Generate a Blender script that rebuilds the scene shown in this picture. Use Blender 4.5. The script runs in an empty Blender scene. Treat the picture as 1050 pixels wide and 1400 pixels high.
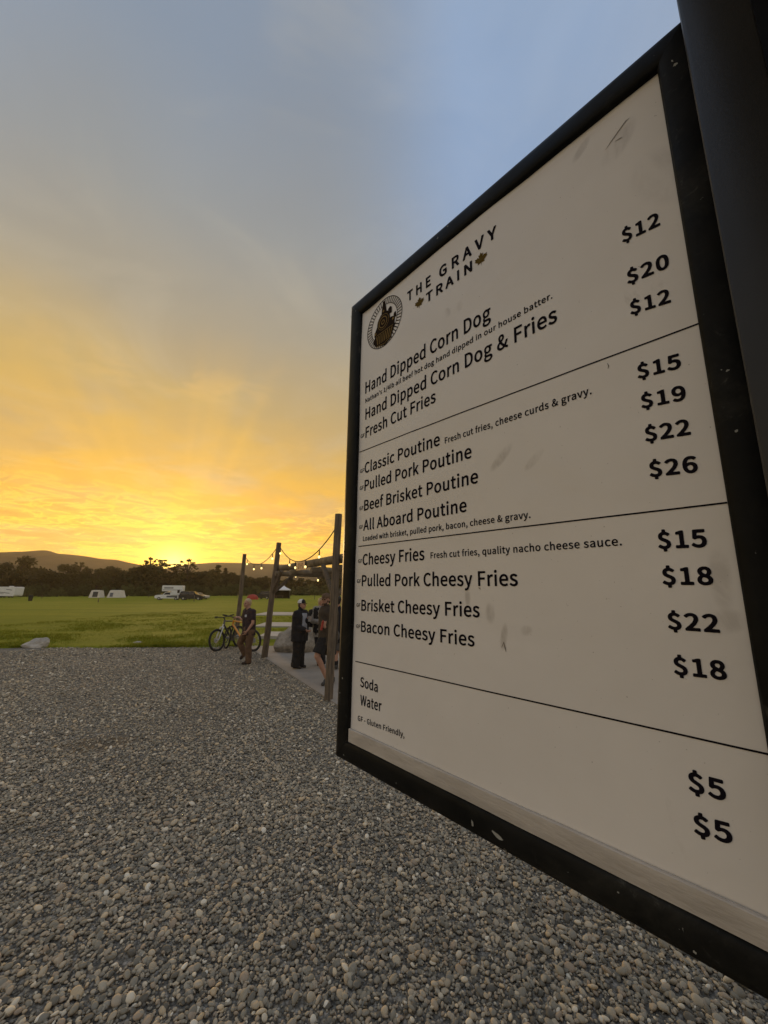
import bpy, bmesh, math, random
import numpy as np
from mathutils import Vector, Matrix, noise as mnoise

R = math.radians
SC = bpy.context.scene
COL = SC.collection

# ------------------------------------------------------------------ camera
F_PX, CX, CY = 528.0, 525.0, 700.0            # focal length and centre in photo pixels
TH = math.atan(105 / 528.0)                   # upward pitch
ROLL = math.atan(43 / 2863.0)
HC = 2.0                                      # eye height
_f = Vector((0, math.cos(TH), math.sin(TH)))
_r0 = Vector((1, 0, 0))
_u0 = _r0.cross(_f)
_right = math.cos(ROLL) * _r0 + math.sin(ROLL) * _u0
_up = -math.sin(ROLL) * _r0 + math.cos(ROLL) * _u0
EYE = Vector((0, 0, HC))
cd = bpy.data.cameras.new("camera")
cam = bpy.data.objects.new("camera", cd)
COL.objects.link(cam)
cam.matrix_world = Matrix(((_right.x, _up.x, -_f.x, EYE.x), (_right.y, _up.y, -_f.y, EYE.y),
                           (_right.z, _up.z, -_f.z, EYE.z), (0, 0, 0, 1)))
cd.sensor_fit = 'VERTICAL'
cd.sensor_height = 24.0
cd.lens = 24.0 * F_PX / 1400.0
cd.clip_start = 0.02
cd.clip_end = 12000
SC.camera = cam

# ------------------------------------------------------------------ sun
SUN_AZ = R(-28.3)
SUN_EL = R(4.5)
sl = bpy.data.lights.new("sun", 'SUN')
sl.energy = 2.2
sl.angle = R(6)
sl.color = (1.0, 0.62, 0.26)
sun = bpy.data.objects.new("sun", sl)
COL.objects.link(sun)
SUNDIR = Vector((math.sin(SUN_AZ) * math.cos(SUN_EL), math.cos(SUN_AZ) * math.cos(SUN_EL), math.sin(SUN_EL)))
sun.rotation_euler = SUNDIR.to_track_quat('Z', 'Y').to_euler()

SC.view_settings.view_transform = 'Standard'
SC.view_settings.look = 'None'
SC.view_settings.exposure = 0.0
SC.view_settings.gamma = 1.0
SC.render.engine = 'CYCLES'
SC.cycles.max_bounces = 6
SC.cycles.volume_bounces = 0
SC.cycles.use_denoising = True


def s2l(r, g, b):
    f = lambda c: (c / 255 / 12.92) if c / 255 <= 0.04045 else ((c / 255 + 0.055) / 1.055) ** 2.4
    return (f(r), f(g), f(b), 1.0)


# ------------------------------------------------------------------ node helpers
class NG:
    def __init__(self, tree):
        self.t = tree
        self.n = tree.nodes
        self.l = tree.links

    def node(self, typ, **kw):
        nd = self.n.new(typ)
        for k, v in kw.items():
            setattr(nd, k, v)
        return nd

    def put(self, sock, v):
        if isinstance(v, bpy.types.NodeSocket):
            self.l.new(v, sock)
        elif v is not None:
            sock.default_value = v

    def math(self, op, a, b=None, c=None, clamp=False):
        nd = self.node('ShaderNodeMath', operation=op)
        nd.use_clamp = clamp
        self.put(nd.inputs[0], a)
        if b is not None: self.put(nd.inputs[1], b)
        if c is not None: self.put(nd.inputs[2], c)
        return nd.outputs[0]

    def vmath(self, op, a, b=None):
        nd = self.node('ShaderNodeVectorMath', operation=op)
        self.put(nd.inputs[0], a)
        if b is not None: self.put(nd.inputs[1], b)
        return nd.outputs['Value'] if op in ('DOT_PRODUCT', 'LENGTH') else nd.outputs[0]

    def ramp(self, fac, stops, interp='LINEAR'):
        nd = self.node('ShaderNodeValToRGB')
        cr = nd.color_ramp
        cr.interpolation = interp
        while len(cr.elements) < len(stops): cr.elements.new(0.5)
        for e, (p, c) in zip(cr.elements, stops):
            e.position = p
            e.color = c if len(c) == 4 else (*c, 1)
        self.put(nd.inputs[0], fac)
        return nd.outputs[0]

    def mix(self, fac, a, b, blend='MIX'):
        nd = self.node('ShaderNodeMix', data_type='RGBA', blend_type=blend)
        self.put(nd.inputs[0], fac)
        self.put(nd.inputs[6], a)
        self.put(nd.inputs[7], b)
        return nd.outputs[2]

    def maprange(self, v, a, b, c, d, smooth=True):
        nd = self.node('ShaderNodeMapRange')
        if smooth: nd.interpolation_type = 'SMOOTHSTEP'
        self.put(nd.inputs[0], v)
        for i, x in enumerate((a, b, c, d)): self.put(nd.inputs[1 + i], x)
        return nd.outputs[0]

    def noise(self, vec, scale, detail=4, rough=0.55, dist=0.0, dim='3D'):
        nd = self.node('ShaderNodeTexNoise', noise_dimensions=dim)
        if vec is not None: self.put(nd.inputs['Vector'], vec)
        nd.inputs['Scale'].default_value = scale
        nd.inputs['Detail'].default_value = detail
        nd.inputs['Roughness'].default_value = rough
        nd.inputs['Distortion'].default_value = dist
        return nd.outputs[0]


# ------------------------------------------------------------------ world: dusk sky
world = bpy.data.worlds.new("World")
SC.world = world
world.use_nodes = True
g = NG(world.node_tree)
for nd in list(g.n): g.n.remove(nd)
tc = g.node('ShaderNodeTexCoord')
D = tc.outputs['Generated']
sep = g.node('ShaderNodeSeparateXYZ'); g.put(sep.inputs[0], D)
zx, zy, z = sep.outputs
SV = Vector((math.sin(SUN_AZ), math.cos(SUN_AZ), math.tan(R(2.2)))).normalized()
SH = Vector((math.sin(SUN_AZ), math.cos(SUN_AZ), 0))
SR = Vector((math.cos(SUN_AZ), -math.sin(SUN_AZ), 0))
c_sun = g.vmath('DOT_PRODUCT', D, tuple(SV))
hlen = g.math('SQRT', g.math('ADD', g.math('ADD', g.math('MULTIPLY', zx, zx), g.math('MULTIPLY', zy, zy)), 1e-4))
h = g.math('DIVIDE', g.vmath('DOT_PRODUCT', D, tuple(SH)), hlen)
lat = g.vmath('DOT_PRODUCT', D, tuple(SR))
# two vertical gradients: towards the sunset, and away to its side
side = g.ramp(z, [(0.0, (1.10, 0.62, 0.10)), (0.12, (0.85, 0.54, 0.12)), (0.30, s2l(210, 181, 104)), (0.45, s2l(186, 175, 142)),
                  (0.60, s2l(152, 164, 178)), (0.75, s2l(142, 163, 193)), (0.90, s2l(142, 167, 202)), (1.0, s2l(136, 160, 195))])
warm = g.ramp(z, [(0.0, (1.32, 0.80, 0.0)), (0.07, (1.12, 0.58, 0.002)), (0.17, (0.97, 0.48, 0.010)), (0.27, (0.78, 0.43, 0.040)),
                  (0.42, s2l(203, 169, 94)), (0.56, s2l(174, 161, 134)), (0.70, s2l(151, 153, 152)), (0.84, s2l(134, 147, 164)), (1.0, s2l(132, 150, 176))])
away = g.ramp(z, [(0.0, s2l(205, 190, 172)), (0.2, s2l(205, 194, 180)), (0.6, s2l(186, 184, 186)), (1.0, s2l(150, 167, 190))])
wf = g.maprange(h, 0.72, 0.985, 0.0, 1.0)
af = g.maprange(h, -0.35, 0.62, 1.0, 0.0)
base = g.mix(wf, side, warm)
base = g.mix(af, base, away)
# broad soft cloud sheet
pz = g.math('ADD', g.math('MAXIMUM', z, 0.0), 0.10)
comb = g.node('ShaderNodeCombineXYZ')
g.put(comb.inputs[0], g.math('DIVIDE', zx, pz)); g.put(comb.inputs[1], g.math('DIVIDE', zy, pz)); comb.inputs[2].default_value = 3.3
P = comb.outputs[0]
soft = g.noise(P, 0.9, 4, 0.5, 0.4)
base = g.mix(g.maprange(soft, 0.40, 0.62, 0.0, 0.32), base, g.mix(wf, s2l(128, 142, 160), s2l(138, 136, 132)))
soft2 = g.noise(P, 2.3, 5, 0.55, 0.8)
base = g.mix(g.maprange(soft2, 0.45, 0.72, 0.0, 0.16), base, g.mix(wf, s2l(190, 200, 212), s2l(206, 194, 168)))
# rays fanning out from the sunset
rz = g.math('SUBTRACT', z, SV.z - 0.03)
ang = g.math('ARCTAN2', rz, lat)
rn = g.noise(None, 3.1, 2, 0.5, 0, '1D')
rnode = rn.node; g.put(rnode.inputs['W'], ang)
rad = g.math('SQRT', g.math('ADD', g.math('MULTIPLY', rz, rz), g.math('MULTIPLY', lat, lat)))
rfade = g.math('MULTIPLY', g.maprange(rad, 0.06, 0.2, 0.0, 1.0), g.maprange(rad, 0.25, 0.62, 1.0, 0.0))
rfade = g.math('MULTIPLY', rfade, g.maprange(h, 0.3, 0.8, 0.0, 1.0))
base = g.mix(g.math('MULTIPLY', rfade, g.maprange(rn, 0.46, 0.70, 0.0, 0.30)), base, s2l(252, 196, 76))
base = g.mix(g.math('MULTIPLY', rfade, g.maprange(rn, 0.50, 0.32, 0.0, 0.10)), base, s2l(178, 156, 112))
# glow round the hidden sun
glow = g.math('POWER', g.math('MAXIMUM', c_sun, 0.0), 260.0)
core = g.math('POWER', g.math('MAXIMUM', c_sun, 0.0), 1400.0)
base = g.mix(g.math('MULTIPLY', glow, 0.65), base, (1.8, 1.05, 0.02, 1))
# broken low cloud bands, lit from below
comb2 = g.node('ShaderNodeCombineXYZ')
pz2 = g.math('ADD', g.math('MAXIMUM', z, 0.0), 0.075)
g.put(comb2.inputs[0], g.math('DIVIDE', zx, pz2)); g.put(comb2.inputs[1], g.math('DIVIDE', zy, pz2)); comb2.inputs[2].default_value = 1.7
P2 = comb2.outputs[0]
flock = g.noise(P2, 3.4, 7, 0.62, 0.7)
sheet = g.noise(P2, 0.55, 3, 0.5, 0.3)
band = g.math('MULTIPLY', g.maprange(z, 0.035, 0.075, 0.0, 1.0), g.maprange(z, 0.11, 0.26, 1.0, 0.0))
dens = g.math('ADD', g.math('MULTIPLY', flock, 0.62), g.math('MULTIPLY', sheet, 0.38))
base = g.mix(g.math('MULTIPLY', band, g.maprange(dens, 0.47, 0.62, 0.0, 0.58)), base, g.mix(wf, s2l(188, 142, 72), (0.66, 0.30, 0.012, 1)))
edge = g.math('MULTIPLY', g.maprange(dens, 0.43, 0.475, 0.0, 1.0), g.maprange(dens, 0.475, 0.52, 1.0, 0.0))
base = g.mix(g.math('MULTIPLY', g.math('MULTIPLY', band, edge), 0.40), base, (1.6, 1.02, 0.05, 1))
# small warm puffs higher up
puff = g.noise(P, 2.6, 6, 0.6, 0.6)
pmask = g.noise(P, 0.75, 2, 0.5, 0.0)
pband = g.math('MULTIPLY', g.maprange(z, 0.16, 0.28, 0.0, 1.0), g.maprange(z, 0.40, 0.52, 1.0, 0.0))
pf = g.math('MULTIPLY', g.math('MULTIPLY', pband, g.maprange(puff, 0.52, 0.66, 0.0, 0.6)), g.maprange(pmask, 0.46, 0.6, 0.0, 1.0))
base = g.mix(pf, base, s2l(240, 194, 112))
# thin streaks right above the hills
st = g.node('ShaderNodeCombineXYZ')
g.put(st.inputs[0], g.math('MULTIPLY', lat, 3.0)); g.put(st.inputs[1], g.math('MULTIPLY', z, 75.0))
sn = g.noise(st.outputs[0], 1.0, 3, 0.5, 0.2)
sband = g.math('MULTIPLY', g.maprange(z, 0.03, 0.055, 0.0, 1.0), g.maprange(z, 0.075, 0.13, 1.0, 0.0))
base = g.mix(g.math('MULTIPLY', sband, g.maprange(sn, 0.5, 0.62, 0.0, 0.6)), base, s2l(222, 164, 48))
base = g.mix(core, base, (2.6, 2.1, 0.5, 1))
below = g.maprange(z, -0.03, 0.0, 1.0, 0.0)
base = g.mix(below, base, s2l(120, 110, 90))
bg = g.node('ShaderNodeBackground'); g.put(bg.inputs[0], base); bg.inputs[1].default_value = 1.0
sky = g.node('ShaderNodeTexSky', sky_type='NISHITA')
sky.sun_disc = False
sky.sun_elevation = SUN_EL
sky.sun_rotation = SUN_AZ
sky.air_density = 1.0; sky.dust_density = 1.5
bg2 = g.node('ShaderNodeBackground'); g.put(bg2.inputs[0], sky.outputs[0]); bg2.inputs[1].default_value = 0.012
add = g.node('ShaderNodeAddShader'); g.l.new(bg.outputs[0], add.inputs[0]); g.l.new(bg2.outputs[0], add.inputs[1])
wout = g.node('ShaderNodeOutputWorld'); g.l.new(add.outputs[0], wout.inputs[0])
world.cycles.sampling_method = 'MANUAL'
world.cycles.sample_map_resolution = 512

# ------------------------------------------------------------------ survey: photo pixel -> place
def ray(x, y):
    return _f * F_PX + _right * (x - CX) - _up * (y - CY)

def gz(x, y):
    """height of the field: it falls away gently beyond the gravel"""
    if y < 15: return 0.0
    r = max(-1.3, min(0.4, x / y))
    return (-0.0044 + 0.0177 * r) * (min(y, 175.0) - 15)

def ground_pt(px, py):
    r = ray(px, py)
    zz = 0.0
    for _ in range(60):
        t = (zz - HC) / r.z
        p = EYE + r * t
        zz = 0.6 * zz + 0.4 * gz(p.x, p.y)
    return Vector((p.x, p.y, gz(p.x, p.y)))

def depth_pt(px, py, y):
    r = ray(px, py)
    return EYE + r * (y / r.y)

# ------------------------------------------------------------------ mesh builder
class MB:
    def __init__(self):
        self.v = []; self.f = []; self.m = []
        self.mi = 0

    def add(self, vs, fs):
        o = len(self.v)
        self.v += [Vector(p) for p in vs]
        for f in fs:
            self.f.append([i + o for i in f]); self.m.append(self.mi)
        return self

    def box(self, c, s, rz=0.0, rot=None, bevel=0.0):
        if bevel > 0:
            bm = bmesh.new()
            bmesh.ops.create_cube(bm, size=1)
            bmesh.ops.scale(bm, vec=Vector(s), verts=bm.verts)
            bmesh.ops.bevel(bm, geom=bm.edges[:], offset=bevel, segments=2, affect='EDGES', profile=0.5)
            vs = [v.co.copy() for v in bm.verts]
            for i, v in enumerate(bm.verts): v.index = i
            fs = [[v.index for v in f.verts] for f in bm.faces]
            bm.free()
        else:
            sx, sy, sz = s[0] / 2, s[1] / 2, s[2] / 2
            vs = [Vector((a * sx, b * sy, c2 * sz)) for c2 in (-1, 1) for (a, b) in ((-1, -1), (1, -1), (1, 1), (-1, 1))]
            fs = [(3, 2, 1, 0), (4, 5, 6, 7), (0, 1, 5, 4), (1, 2, 6, 5), (2, 3, 7, 6), (3, 0, 4, 7)]
        M = rot if rot is not None else Matrix.Rotation(rz, 3, 'Z')
        c = Vector(c)
        return self.add([M @ p + c for p in vs], fs)

    def tube(self, path, rad, seg=8, cap=True, squash=1.0):
        path = [Vector(p) for p in path]
        n = len(path)
        if not isinstance(rad, (list, tuple)): rad = [rad] * n
        vs = []; fs = []
        ref = None
        for i, p in enumerate(path):
            t = (path[min(i + 1, n - 1)] - path[max(i - 1, 0)])
            if t.length < 1e-9: t = Vector((0, 0, 1))
            t.normalize()
            if ref is None:
                ref = t.orthogonal().normalized() if abs(t.z) > 0.95 else t.cross(Vector((0, 0, 1))).normalized()
            else:
                ref = (ref - t * ref.dot(t)).normalized()
            b = t.cross(ref)
            for k in range(seg):
                a = 2 * math.pi * k / seg
                vs.append(p + (ref * math.cos(a) + b * math.sin(a) * squash) * rad[i])
        for i in range(n - 1):
            for k in range(seg):
                k2 = (k + 1) % seg
                fs.append((i * seg + k, i * seg + k2, (i + 1) * seg + k2, (i + 1) * seg + k))
        if cap:
            fs.append(tuple(reversed(range(seg))))
            fs.append(tuple((n - 1) * seg + k for k in range(seg)))
        return self.add(vs, fs)

    def capsule(self, a, b, ra, rb, seg=10):
        a = Vector(a); b = Vector(b)
        ax = (b - a)
        L = ax.length
        if L < 1e-6: return self.ball(a, (ra, ra, ra))
        ax /= L
        path = []; rad = []
        for t in (-1, -0.8, -0.45, 0):
            path.append(a + ax * ra * t); rad.append(max(ra * math.sqrt(max(0, 1 - t * t)), ra * 0.08))
        for t in (0, 0.45, 0.8, 1):
            path.append(b + ax * rb * t); rad.append(max(rb * math.sqrt(max(0, 1 - t * t)), rb * 0.08))
        return self.tube(path, rad, seg)

    def ball(self, c, r, seg=12, rings=8, rot=None):
        c = Vector(c)
        vs = []; fs = []
        for i in range(rings + 1):
            th = math.pi * i / rings
            for k in range(seg):
                a = 2 * math.pi * k / seg
                p = Vector((r[0] * math.sin(th) * math.cos(a), r[1] * math.sin(th) * math.sin(a), r[2] * math.cos(th)))
                if rot is not None: p = rot @ p
                vs.append(c + p)
        for i in range(rings):
            for k in range(seg):
                k2 = (k + 1) % seg
                fs.append(((i + 1) * seg + k, (i + 1) * seg + k2, i * seg + k2, i * seg + k))
        return self.add(vs, fs)

    def prism(self, prof, a, b, axis='Y'):
        """polygon of (u, w) extruded from a to b"""
        n = len(prof)
        def P(u, w, t):
            return Vector((u, t, w)) if axis == 'Y' else (Vector((t, u, w)) if axis == 'X' else Vector((u, w, t)))
        vs = [P(u, w, a) for u, w in prof] + [P(u, w, b) for u, w in prof]
        fs = [tuple(range(n)), tuple(reversed(range(n, 2 * n)))]
        for i in range(n):
            j = (i + 1) % n
            fs.append((j, i, i + n, j + n))
        return self.add(vs, fs)

    def torus(self, c, R1, r, axis, seg=36, s2=8):
        c = Vector(c); axis = Vector(axis).normalized()
        u = axis.orthogonal().normalized(); w = axis.cross(u)
        vs = []; fs = []
        for i in range(seg):
            a = 2 * math.pi * i / seg
            d = u * math.cos(a) + w * math.sin(a)
            for k in range(s2):
                b = 2 * math.pi * k / s2
                vs.append(c + d * (R1 + r * math.cos(b)) + axis * r * math.sin(b))
        for i in range(seg):
            for k in range(s2):
                i2, k2 = (i + 1) % seg, (k + 1) % s2
                fs.append((i * s2 + k, i2 * s2 + k, i2 * s2 + k2, i * s2 + k2))
        return self.add(vs, fs)

    def build(self, name, mat, parent=None, smooth=True, origin=None, fix=True, angle=40):
        me = bpy.data.meshes.new(name)
        o = Vector(origin) if origin is not None else Vector((0, 0, 0))
        me.from_pydata([tuple(p - o) for p in self.v], [], self.f)
        mats = mat if isinstance(mat, (list, tuple)) else [mat]
        for m in mats: me.materials.append(m)
        if len(mats) > 1: me.polygons.foreach_set('material_index', self.m)
        if fix:
            bm = bmesh.new(); bm.from_mesh(me)
            bmesh.ops.recalc_face_normals(bm, faces=bm.faces)
            bm.to_mesh(me); bm.free()
        me.validate()
        if smooth:
            me.shade_smooth()
            try: me.set_sharp_from_angle(angle=R(angle))
            except Exception: pass
        ob = bpy.data.objects.new(name, me)
        COL.objects.link(ob)
        if parent is not None: ob.parent = parent
        elif origin is not None: ob.location = o
        return ob


def empty(name, loc=(0, 0, 0), rz=0.0):
    o = bpy.data.objects.new(name, None)
    o.empty_display_size = 0.2
    COL.objects.link(o)
    o.location = loc
    o.rotation_euler = (0, 0, rz)
    return o

def tag(o, label=None, cat=None, group=None, kind=None):
    if label: o['label'] = label
    if cat: o['category'] = cat
    if group: o['group'] = group
    if kind: o['kind'] = kind
    return o

def copy_tree(o, parent=None):
    c = o.copy()
    COL.objects.link(c)
    c.parent = parent
    for ch in [x for x in bpy.data.objects if x.parent == o]:
        copy_tree(ch, c)
    return c

# ------------------------------------------------------------------ materials
def mat(name, col, rough=0.7, var=0.15, scale=8.0, bump=0.0, bscale=None, metal=0.0, detail=4, stretch=None, spec=0.5, col2=None, emit=None, coat=0.0, bdist=0.02):
    m = bpy.data.materials.new(name)
    m.use_nodes = True
    q = NG(m.node_tree)
    b = q.n['Principled BSDF']
    t = q.node('ShaderNodeTexCoord')
    v = t.outputs['Object']
    if stretch:
        mp = q.node('ShaderNodeMapping'); q.put(mp.inputs[0], v); mp.inputs['Scale'].default_value = stretch
        v = mp.outputs[0]
    nz = q.noise(v, scale, detail)
    c = Vector(col[:3])
    lo = tuple(c * (1 - var)) + (1,)
    hi = (tuple(c * (1 + var)) if col2 is None else tuple(col2[:3])) + (1,)
    q.put(b.inputs['Base Color'], q.ramp(nz, [(0.3, lo), (0.7, hi)]))
    b.inputs['Roughness'].default_value = rough
    b.inputs['Metallic'].default_value = metal
    b.inputs['Specular IOR Level'].default_value = spec
    b.inputs['Coat Weight'].default_value = coat
    if bump:
        bn = q.node('ShaderNodeBump'); bn.inputs['Strength'].default_value = bump; bn.inputs['Distance'].default_value = bdist
        q.put(bn.inputs['Height'], q.noise(v, bscale or scale * 3, 5))
        q.put(b.inputs['Normal'], bn.outputs[0])
    if emit:
        b.inputs['Emission Color'].default_value = (*emit[:3], 1)
        b.inputs['Emission Strength'].default_value = emit[3]
    return m

M = {}
M['black_paint'] = mat('black_paint', (0.012, 0.012, 0.013), 0.42, 0.3, 12, 0.10, 60)
M['post_steel'] = mat('post_steel', (0.024, 0.0225, 0.020), 0.42, 0.2, 7, 0.05, 420, spec=0.3)
M['truck_black'] = mat('truck_black', (0.008, 0.008, 0.009), 0.6, 0.2, 3, spec=0.2)
M['rubber'] = mat('rubber', (0.015, 0.015, 0.015), 0.85, 0.2, 20)
M['ink'] = mat('ink', (0.010, 0.008, 0.012), 0.7, 0.1, 5, spec=0.04)
M['emblem_brown'] = mat('emblem_brown', (0.022, 0.013, 0.007), 0.7, 0.2, 60, spec=0.05)
M['emblem_gold'] = mat('emblem_gold', (0.22, 0.145, 0.05), 0.7, 0.2, 60, spec=0.05)
M['leaf_gold'] = mat('leaf_gold', (0.115, 0.076, 0.016), 0.7, 0.2, 60, spec=0.05)
M['log'] = mat('log', (0.125, 0.094, 0.062), 0.85, 0.45, 5, 0.5, 20, stretch=(6, 6, 0.7))
M['beam_log'] = mat('beam_log', (0.17, 0.132, 0.082), 0.85, 0.4, 6, 0.5, 20)
M['concrete'] = mat('concrete', (0.29, 0.255, 0.215), 0.9, 0.14, 1.6, 0.15, 30, detail=8)
M['path_concrete'] = mat('path_concrete', (0.40, 0.37, 0.33), 0.9, 0.12, 1.2, 0.1, 30, detail=8)
M['granite'] = mat('granite', (0.27, 0.235, 0.185), 0.9, 0.5, 4.5, 1.0, 7, detail=9, bdist=0.07)
M['pale_rock'] = mat('pale_rock', (0.42, 0.39, 0.34), 0.9, 0.25, 6, 0.6, 12, detail=8)
M['cable'] = mat('cable', (0.012, 0.012, 0.012), 0.6, 0.1)
M['bulb'] = mat('bulb', (0.9, 0.8, 0.5), 0.3, 0.02, emit=(1.0, 0.74, 0.27, 2.2))
M['board_tan'] = mat('board_tan', (0.86, 0.56, 0.28), 0.7, 0.15, 10)
M['board_ink'] = mat('board_ink', (0.30, 0.13, 0.05), 0.7, 0.1, 10)
M['white_paint'] = mat('white_paint', (0.72, 0.72, 0.74), 0.4, 0.05, 2)
M['canvas'] = mat('canvas', (0.62, 0.58, 0.52), 0.9, 0.08, 2)
M['dark_glass'] = mat('dark_glass', (0.012, 0.013, 0.016), 0.08, 0.1, 2)
M['dark_car'] = mat('dark_car', (0.014, 0.015, 0.018), 0.35, 0.1, 2, spec=0.3)
M['silver_car'] = mat('silver_car', (0.30, 0.31, 0.33), 0.3, 0.1, 2, coat=0.5)
M['grey_stripe'] = mat('grey_stripe', (0.10, 0.11, 0.14), 0.5, 0.1, 3)
M['alloy'] = mat('alloy', (0.45, 0.45, 0.46), 0.35, 0.1, 4, metal=0.8)
M['lamp_lens'] = mat('lamp_lens', (0.75, 0.75, 0.72), 0.15, 0.05)
M['tail_lens'] = mat('tail_lens', (0.35, 0.02, 0.015), 0.2, 0.05)
M['red_nylon'] = mat('red_nylon', (0.36, 0.035, 0.02), 0.7, 0.1, 3)
M['white_nylon'] = mat('white_nylon', (0.74, 0.72, 0.72), 0.8, 0.05, 3)
M['dark_metal'] = mat('dark_metal', (0.03, 0.03, 0.03), 0.5, 0.2)
M['wood_table'] = mat('wood_table', (0.10, 0.07, 0.045), 0.8, 0.25, 4)
M['stake_wood'] = mat('stake_wood', (0.16, 0.12, 0.07), 0.9, 0.25, 5)
M['bin_plastic'] = mat('bin_plastic', (0.015, 0.016, 0.015), 0.6, 0.2)
M['bark'] = mat('bark', (0.045, 0.034, 0.024), 0.95, 0.35, 3)
M['skin'] = mat('skin', (0.42, 0.23, 0.155), 0.6, 0.1, 14)
M['lip'] = mat('lip', (0.26, 0.10, 0.075), 0.5, 0.1)
M['eye'] = mat('eye', (0.02, 0.015, 0.012), 0.2, 0.1)
M['hair_blond'] = mat('hair_blond', (0.46, 0.36, 0.21), 0.6, 0.25, 30)
M['hair_brown'] = mat('hair_brown', (0.05, 0.032, 0.02), 0.6, 0.3, 30)
M['hair_dark'] = mat('hair_dark', (0.012, 0.009, 0.007), 0.6, 0.3, 30)

# ================================================================== SETTING
def lawn_material():
    m = bpy.data.materials.new('lawn_grass'); m.use_nodes = True
    q = NG(m.node_tree); b = q.n['Principled BSDF']
    t = q.node('ShaderNodeTexCoord'); v = t.outputs['Object']
    mp = q.node('ShaderNodeMapping'); q.put(mp.inputs[0], v); mp.inputs['Scale'].default_value = (0.35, 1.0, 1.0)
    n1 = q.noise(mp.outputs[0], 0.22, 6, 0.6)
    n2 = q.noise(v, 2.2, 6, 0.65)
    n3 = q.noise(v, 60, 3, 0.6)
    c1 = q.ramp(n1, [(0.30, (0.140, 0.170, 0.008)), (0.5, (0.220, 0.238, 0.010)), (0.72, (0.285, 0.282, 0.022))])
    c2 = q.mix(q.maprange(n2, 0.35, 0.7, 0, 0.45), c1, (0.115, 0.145, 0.006, 1))
    c3 = q.mix(q.maprange(n3, 0.35, 0.65, 0.0, 0.5), c2, (0.235, 0.25, 0.018, 1))
    q.put(b.inputs['Base Color'], c3)
    b.inputs['Roughness'].default_value = 0.9
    b.inputs['Specular IOR Level'].default_value = 0.15
    bn = q.node('ShaderNodeBump'); bn.inputs['Strength'].default_value = 0.8; bn.inputs['Distance'].default_value = 0.06
    q.put(bn.inputs['Height'], q.math('ADD', n3, q.math('MULTIPLY', n2, 0.6)))
    q.put(b.inputs['Normal'], bn.outputs[0])
    return m
M['lawn'] = lawn_material()

# lawn front edge (where it meets the gravel), x -> y
_edge = [(-60, 12.4), (-20, 12.5), (-12, 12.75), (-9, 13.0), (-6.5, 13.35), (-5.0, 13.7), (-3.9, 13.6), (-2.0, 13.6), (60, 13.6)]
def lawn_edge(x):
    for (a, ya), (b, yb) in zip(_edge, _edge[1:]):
        if a <= x <= b:
            return ya + (yb - ya) * (x - a) / (b - a)
    return 13.0

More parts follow.
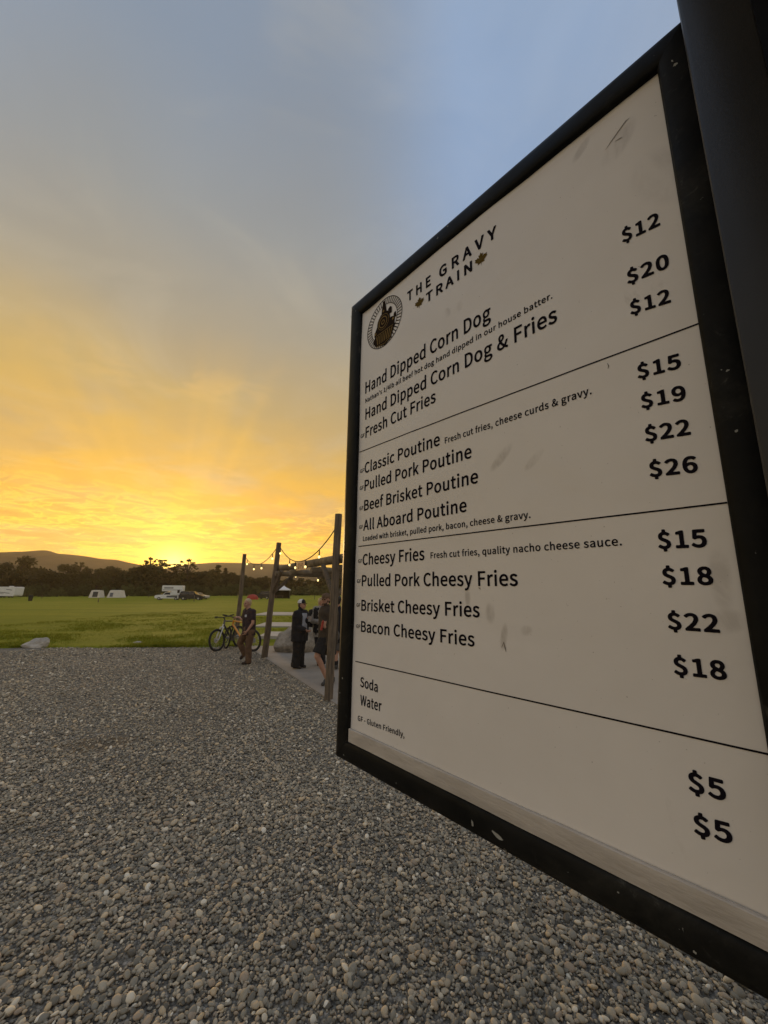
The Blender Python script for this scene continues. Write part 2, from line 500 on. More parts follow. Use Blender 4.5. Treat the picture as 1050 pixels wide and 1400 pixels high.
def build_ground():
    # gravel bed: one sheet round the camera
    m = bpy.data.materials.new('gravel_bed'); m.use_nodes = True
    q = NG(m.node_tree); b = q.n['Principled BSDF']
    t = q.node('ShaderNodeTexCoord'); v = t.outputs['Object']
    vo = q.node('ShaderNodeTexVoronoi'); q.put(vo.inputs['Vector'], v); vo.inputs['Scale'].default_value = 42; vo.inputs['Randomness'].default_value = 1
    sp = q.node('ShaderNodeSeparateColor'); q.put(sp.inputs[0], vo.outputs['Color'])
    c = q.ramp(sp.outputs[0], [(0.0, (0.16, 0.146, 0.12)), (0.35, (0.27, 0.245, 0.20)), (0.6, (0.36, 0.32, 0.255)), (0.85, (0.44, 0.385, 0.31)), (1.0, (0.56, 0.50, 0.42))])
    c = q.mix(q.maprange(q.noise(v, 0.5, 5), 0.35, 0.7, 0.0, 0.35), c, (0.20, 0.180, 0.150, 1))
    gapf = q.maprange(vo.outputs['Distance'], 0.35, 0.75, 0.0, 0.65)
    c = q.mix(gapf, c, (0.060, 0.052, 0.042, 1))
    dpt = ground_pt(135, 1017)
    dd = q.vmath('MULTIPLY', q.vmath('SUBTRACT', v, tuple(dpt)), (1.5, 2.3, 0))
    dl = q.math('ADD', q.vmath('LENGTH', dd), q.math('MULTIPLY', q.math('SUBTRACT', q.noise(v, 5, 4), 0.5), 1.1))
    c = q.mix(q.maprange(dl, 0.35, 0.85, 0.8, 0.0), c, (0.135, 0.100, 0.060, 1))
    q.put(b.inputs['Base Color'], c)
    b.inputs['Roughness'].default_value = 0.85
    bn = q.node('ShaderNodeBump'); bn.inputs['Strength'].default_value = 1.0; bn.inputs['Distance'].default_value = 0.03; bn.invert = True
    q.put(bn.inputs['Height'], vo.outputs['Distance'])
    q.put(b.inputs['Normal'], bn.outputs[0])
    M['gravel_bed'] = m
    mb = MB()
    mb.add([(-60, -45, 0), (60, -45, 0), (60, 16, 0), (-60, 16, 0)], [(0, 1, 2, 3)])
    tag(mb.build('gravel_bed', m, smooth=False), kind='structure')

    # lawn: a strip mesh that falls away and runs on to the horizon
    xs = [-3300, -2000, -900, -500, -300, -220] + list(range(-180, -20, 6)) + [ -20, -16, -13, -11, -9.5, -8, -7, -6, -5, -4.2, -3.4, -2, 0, 3, 8, 16, 24, 32, 40, 48, 56, 64, 80, 100, 150, 220, 400, 1200, 3300]
    rows = []
    rng = random.Random(4)
    xs2 = []
    for a, b_ in zip(xs, xs[1:]):
        xs2.append(a)
        if -20 <= a < 8:
            k = int((b_ - a) / 0.25)
            xs2 += [a + (b_ - a) * i / k for i in range(1, k)]
    xs2.append(xs[-1])
    ys = [0, 0.12, 0.4, 1.2, 3, 8, 16, 30, 40, 50, 60, 70, 80, 90, 105, 120, 140, 160, 190, 250, 400, 900, 1700]
    vs = []; fs = []
    for j, dy in enumerate(ys):
        for x in xs2:
            e = lawn_edge(max(-60, min(60, x))) + 0.16 * mnoise.noise(Vector((x * 2.6, 3.1, 0))) + 0.20 * mnoise.noise(Vector((x * 0.6, 8.1, 0)))
            y = e + dy if dy < 3 else 13.4 + dy
            zz = gz(x, y) + (0.004 if j == 0 else (0.03 if j == 1 else 0.05))
            vs.append((x, y, zz))
    n = len(xs2)
    for j in range(len(ys) - 1):
        for i in range(n - 1):
            fs.append((j * n + i, j * n + i + 1, (j + 1) * n + i + 1, (j + 1) * n + i))
    mb = MB(); mb.add(vs, fs)
    tag(mb.build('lawn', M['lawn'], fix=False), kind='structure')

    # concrete pad under the pergola
    p2 = ground_pt(361, 900); p3 = ground_pt(449, 958)
    d = (p3 - p2); d.z = 0; d.normalize()
    far = p2 - d * 2.35
    near = p3 + d * 6.0
    pts = [(far.x, far.y), (near.x, near.y), (near.x + 9, near.y + 3), (9, 14.6), (far.x + 0.9, 14.6), (far.x + 0.2, far.y + 0.35)]
    mb = MB(); mb.prism(pts, 0.0, 0.035, axis='Z')
    ob = mb.build('concrete_pad', M['concrete'], smooth=False); tag(ob, kind='structure')
    # raised walks across the grass
    for k, (px0, pya, pyb, hgt) in enumerate([(352, 868.5, 875.5, 0.16), (347, 853.5, 859, 0.12), (346, 838.5, 842.5, 0.12)]):
        a = ground_pt(px0, pyb); b2 = ground_pt(px0, pya)
        mb = MB()
        y0, y1 = a.y, b2.y
        z0 = gz(a.x, y0)
        z1 = gz(a.x, y1)
        slope = 0.10
        L = 16
        vs = [(a.x, y0, z0 - .1), (a.x + L, y0 + slope * L, z0 - .1), (a.x + L, y1 + slope * L, z1 - .1), (a.x - .1, y1, z1 - .1),
              (a.x, y0, z0 + hgt), (a.x + L, y0 + slope * L, z0 + hgt), (a.x + L, y1 + slope * L, z1 + hgt), (a.x - .1, y1, z1 + hgt)]
        mb.add(vs, [(3, 2, 1, 0), (4, 5, 6, 7), (0, 1, 5, 4), (1, 2, 6, 5), (2, 3, 7, 6), (3, 0, 4, 7)])
        ob = mb.build('concrete_path', M['path_concrete'], smooth=False); tag(ob, kind='structure')
    return p2, p3
POST2, POST3 = build_ground()

# ---- hills
def hill_material(name, c1, c2):
    m = bpy.data.materials.new(name); m.use_nodes = True
    q = NG(m.node_tree); b = q.n['Principled BSDF']
    t = q.node('ShaderNodeTexCoord'); v = t.outputs['Object']
    n1 = q.noise(v, 0.011, 7, 0.62, 0.6)
    q.put(b.inputs['Base Color'], q.ramp(n1, [(0.35, c1), (0.62, c2)]))
    b.inputs['Roughness'].default_value = 1.0
    b.inputs['Specular IOR Level'].default_value = 0.0
    return m

def build_hill(name, ridge, dist, depth, mtl, seed):
    """ridge: (px, py) skyline points in the photo at the given distance"""
    pts = [depth_pt(px, py, dist) for px, py in ridge]
    vs = []; fs = []
    nx = 150
    xs = [pts[0].x + (pts[-1].x - pts[0].x) * i / (nx - 1) for i in range(nx)]
    def rz(x):
        for a, b in zip(pts, pts[1:]):
            if a.x <= x <= b.x:
                t = (x - a.x) / (b.x - a.x); t = t * t * (3 - 2 * t) * 0.5 + t * 0.5
                return a.z + (b.z - a.z) * t
        return pts[-1].z
    prof = [(-1.0, -0.06), (-0.85, 0.10), (-0.65, 0.30), (-0.45, 0.55), (-0.25, 0.78), (-0.1, 0.94), (0, 1.0), (0.2, 0.93), (0.5, 0.6), (1.0, -0.05)]
    sub = []
    for (u0, h0), (u1, h1) in zip(prof, prof[1:]):
        for k in range(3):
            t = k / 3; sub.append((u0 + (u1 - u0) * t, h0 + (h1 - h0) * t))
    sub.append(prof[-1])
    for (u, hh) in sub:
        for x in xs:
            nn = mnoise.fractal(Vector((x * 0.0075 + seed, u * 2.1, seed)), 1.0, 2.0, 5)
            gully = abs(mnoise.noise(Vector((x * 0.02 + u * 0.6, u * 0.7, seed + 4))))
            zz = -1.5 + (rz(x) + 1.5) * hh + (nn * 5 - gully * 8) * (1 - min(1, abs(u) * 0 + (1 if abs(u) < 0.05 else 0))) * min(1, hh * 3 if hh > 0 else 0)
            if u == 0: zz = -1.5 + (rz(x) + 1.5) + nn * 1.2
            vs.append((x, dist + u * depth, zz))
    for j in range(len(sub) - 1):
        for i in range(nx - 1):
            fs.append((j * nx + i, j * nx + i + 1, (j + 1) * nx + i + 1, (j + 1) * nx + i))
    mb = MB(); mb.add(vs, fs)
    ob = mb.build(name, mtl, fix=False, angle=180); tag(ob, kind='structure')

M['hill_near'] = hill_material('hill_dry_grass', (0.040, 0.032, 0.022, 1), (0.095, 0.072, 0.045, 1))
M['hill_far'] = hill_material('hill_far_grass', (0.055, 0.047, 0.032, 1), (0.105, 0.086, 0.056, 1))
build_hill('hills', [(-520, 790), (-420, 765), (-150, 758), (0, 755), (35, 754), (65, 752), (80, 757), (112, 760), (140, 764), (158, 765), (180, 770), (205, 776), (235, 783), (262, 792), (320, 806)], 800, 330, M['hill_near'], 2.0)
build_hill('hills', [(60, 806), (150, 794), (200, 786), (225, 780), (240, 777), (262, 771), (300, 769), (340, 770), (400, 772), (470, 777), (560, 782), (700, 776), (900, 786), (1250, 808)], 1050, 380, M['hill_far'], 7.0)

# ================================================================== TREES
def leaf_material(name, c1, c2):
    m = bpy.data.materials.new(name); m.use_nodes = True
    q = NG(m.node_tree); b = q.n['Principled BSDF']
    t = q.node('ShaderNodeTexCoord')
    oi = q.node('ShaderNodeObjectInfo')
    n1 = q.noise(t.outputs['Object'], 0.9, 4, 0.6)
    c = q.ramp(n1, [(0.3, c1), (0.7, c2)])
    hs = q.node('ShaderNodeHueSaturation'); q.put(hs.inputs['Color'], c)
    q.put(hs.inputs['Value'], q.maprange(oi.outputs['Random'], 0, 1, 0.75, 1.25, False))
    q.put(b.inputs['Base Color'], hs.outputs[0])
    b.inputs['Roughness'].default_value = 0.75
    b.inputs['Specular IOR Level'].default_value = 0.2
    tr = q.node('ShaderNodeBsdfTranslucent'); q.put(tr.inputs[0], hs.outputs[0])
    mx = q.node('ShaderNodeMixShader'); mx.inputs[0].default_value = 0.25
    q.l.new(b.outputs[0], mx.inputs[1]); q.l.new(tr.outputs[0], mx.inputs[2])
    q.l.new(mx.outputs[0], q.n['Material Output'].inputs[0])
    return m
M['leaf_dark'] = leaf_material('leaf_dark', (0.034, 0.032, 0.010, 1), (0.078, 0.070, 0.022, 1))
M['leaf_mid'] = leaf_material('leaf_mid', (0.040, 0.045, 0.014, 1), (0.085, 0.088, 0.028, 1))
M['leaf_shrub'] = leaf_material('leaf_shrub', (0.060, 0.066, 0.022, 1), (0.12, 0.125, 0.045, 1))

def leaves(mb, centers, n, size, rng):
    """leaf-sized quads thrown around clump centres (x, y, z, radius)"""
    wts = [c[3] ** 2 for c in centers]
    for c in rng.choices(centers, wts, k=n):
        d = Vector((rng.gauss(0, 1), rng.gauss(0, 1), rng.gauss(0, 1))).normalized()
        rr = c[3] * (rng.random() ** 0.45) * (1 + 0.18 * rng.gauss(0, 1))
        p = Vector(c[:3]) + Vector((d.x * rr, d.y * rr, d.z * rr * 0.8))
        s = size * rng.uniform(0.6, 1.3)
        a = Vector((rng.gauss(0, 1), rng.gauss(0, 1), rng.gauss(0, 1))).normalized()
        b = a.orthogonal().normalized()
        e = a.cross(b)
        mb.add([p - b * s, p - e * s * 0.45, p + b * s, p + e * s * 0.45], [(0, 1, 2, 3)])

def make_tree(kind, seed, name):
    """unit tree about 10 m high"""
    rng = random.Random(seed)
    root = empty(name)
    tr = MB(); cr = MB()
    cl = []
    if kind == 'broad':
        top = 10.0
        tr.tube([(0, 0, -0.3), (0.1, 0, 2.0), (0.0, 0.1, 4.5), (0.1, 0, 7.5)], [0.28, 0.2, 0.15, 0.05], 7)
        for i in range(22):
            zz = rng.uniform(1.2, 9.0)
            w = 3.1 * math.sin(math.pi * min(1, (zz + 1.2) / 10.8)) ** 0.7
            a = rng.uniform(0, 6.28); rr = w * rng.uniform(0.25, 0.95)
            x, y = math.cos(a) * rr, math.sin(a) * rr
            cl.append((x, y, zz, rng.uniform(0.75, 1.45)))
            tr.tube([(0, 0, max(0.8, zz - 1.8)), (x * .5, y * .5, zz - 0.7), (x, y, zz)], [0.09, 0.06, 0.02], 5)
        leaves(cr, cl, 3600, 0.34, rng)
    elif kind == 'wispy':
        tr.tube([(0, 0, -0.3), (0.2, 0, 3.0), (0.0, 0.1, 6.0), (0.3, 0, 9.6)], [0.24, 0.18, 0.12, 0.03], 7)
        for i in range(44):
            zz = rng.uniform(1.5, 6.2) if i < 12 else rng.uniform(5.5, 10.2)
            w = 2.6 * math.sqrt(max(0.05, 1 - max(0, (zz - 5.5) / 4.9)))
            a = rng.uniform(0, 6.28); rr = w * math.sqrt(rng.random())
            x, y = math.cos(a) * rr, math.sin(a) * rr
            cl.append((x, y, zz, rng.uniform(0.22, 0.45) if zz > 6.2 else rng.uniform(0.8, 1.2)))
            tr.tube([(0.05, 0, max(0.8, zz - 2.6)), (x * .55, y * .55, zz - 0.9), (x, y, zz)], [0.07, 0.045, 0.015], 5)
        leaves(cr, cl, 1900, 0.28, rng)
    elif kind == 'conifer':
        tr.tube([(0, 0, -0.3), (0, 0, 5.0), (0, 0, 9.8)], [0.24, 0.14, 0.02], 7)
        for i in range(34):
            t = (i + rng.random()) / 34
            zz = 0.9 + 8.8 * t
            w = 1.9 * (1 - t) + 0.12
            a = rng.uniform(0, 6.28); rr = w * rng.uniform(0.2, 0.8)
            cl.append((math.cos(a) * rr, math.sin(a) * rr, zz, 0.28 + 0.55 * (1 - t)))
        leaves(cr, cl, 2400, 0.30, rng)
    else:   # shrub, about 10 units high as well so that scale is shared
        for i in range(5):
            a = rng.uniform(0, 6.28)
            tr.tube([(0, 0, -0.4), (math.cos(a) * 1.5, math.sin(a) * 1.5, 3.0), (math.cos(a) * 3.2, math.sin(a) * 3.2, 6.5)], [0.3, 0.2, 0.06], 5)
        for i in range(26):
            a = rng.uniform(0, 6.28); rr = 5.6 * math.sqrt(rng.random())
            zz = rng.uniform(0.8, 8.2 * math.sqrt(max(0.05, 1 - (rr / 6.4) ** 2)))
            cl.append((math.cos(a) * rr, math.sin(a) * rr, zz, rng.uniform(1.3, 2.2)))
        leaves(cr, cl, 2600, 0.55, rng)
    tr.build('trunk', M['bark'], root)
    lm = {'broad': 'leaf_dark', 'wispy': 'leaf_dark', 'conifer': 'leaf_dark', 'shrub': 'leaf_shrub'}[kind]
    cr.build('crown', M[lm], root, smooth=False, fix=False)
    return root

def plant_trees():
    protos = {}
    used = set()
    def get(kind, var, name):
        k = (kind, var)
        if k not in protos:
            protos[k] = make_tree(kind, hash(kind) % 1 + var * 17 + {'broad': 1, 'wispy': 2, 'conifer': 3, 'shrub': 4}[kind] * 101, name)
            return protos[k]
        return copy_tree(protos[k])
    rng = random.Random(11)
    # (px centre, py of top, kind, width factor)
    spec = [(-95, 776, 'broad', 1.1), (-70, 768, 'broad', 1.2), (-45, 772, 'broad', 1.2), (-22, 778, 'broad', 1.1),
            (-8, 780, 'broad', 1.0), (9, 764, 'broad', 0.75), (22, 775, 'broad', 0.9), (33, 762, 'broad', 0.95), (48, 779, 'broad', 1.0), (62, 774, 'broad', 1.0),
            (76, 784, 'broad', 0.9), (88, 790, 'broad', 0.9), (99, 769, 'broad', 0.85), (111, 768, 'wispy', 0.8), (122, 777, 'broad', 0.9), (136, 779, 'broad', 0.9), (147, 772, 'broad', 0.8),
            (158, 773, 'broad', 0.85), (170, 783, 'broad', 0.9), (184, 777, 'broad', 1.0), (198, 770, 'broad', 1.1), (211, 768, 'broad', 1.0), (206, 763, 'wispy', 0.9), (221, 764, 'wispy', 1.1),
            (233, 782, 'broad', 0.8), (243, 770, 'wispy', 1.0), (258, 765, 'wispy', 1.2), (252, 784, 'broad', 0.9), (268, 782, 'broad', 1.0), (280, 780, 'broad', 0.9), (290, 779, 'broad', 0.8), (299, 770, 'conifer', 1.25),
            (309, 775, 'conifer', 1.2), (319, 784, 'broad', 0.8), (330, 788, 'broad', 0.8), (342, 787, 'conifer', 1.2), (352, 789, 'broad', 0.8), (364, 786, 'conifer', 1.3), (375, 791, 'broad', 0.8),
            (388, 793, 'conifer', 1.1), (399, 790, 'broad', 0.8), (411, 789, 'broad', 0.9), (424, 792, 'conifer', 1.2), (437, 785, 'broad', 0.9), (450, 789, 'broad', 0.9), (463, 786, 'broad', 0.9),
            (480, 788, 'broad', 1.0), (505, 790, 'broad', 1.0), (530, 786, 'broad', 1.0), (560, 790, 'broad', 1.0), (600, 788, 'broad', 1.1), (650, 790, 'broad', 1.1)]
    front = len(spec)
    tops = [(-110, 784), (0, 783), (60, 782), (105, 784), (150, 782), (215, 778), (245, 788), (300, 782), (345, 790), (400, 794), (470, 791), (660, 792)]
    px = -104
    while px < 660:
        for (a, ya), (b_, yb) in zip(tops, tops[1:]):
            if a <= px <= b_: yy = ya + (yb - ya) * (px - a) / (b_ - a)
        spec.append((px, yy + rng.uniform(-3, 5), 'broad', 1.15)); px += rng.uniform(8, 12)
    lab = {'broad': 'dark bushy tree with a rounded crown in the row behind the field',
           'wispy': 'tall thin tree with sparse leaves against the sunset glow',
           'conifer': 'dark pointed conifer in the row behind the field'}
    nm = {'broad': 'broadleaf_tree', 'wispy': 'sparse_tree', 'conifer': 'conifer_tree'}
    for i, (px, py, kind, w) in enumerate(spec):
        Y = 136 + 0.07 * px + rng.uniform(-3, 8) + (4 if kind == 'wispy' else 0) + (10 if i >= front else 0)
        top = depth_pt(px, py - (2.5 if kind == 'broad' else 0), Y)
        z0 = gz(top.x, Y)
        h = top.z - z0
        t = get(kind, i % (4 if kind == 'broad' else 2), nm[kind])
        t.name = nm[kind]
        s = h / 10.2
        t.location = (top.x, Y, z0)
        t.rotation_euler = (0, 0, rng.uniform(0, 6.28))
        t.scale = (s * w * 1.4, s * w * 1.4, s)
        tag(t, lab[kind], 'tree', nm[kind].replace('_', ' ') + 's along the far side of the field')
    for i, (px, py, dY) in enumerate([(-60, 800, 0), (-30, 798, 0), (0, 801, 0), (40, 799, 0), (58, 797, 2), (80, 801, 0), (104, 800, 0), (118, 796, 2), (150, 800, 0), (176, 797, 0), (196, 800, 0), (208, 797, 3), (250, 798, 3), (270, 798, 0), (290, 800, 0),
                                      (303, 798, 0), (318, 795, 0), (338, 801, 0), (352, 799, 2), (368, 803, 0), (382, 800, 4), (398, 801, 0), (410, 800, 0), (424, 797, 0), (438, 799, 0), (450, 797, 0), (466, 799, 0), (490, 798, 0), (530, 798, 0), (570, 797, 0)]):
        Y = 127 + 0.07 * px + rng.uniform(-1, 3) + dY
        top = depth_pt(px, py, Y); z0 = gz(top.x, Y); h = top.z - z0
        t = get('shrub', i % 2, 'rounded_shrub'); t.name = 'rounded_shrub'
        s = h / 9.2
        t.location = (top.x, Y, z0); t.rotation_euler = (0, 0, rng.uniform(0, 6.28)); w = rng.uniform(0.8, 1.15)
        t.scale = (s * w, s * w, s)
        tag(t, 'rounded olive green shrub in front of the dark tree row', 'shrub', 'shrubs at the foot of the tree row')
plant_trees()

# ================================================================== GRAVEL (individual pebbles, uncountable)
def pad_side(x, y):
    d = POST3 - POST2
    return d.x * (y - POST2.y) - d.y * (x - POST2.x)      # > 0 : pad side

def build_gravel():
    shapes = bpy.data.collections.new('pebble_shapes')
    m = bpy.data.materials.new('pebble_stone'); m.use_nodes = True
    q = NG(m.node_tree); b = q.n['Principled BSDF']
    oi = q.node('ShaderNodeObjectInfo'); t = q.node('ShaderNodeTexCoord')
    rnd = oi.outputs['Random']
    c = q.ramp(rnd, [(0.0, (0.101, 0.092, 0.074)), (0.14, (0.191, 0.173, 0.135)), (0.30, (0.349, 0.307, 0.226)), (0.44, (0.229, 0.210, 0.168)), (0.56, (0.500, 0.427, 0.307)),
                     (0.68, (0.368, 0.285, 0.200)), (0.78, (0.523, 0.438, 0.308)), (0.86, (0.325, 0.296, 0.236)), (0.93, (0.603, 0.455, 0.268)), (0.97, (0.720, 0.626, 0.464)), (1.0, (0.811, 0.744, 0.605))])
    ge = q.node('ShaderNodeNewGeometry')
    big = q.noise(ge.outputs['Position'], 0.55, 4, 0.6)
    c = q.mix(q.maprange(big, 0.50, 0.72, 0.0, 0.42), c, q.mix(1.0, c, (0.62, 0.57, 0.50, 1), 'MULTIPLY'))
    c = q.mix(q.maprange(big, 0.46, 0.30, 0.0, 0.35), c, q.mix(1.0, c, (1.18, 1.10, 0.98, 1), 'MULTIPLY'))
    n1 = q.noise(t.outputs['Object'], 1.6, 5, 0.65)
    c = q.mix(q.maprange(n1, 0.35, 0.7, 0.0, 0.35), c, q.mix(0.5, c, (0.5, 0.46, 0.4, 1)))
    q.put(b.inputs['Base Color'], c)
    b.inputs['Roughness'].default_value = 0.78
    b.inputs['Specular IOR Level'].default_value = 0.2
    M['pebble'] = m
    rng = random.Random(3)
    for k in range(12):
        bm = bmesh.new(); bmesh.ops.create_icosphere(bm, subdivisions=2, radius=0.5)
        ax = (1.0, rng.uniform(0.55, 0.92), rng.uniform(0.34, 0.66))
        for v in bm.verts:
            p = v.co
            n = mnoise.noise(p * 1.5 + Vector((k * 7.3, 0, 0))) * 0.30 + mnoise.noise(p * 3.5 + Vector((0, k * 5.1, 0))) * 0.13
            p *= 1 + n
            v.co = Vector((p.x * ax[0], p.y * ax[1], p.z * ax[2]))
        me = bpy.data.meshes.new('pebble'); bm.to_mesh(me); bm.free(); me.shade_smooth(); me.materials.append(m)
        shapes.objects.link(bpy.data.objects.new('pebble', me))
    r = np.random.default_rng(5)
    # polar sampling with a density that thins with distance
    N = 560000
    rad = 0.7 + (16.5 - 0.7) * r.random(N)
    az = np.radians(-66 + 136 * r.random(N))
    area = 136 / 180 * np.pi * rad * (16.5 - 0.7)
    dens = np.where(rad < 4.2, 3600, 3600 * (4.2 / rad) ** 1.25)
    keep = r.random(N) < dens * area / N
    rad, az = rad[keep], az[keep]
    x = rad * np.sin(az); y = rad * np.cos(az)
    cl = np.array([mnoise.noise(Vector((a * 0.9, b_ * 0.9, 0))) for a, b_ in zip(x, y)])
    le = np.interp(x, [e[0] for e in _edge], [e[1] for e in _edge])
    d = POST3 - POST2
    ps = d.x * (y - POST2.y) - d.y * (x - POST2.x)
    dn = math.hypot(d.x, d.y)
    ok = (y < le + 0.12 + 0.1 * cl) & (ps / dn < 0.03 + 0.04 * r.random(len(x)))
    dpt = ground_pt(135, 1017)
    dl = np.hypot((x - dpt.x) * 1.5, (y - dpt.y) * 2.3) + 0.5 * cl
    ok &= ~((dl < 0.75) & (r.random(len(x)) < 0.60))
    x, y, rad, cl = x[ok], y[ok], rad[ok], cl[ok]
    n = len(x)
    size = np.exp(r.normal(math.log(0.0182), 0.44, n)).clip(0.008, 0.055) * (1 + 0.03 * np.clip(rad - 4, 0, 10)) * (1 + 0.22 * cl)
    zz = size * 0.18 + 0.012 * r.random(n) * np.where(r.random(n) < 0.55, 1, 0.2)
    me = bpy.data.meshes.new('gravel')
    me.vertices.add(n)
    me.vertices.foreach_set('co', np.stack([x, y, zz], 1).astype(np.float32).ravel())
    a = me.attributes.new('psize', 'FLOAT', 'POINT'); a.data.foreach_set('value', size.astype(np.float32))
    rot = np.stack([r.normal(0, 0.35, n), r.normal(0, 0.35, n), r.random(n) * 6.283], 1).astype(np.float32)
    a = me.attributes.new('prot', 'FLOAT_VECTOR', 'POINT'); a.data.foreach_set('vector', rot.ravel())
    a = me.attributes.new('pick', 'INT', 'POINT'); a.data.foreach_set('value', r.integers(0, 12, n).astype(np.int32))
    ob = bpy.data.objects.new('gravel', me); COL.objects.link(ob)
    tag(ob, 'grey and tan rounded river gravel covering the yard', 'gravel', kind='stuff')
    me.materials.append(m)
    ng = bpy.data.node_groups.new('pebble_scatter', 'GeometryNodeTree')
    ng.interface.new_socket('Geometry', in_out='INPUT', socket_type='NodeSocketGeometry')
    ng.interface.new_socket('Geometry', in_out='OUTPUT', socket_type='NodeSocketGeometry')
    gi = ng.nodes.new('NodeGroupInput'); go = ng.nodes.new('NodeGroupOutput')
    ci = ng.nodes.new('GeometryNodeCollectionInfo'); ci.inputs['Collection'].default_value = shapes
    ci.inputs['Separate Children'].default_value = True; ci.inputs['Reset Children'].default_value = True
    ip = ng.nodes.new('GeometryNodeInstanceOnPoints'); ip.inputs['Pick Instance'].default_value = True
    def attr(nm, ty):
        nd = ng.nodes.new('GeometryNodeInputNamedAttribute'); nd.data_type = ty; nd.inputs[0].default_value = nm
        return nd.outputs[0]
    er = ng.nodes.new('FunctionNodeEulerToRotation')
    ng.links.new(gi.outputs[0], ip.inputs['Points'])
    ng.links.new(ci.outputs[0], ip.inputs['Instance'])
    ng.links.new(attr('psize', 'FLOAT'), ip.inputs['Scale'])
    ng.links.new(attr('prot', 'FLOAT_VECTOR'), er.inputs[0]); ng.links.new(er.outputs[0], ip.inputs['Rotation'])
    ng.links.new(attr('pick', 'INT'), ip.inputs['Instance Index'])
    ng.links.new(ip.outputs[0], go.inputs[0])
    md = ob.modifiers.new('scatter', 'NODES'); md.node_group = ng
    print('pebbles', n)

# ================================================================== GRASS BLADES
def build_grass():
    r = np.random.default_rng(8)
    N = 46000
    x = -19 + 26 * r.random(N)
    t = r.random(N) ** 1.9
    y = np.interp(x, [e[0] for e in _edge], [e[1] for e in _edge]) + 0.02 + 22 * t
    cl = np.array([mnoise.noise(Vector((a * 0.55, b_ * 0.55, 2.2))) for a, b_ in zip(x, y)])
    d = POST3 - POST2; dn = math.hypot(d.x, d.y)
    keep = (r.random(N) < 0.55 + 0.9 * cl)
    far = POST2 - d / dn * 2.35
    onpad = (x > far.x + 0.2) & (y < 14.75)
    keep &= ~onpad
    walk = np.zeros(N, bool)
    for (px0, pya, pyb) in [(352, 868.5, 875.5), (347, 853.5, 859), (346, 838.5, 842.5)]:
        a = ground_pt(px0, pyb); b2 = ground_pt(px0, pya)
        sl_ = 0.10 * np.clip(x - a.x, 0, 50)
        walk |= (x > a.x - 0.1) & (y > a.y + sl_ - 0.05) & (y < b2.y + sl_ + 0.05)
    keep &= ~walk
    x, y, cl = x[keep], y[keep], cl[keep]
    n = len(x)
    z0 = np.array([gz(a, b_) for a, b_ in zip(x, y)]) + 0.02
    K = 4
    vs = np.zeros((n, K, 3, 3), np.float32)
    for k in range(K):
        a = r.random(n) * 6.283
        ox, oy = r.normal(0, 0.035, n), r.normal(0, 0.035, n)
        h = (0.05 + 0.045 * r.random(n)) * (0.8 + 0.9 * np.clip(cl + 0.25, 0, 1))
        w = 0.008 + 0.006 * r.random(n)
        lean = 0.5 * h
        bx, by = x + ox, y + oy
        vs[:, k, 0] = np.stack([bx - np.cos(a) * w, by - np.sin(a) * w, z0], 1)
        vs[:, k, 1] = np.stack([bx + np.cos(a) * w, by + np.sin(a) * w, z0], 1)
        vs[:, k, 2] = np.stack([bx + r.normal(0, 1, n) * lean, by + r.normal(0, 1, n) * lean, z0 + h], 1)
    V = vs.reshape(-1, 3); nf = len(V) // 3
    me = bpy.data.meshes.new('grass_blades')
    me.vertices.add(len(V)); me.vertices.foreach_set('co', V.ravel())
    me.loops.add(len(V)); me.loops.foreach_set('vertex_index', np.arange(len(V), dtype=np.int32))
    me.polygons.add(nf); me.polygons.foreach_set('loop_start', np.arange(0, len(V), 3, dtype=np.int32))
    me.update(calc_edges=True)
    m = bpy.data.materials.new('grass_blade'); m.use_nodes = True
    q = NG(m.node_tree); b = q.n['Principled BSDF']
    tcn = q.node('ShaderNodeTexCoord')
    n1 = q.noise(tcn.outputs['Object'], 0.8, 5, 0.6)
    c = q.ramp(n1, [(0.3, (0.13, 0.16, 0.009)), (0.55, (0.185, 0.20, 0.012)), (0.75, (0.27, 0.25, 0.035))])
    q.put(b.inputs['Base Color'], c); b.inputs['Roughness'].default_value = 0.6; b.inputs['Specular IOR Level'].default_value = 0.25
    tr = q.node('ShaderNodeBsdfTranslucent'); q.put(tr.inputs[0], c)
    mx = q.node('ShaderNodeMixShader'); mx.inputs[0].default_value = 0.35
    q.l.new(b.outputs[0], mx.inputs[1]); q.l.new(tr.outputs[0], mx.inputs[2]); q.l.new(mx.outputs[0], q.n['Material Output'].inputs[0])
    me.materials.append(m)
    ob = bpy.data.objects.new('grass', me); COL.objects.link(ob)
    tag(ob, 'short yellow green grass blades along the gravel edge', 'grass', kind='stuff')

# ================================================================== MENU SIGN
PD = 0.5                                             # distance of the eye from the sign plane
_v = ray(45, 798); _v.z = 0; _v.normalize()
SD = _v                                              # along the sign, towards its far edge
SN = Vector((SD.y, -SD.x, 0))                        # away from the eye, behind the sign
UPZ = Vector((0, 0, 1))

def plane_q(px, py):
    r = ray(px, py); t = 1 / r.dot(SN)
    return (r * t).dot(SD) * PD, r.z * t * PD         # metres along SD and above eye height

def SP(s, zrel, off=0.0):
    """point on the sign: s along, zrel above the eye, off towards the viewer"""
    return EYE + SN * (PD - off) + SD * s + UPZ * zrel

s_far, s_near = 1.377 * PD, 0.030 * PD
z_bot, z_top = -0.650 * PD, 1.372 * PD
i_far, i_near = 1.300 * PD, 0.1035 * PD
i_bot, i_top = -0.578 * PD, 1.294 * PD
sign = empty('menu_sign', SP((s_far + s_near) / 2, z_bot))
ORG = sign.location.copy()
tag(sign, 'large framed menu board with black lettering hung on the dark steel post', 'menu sign')

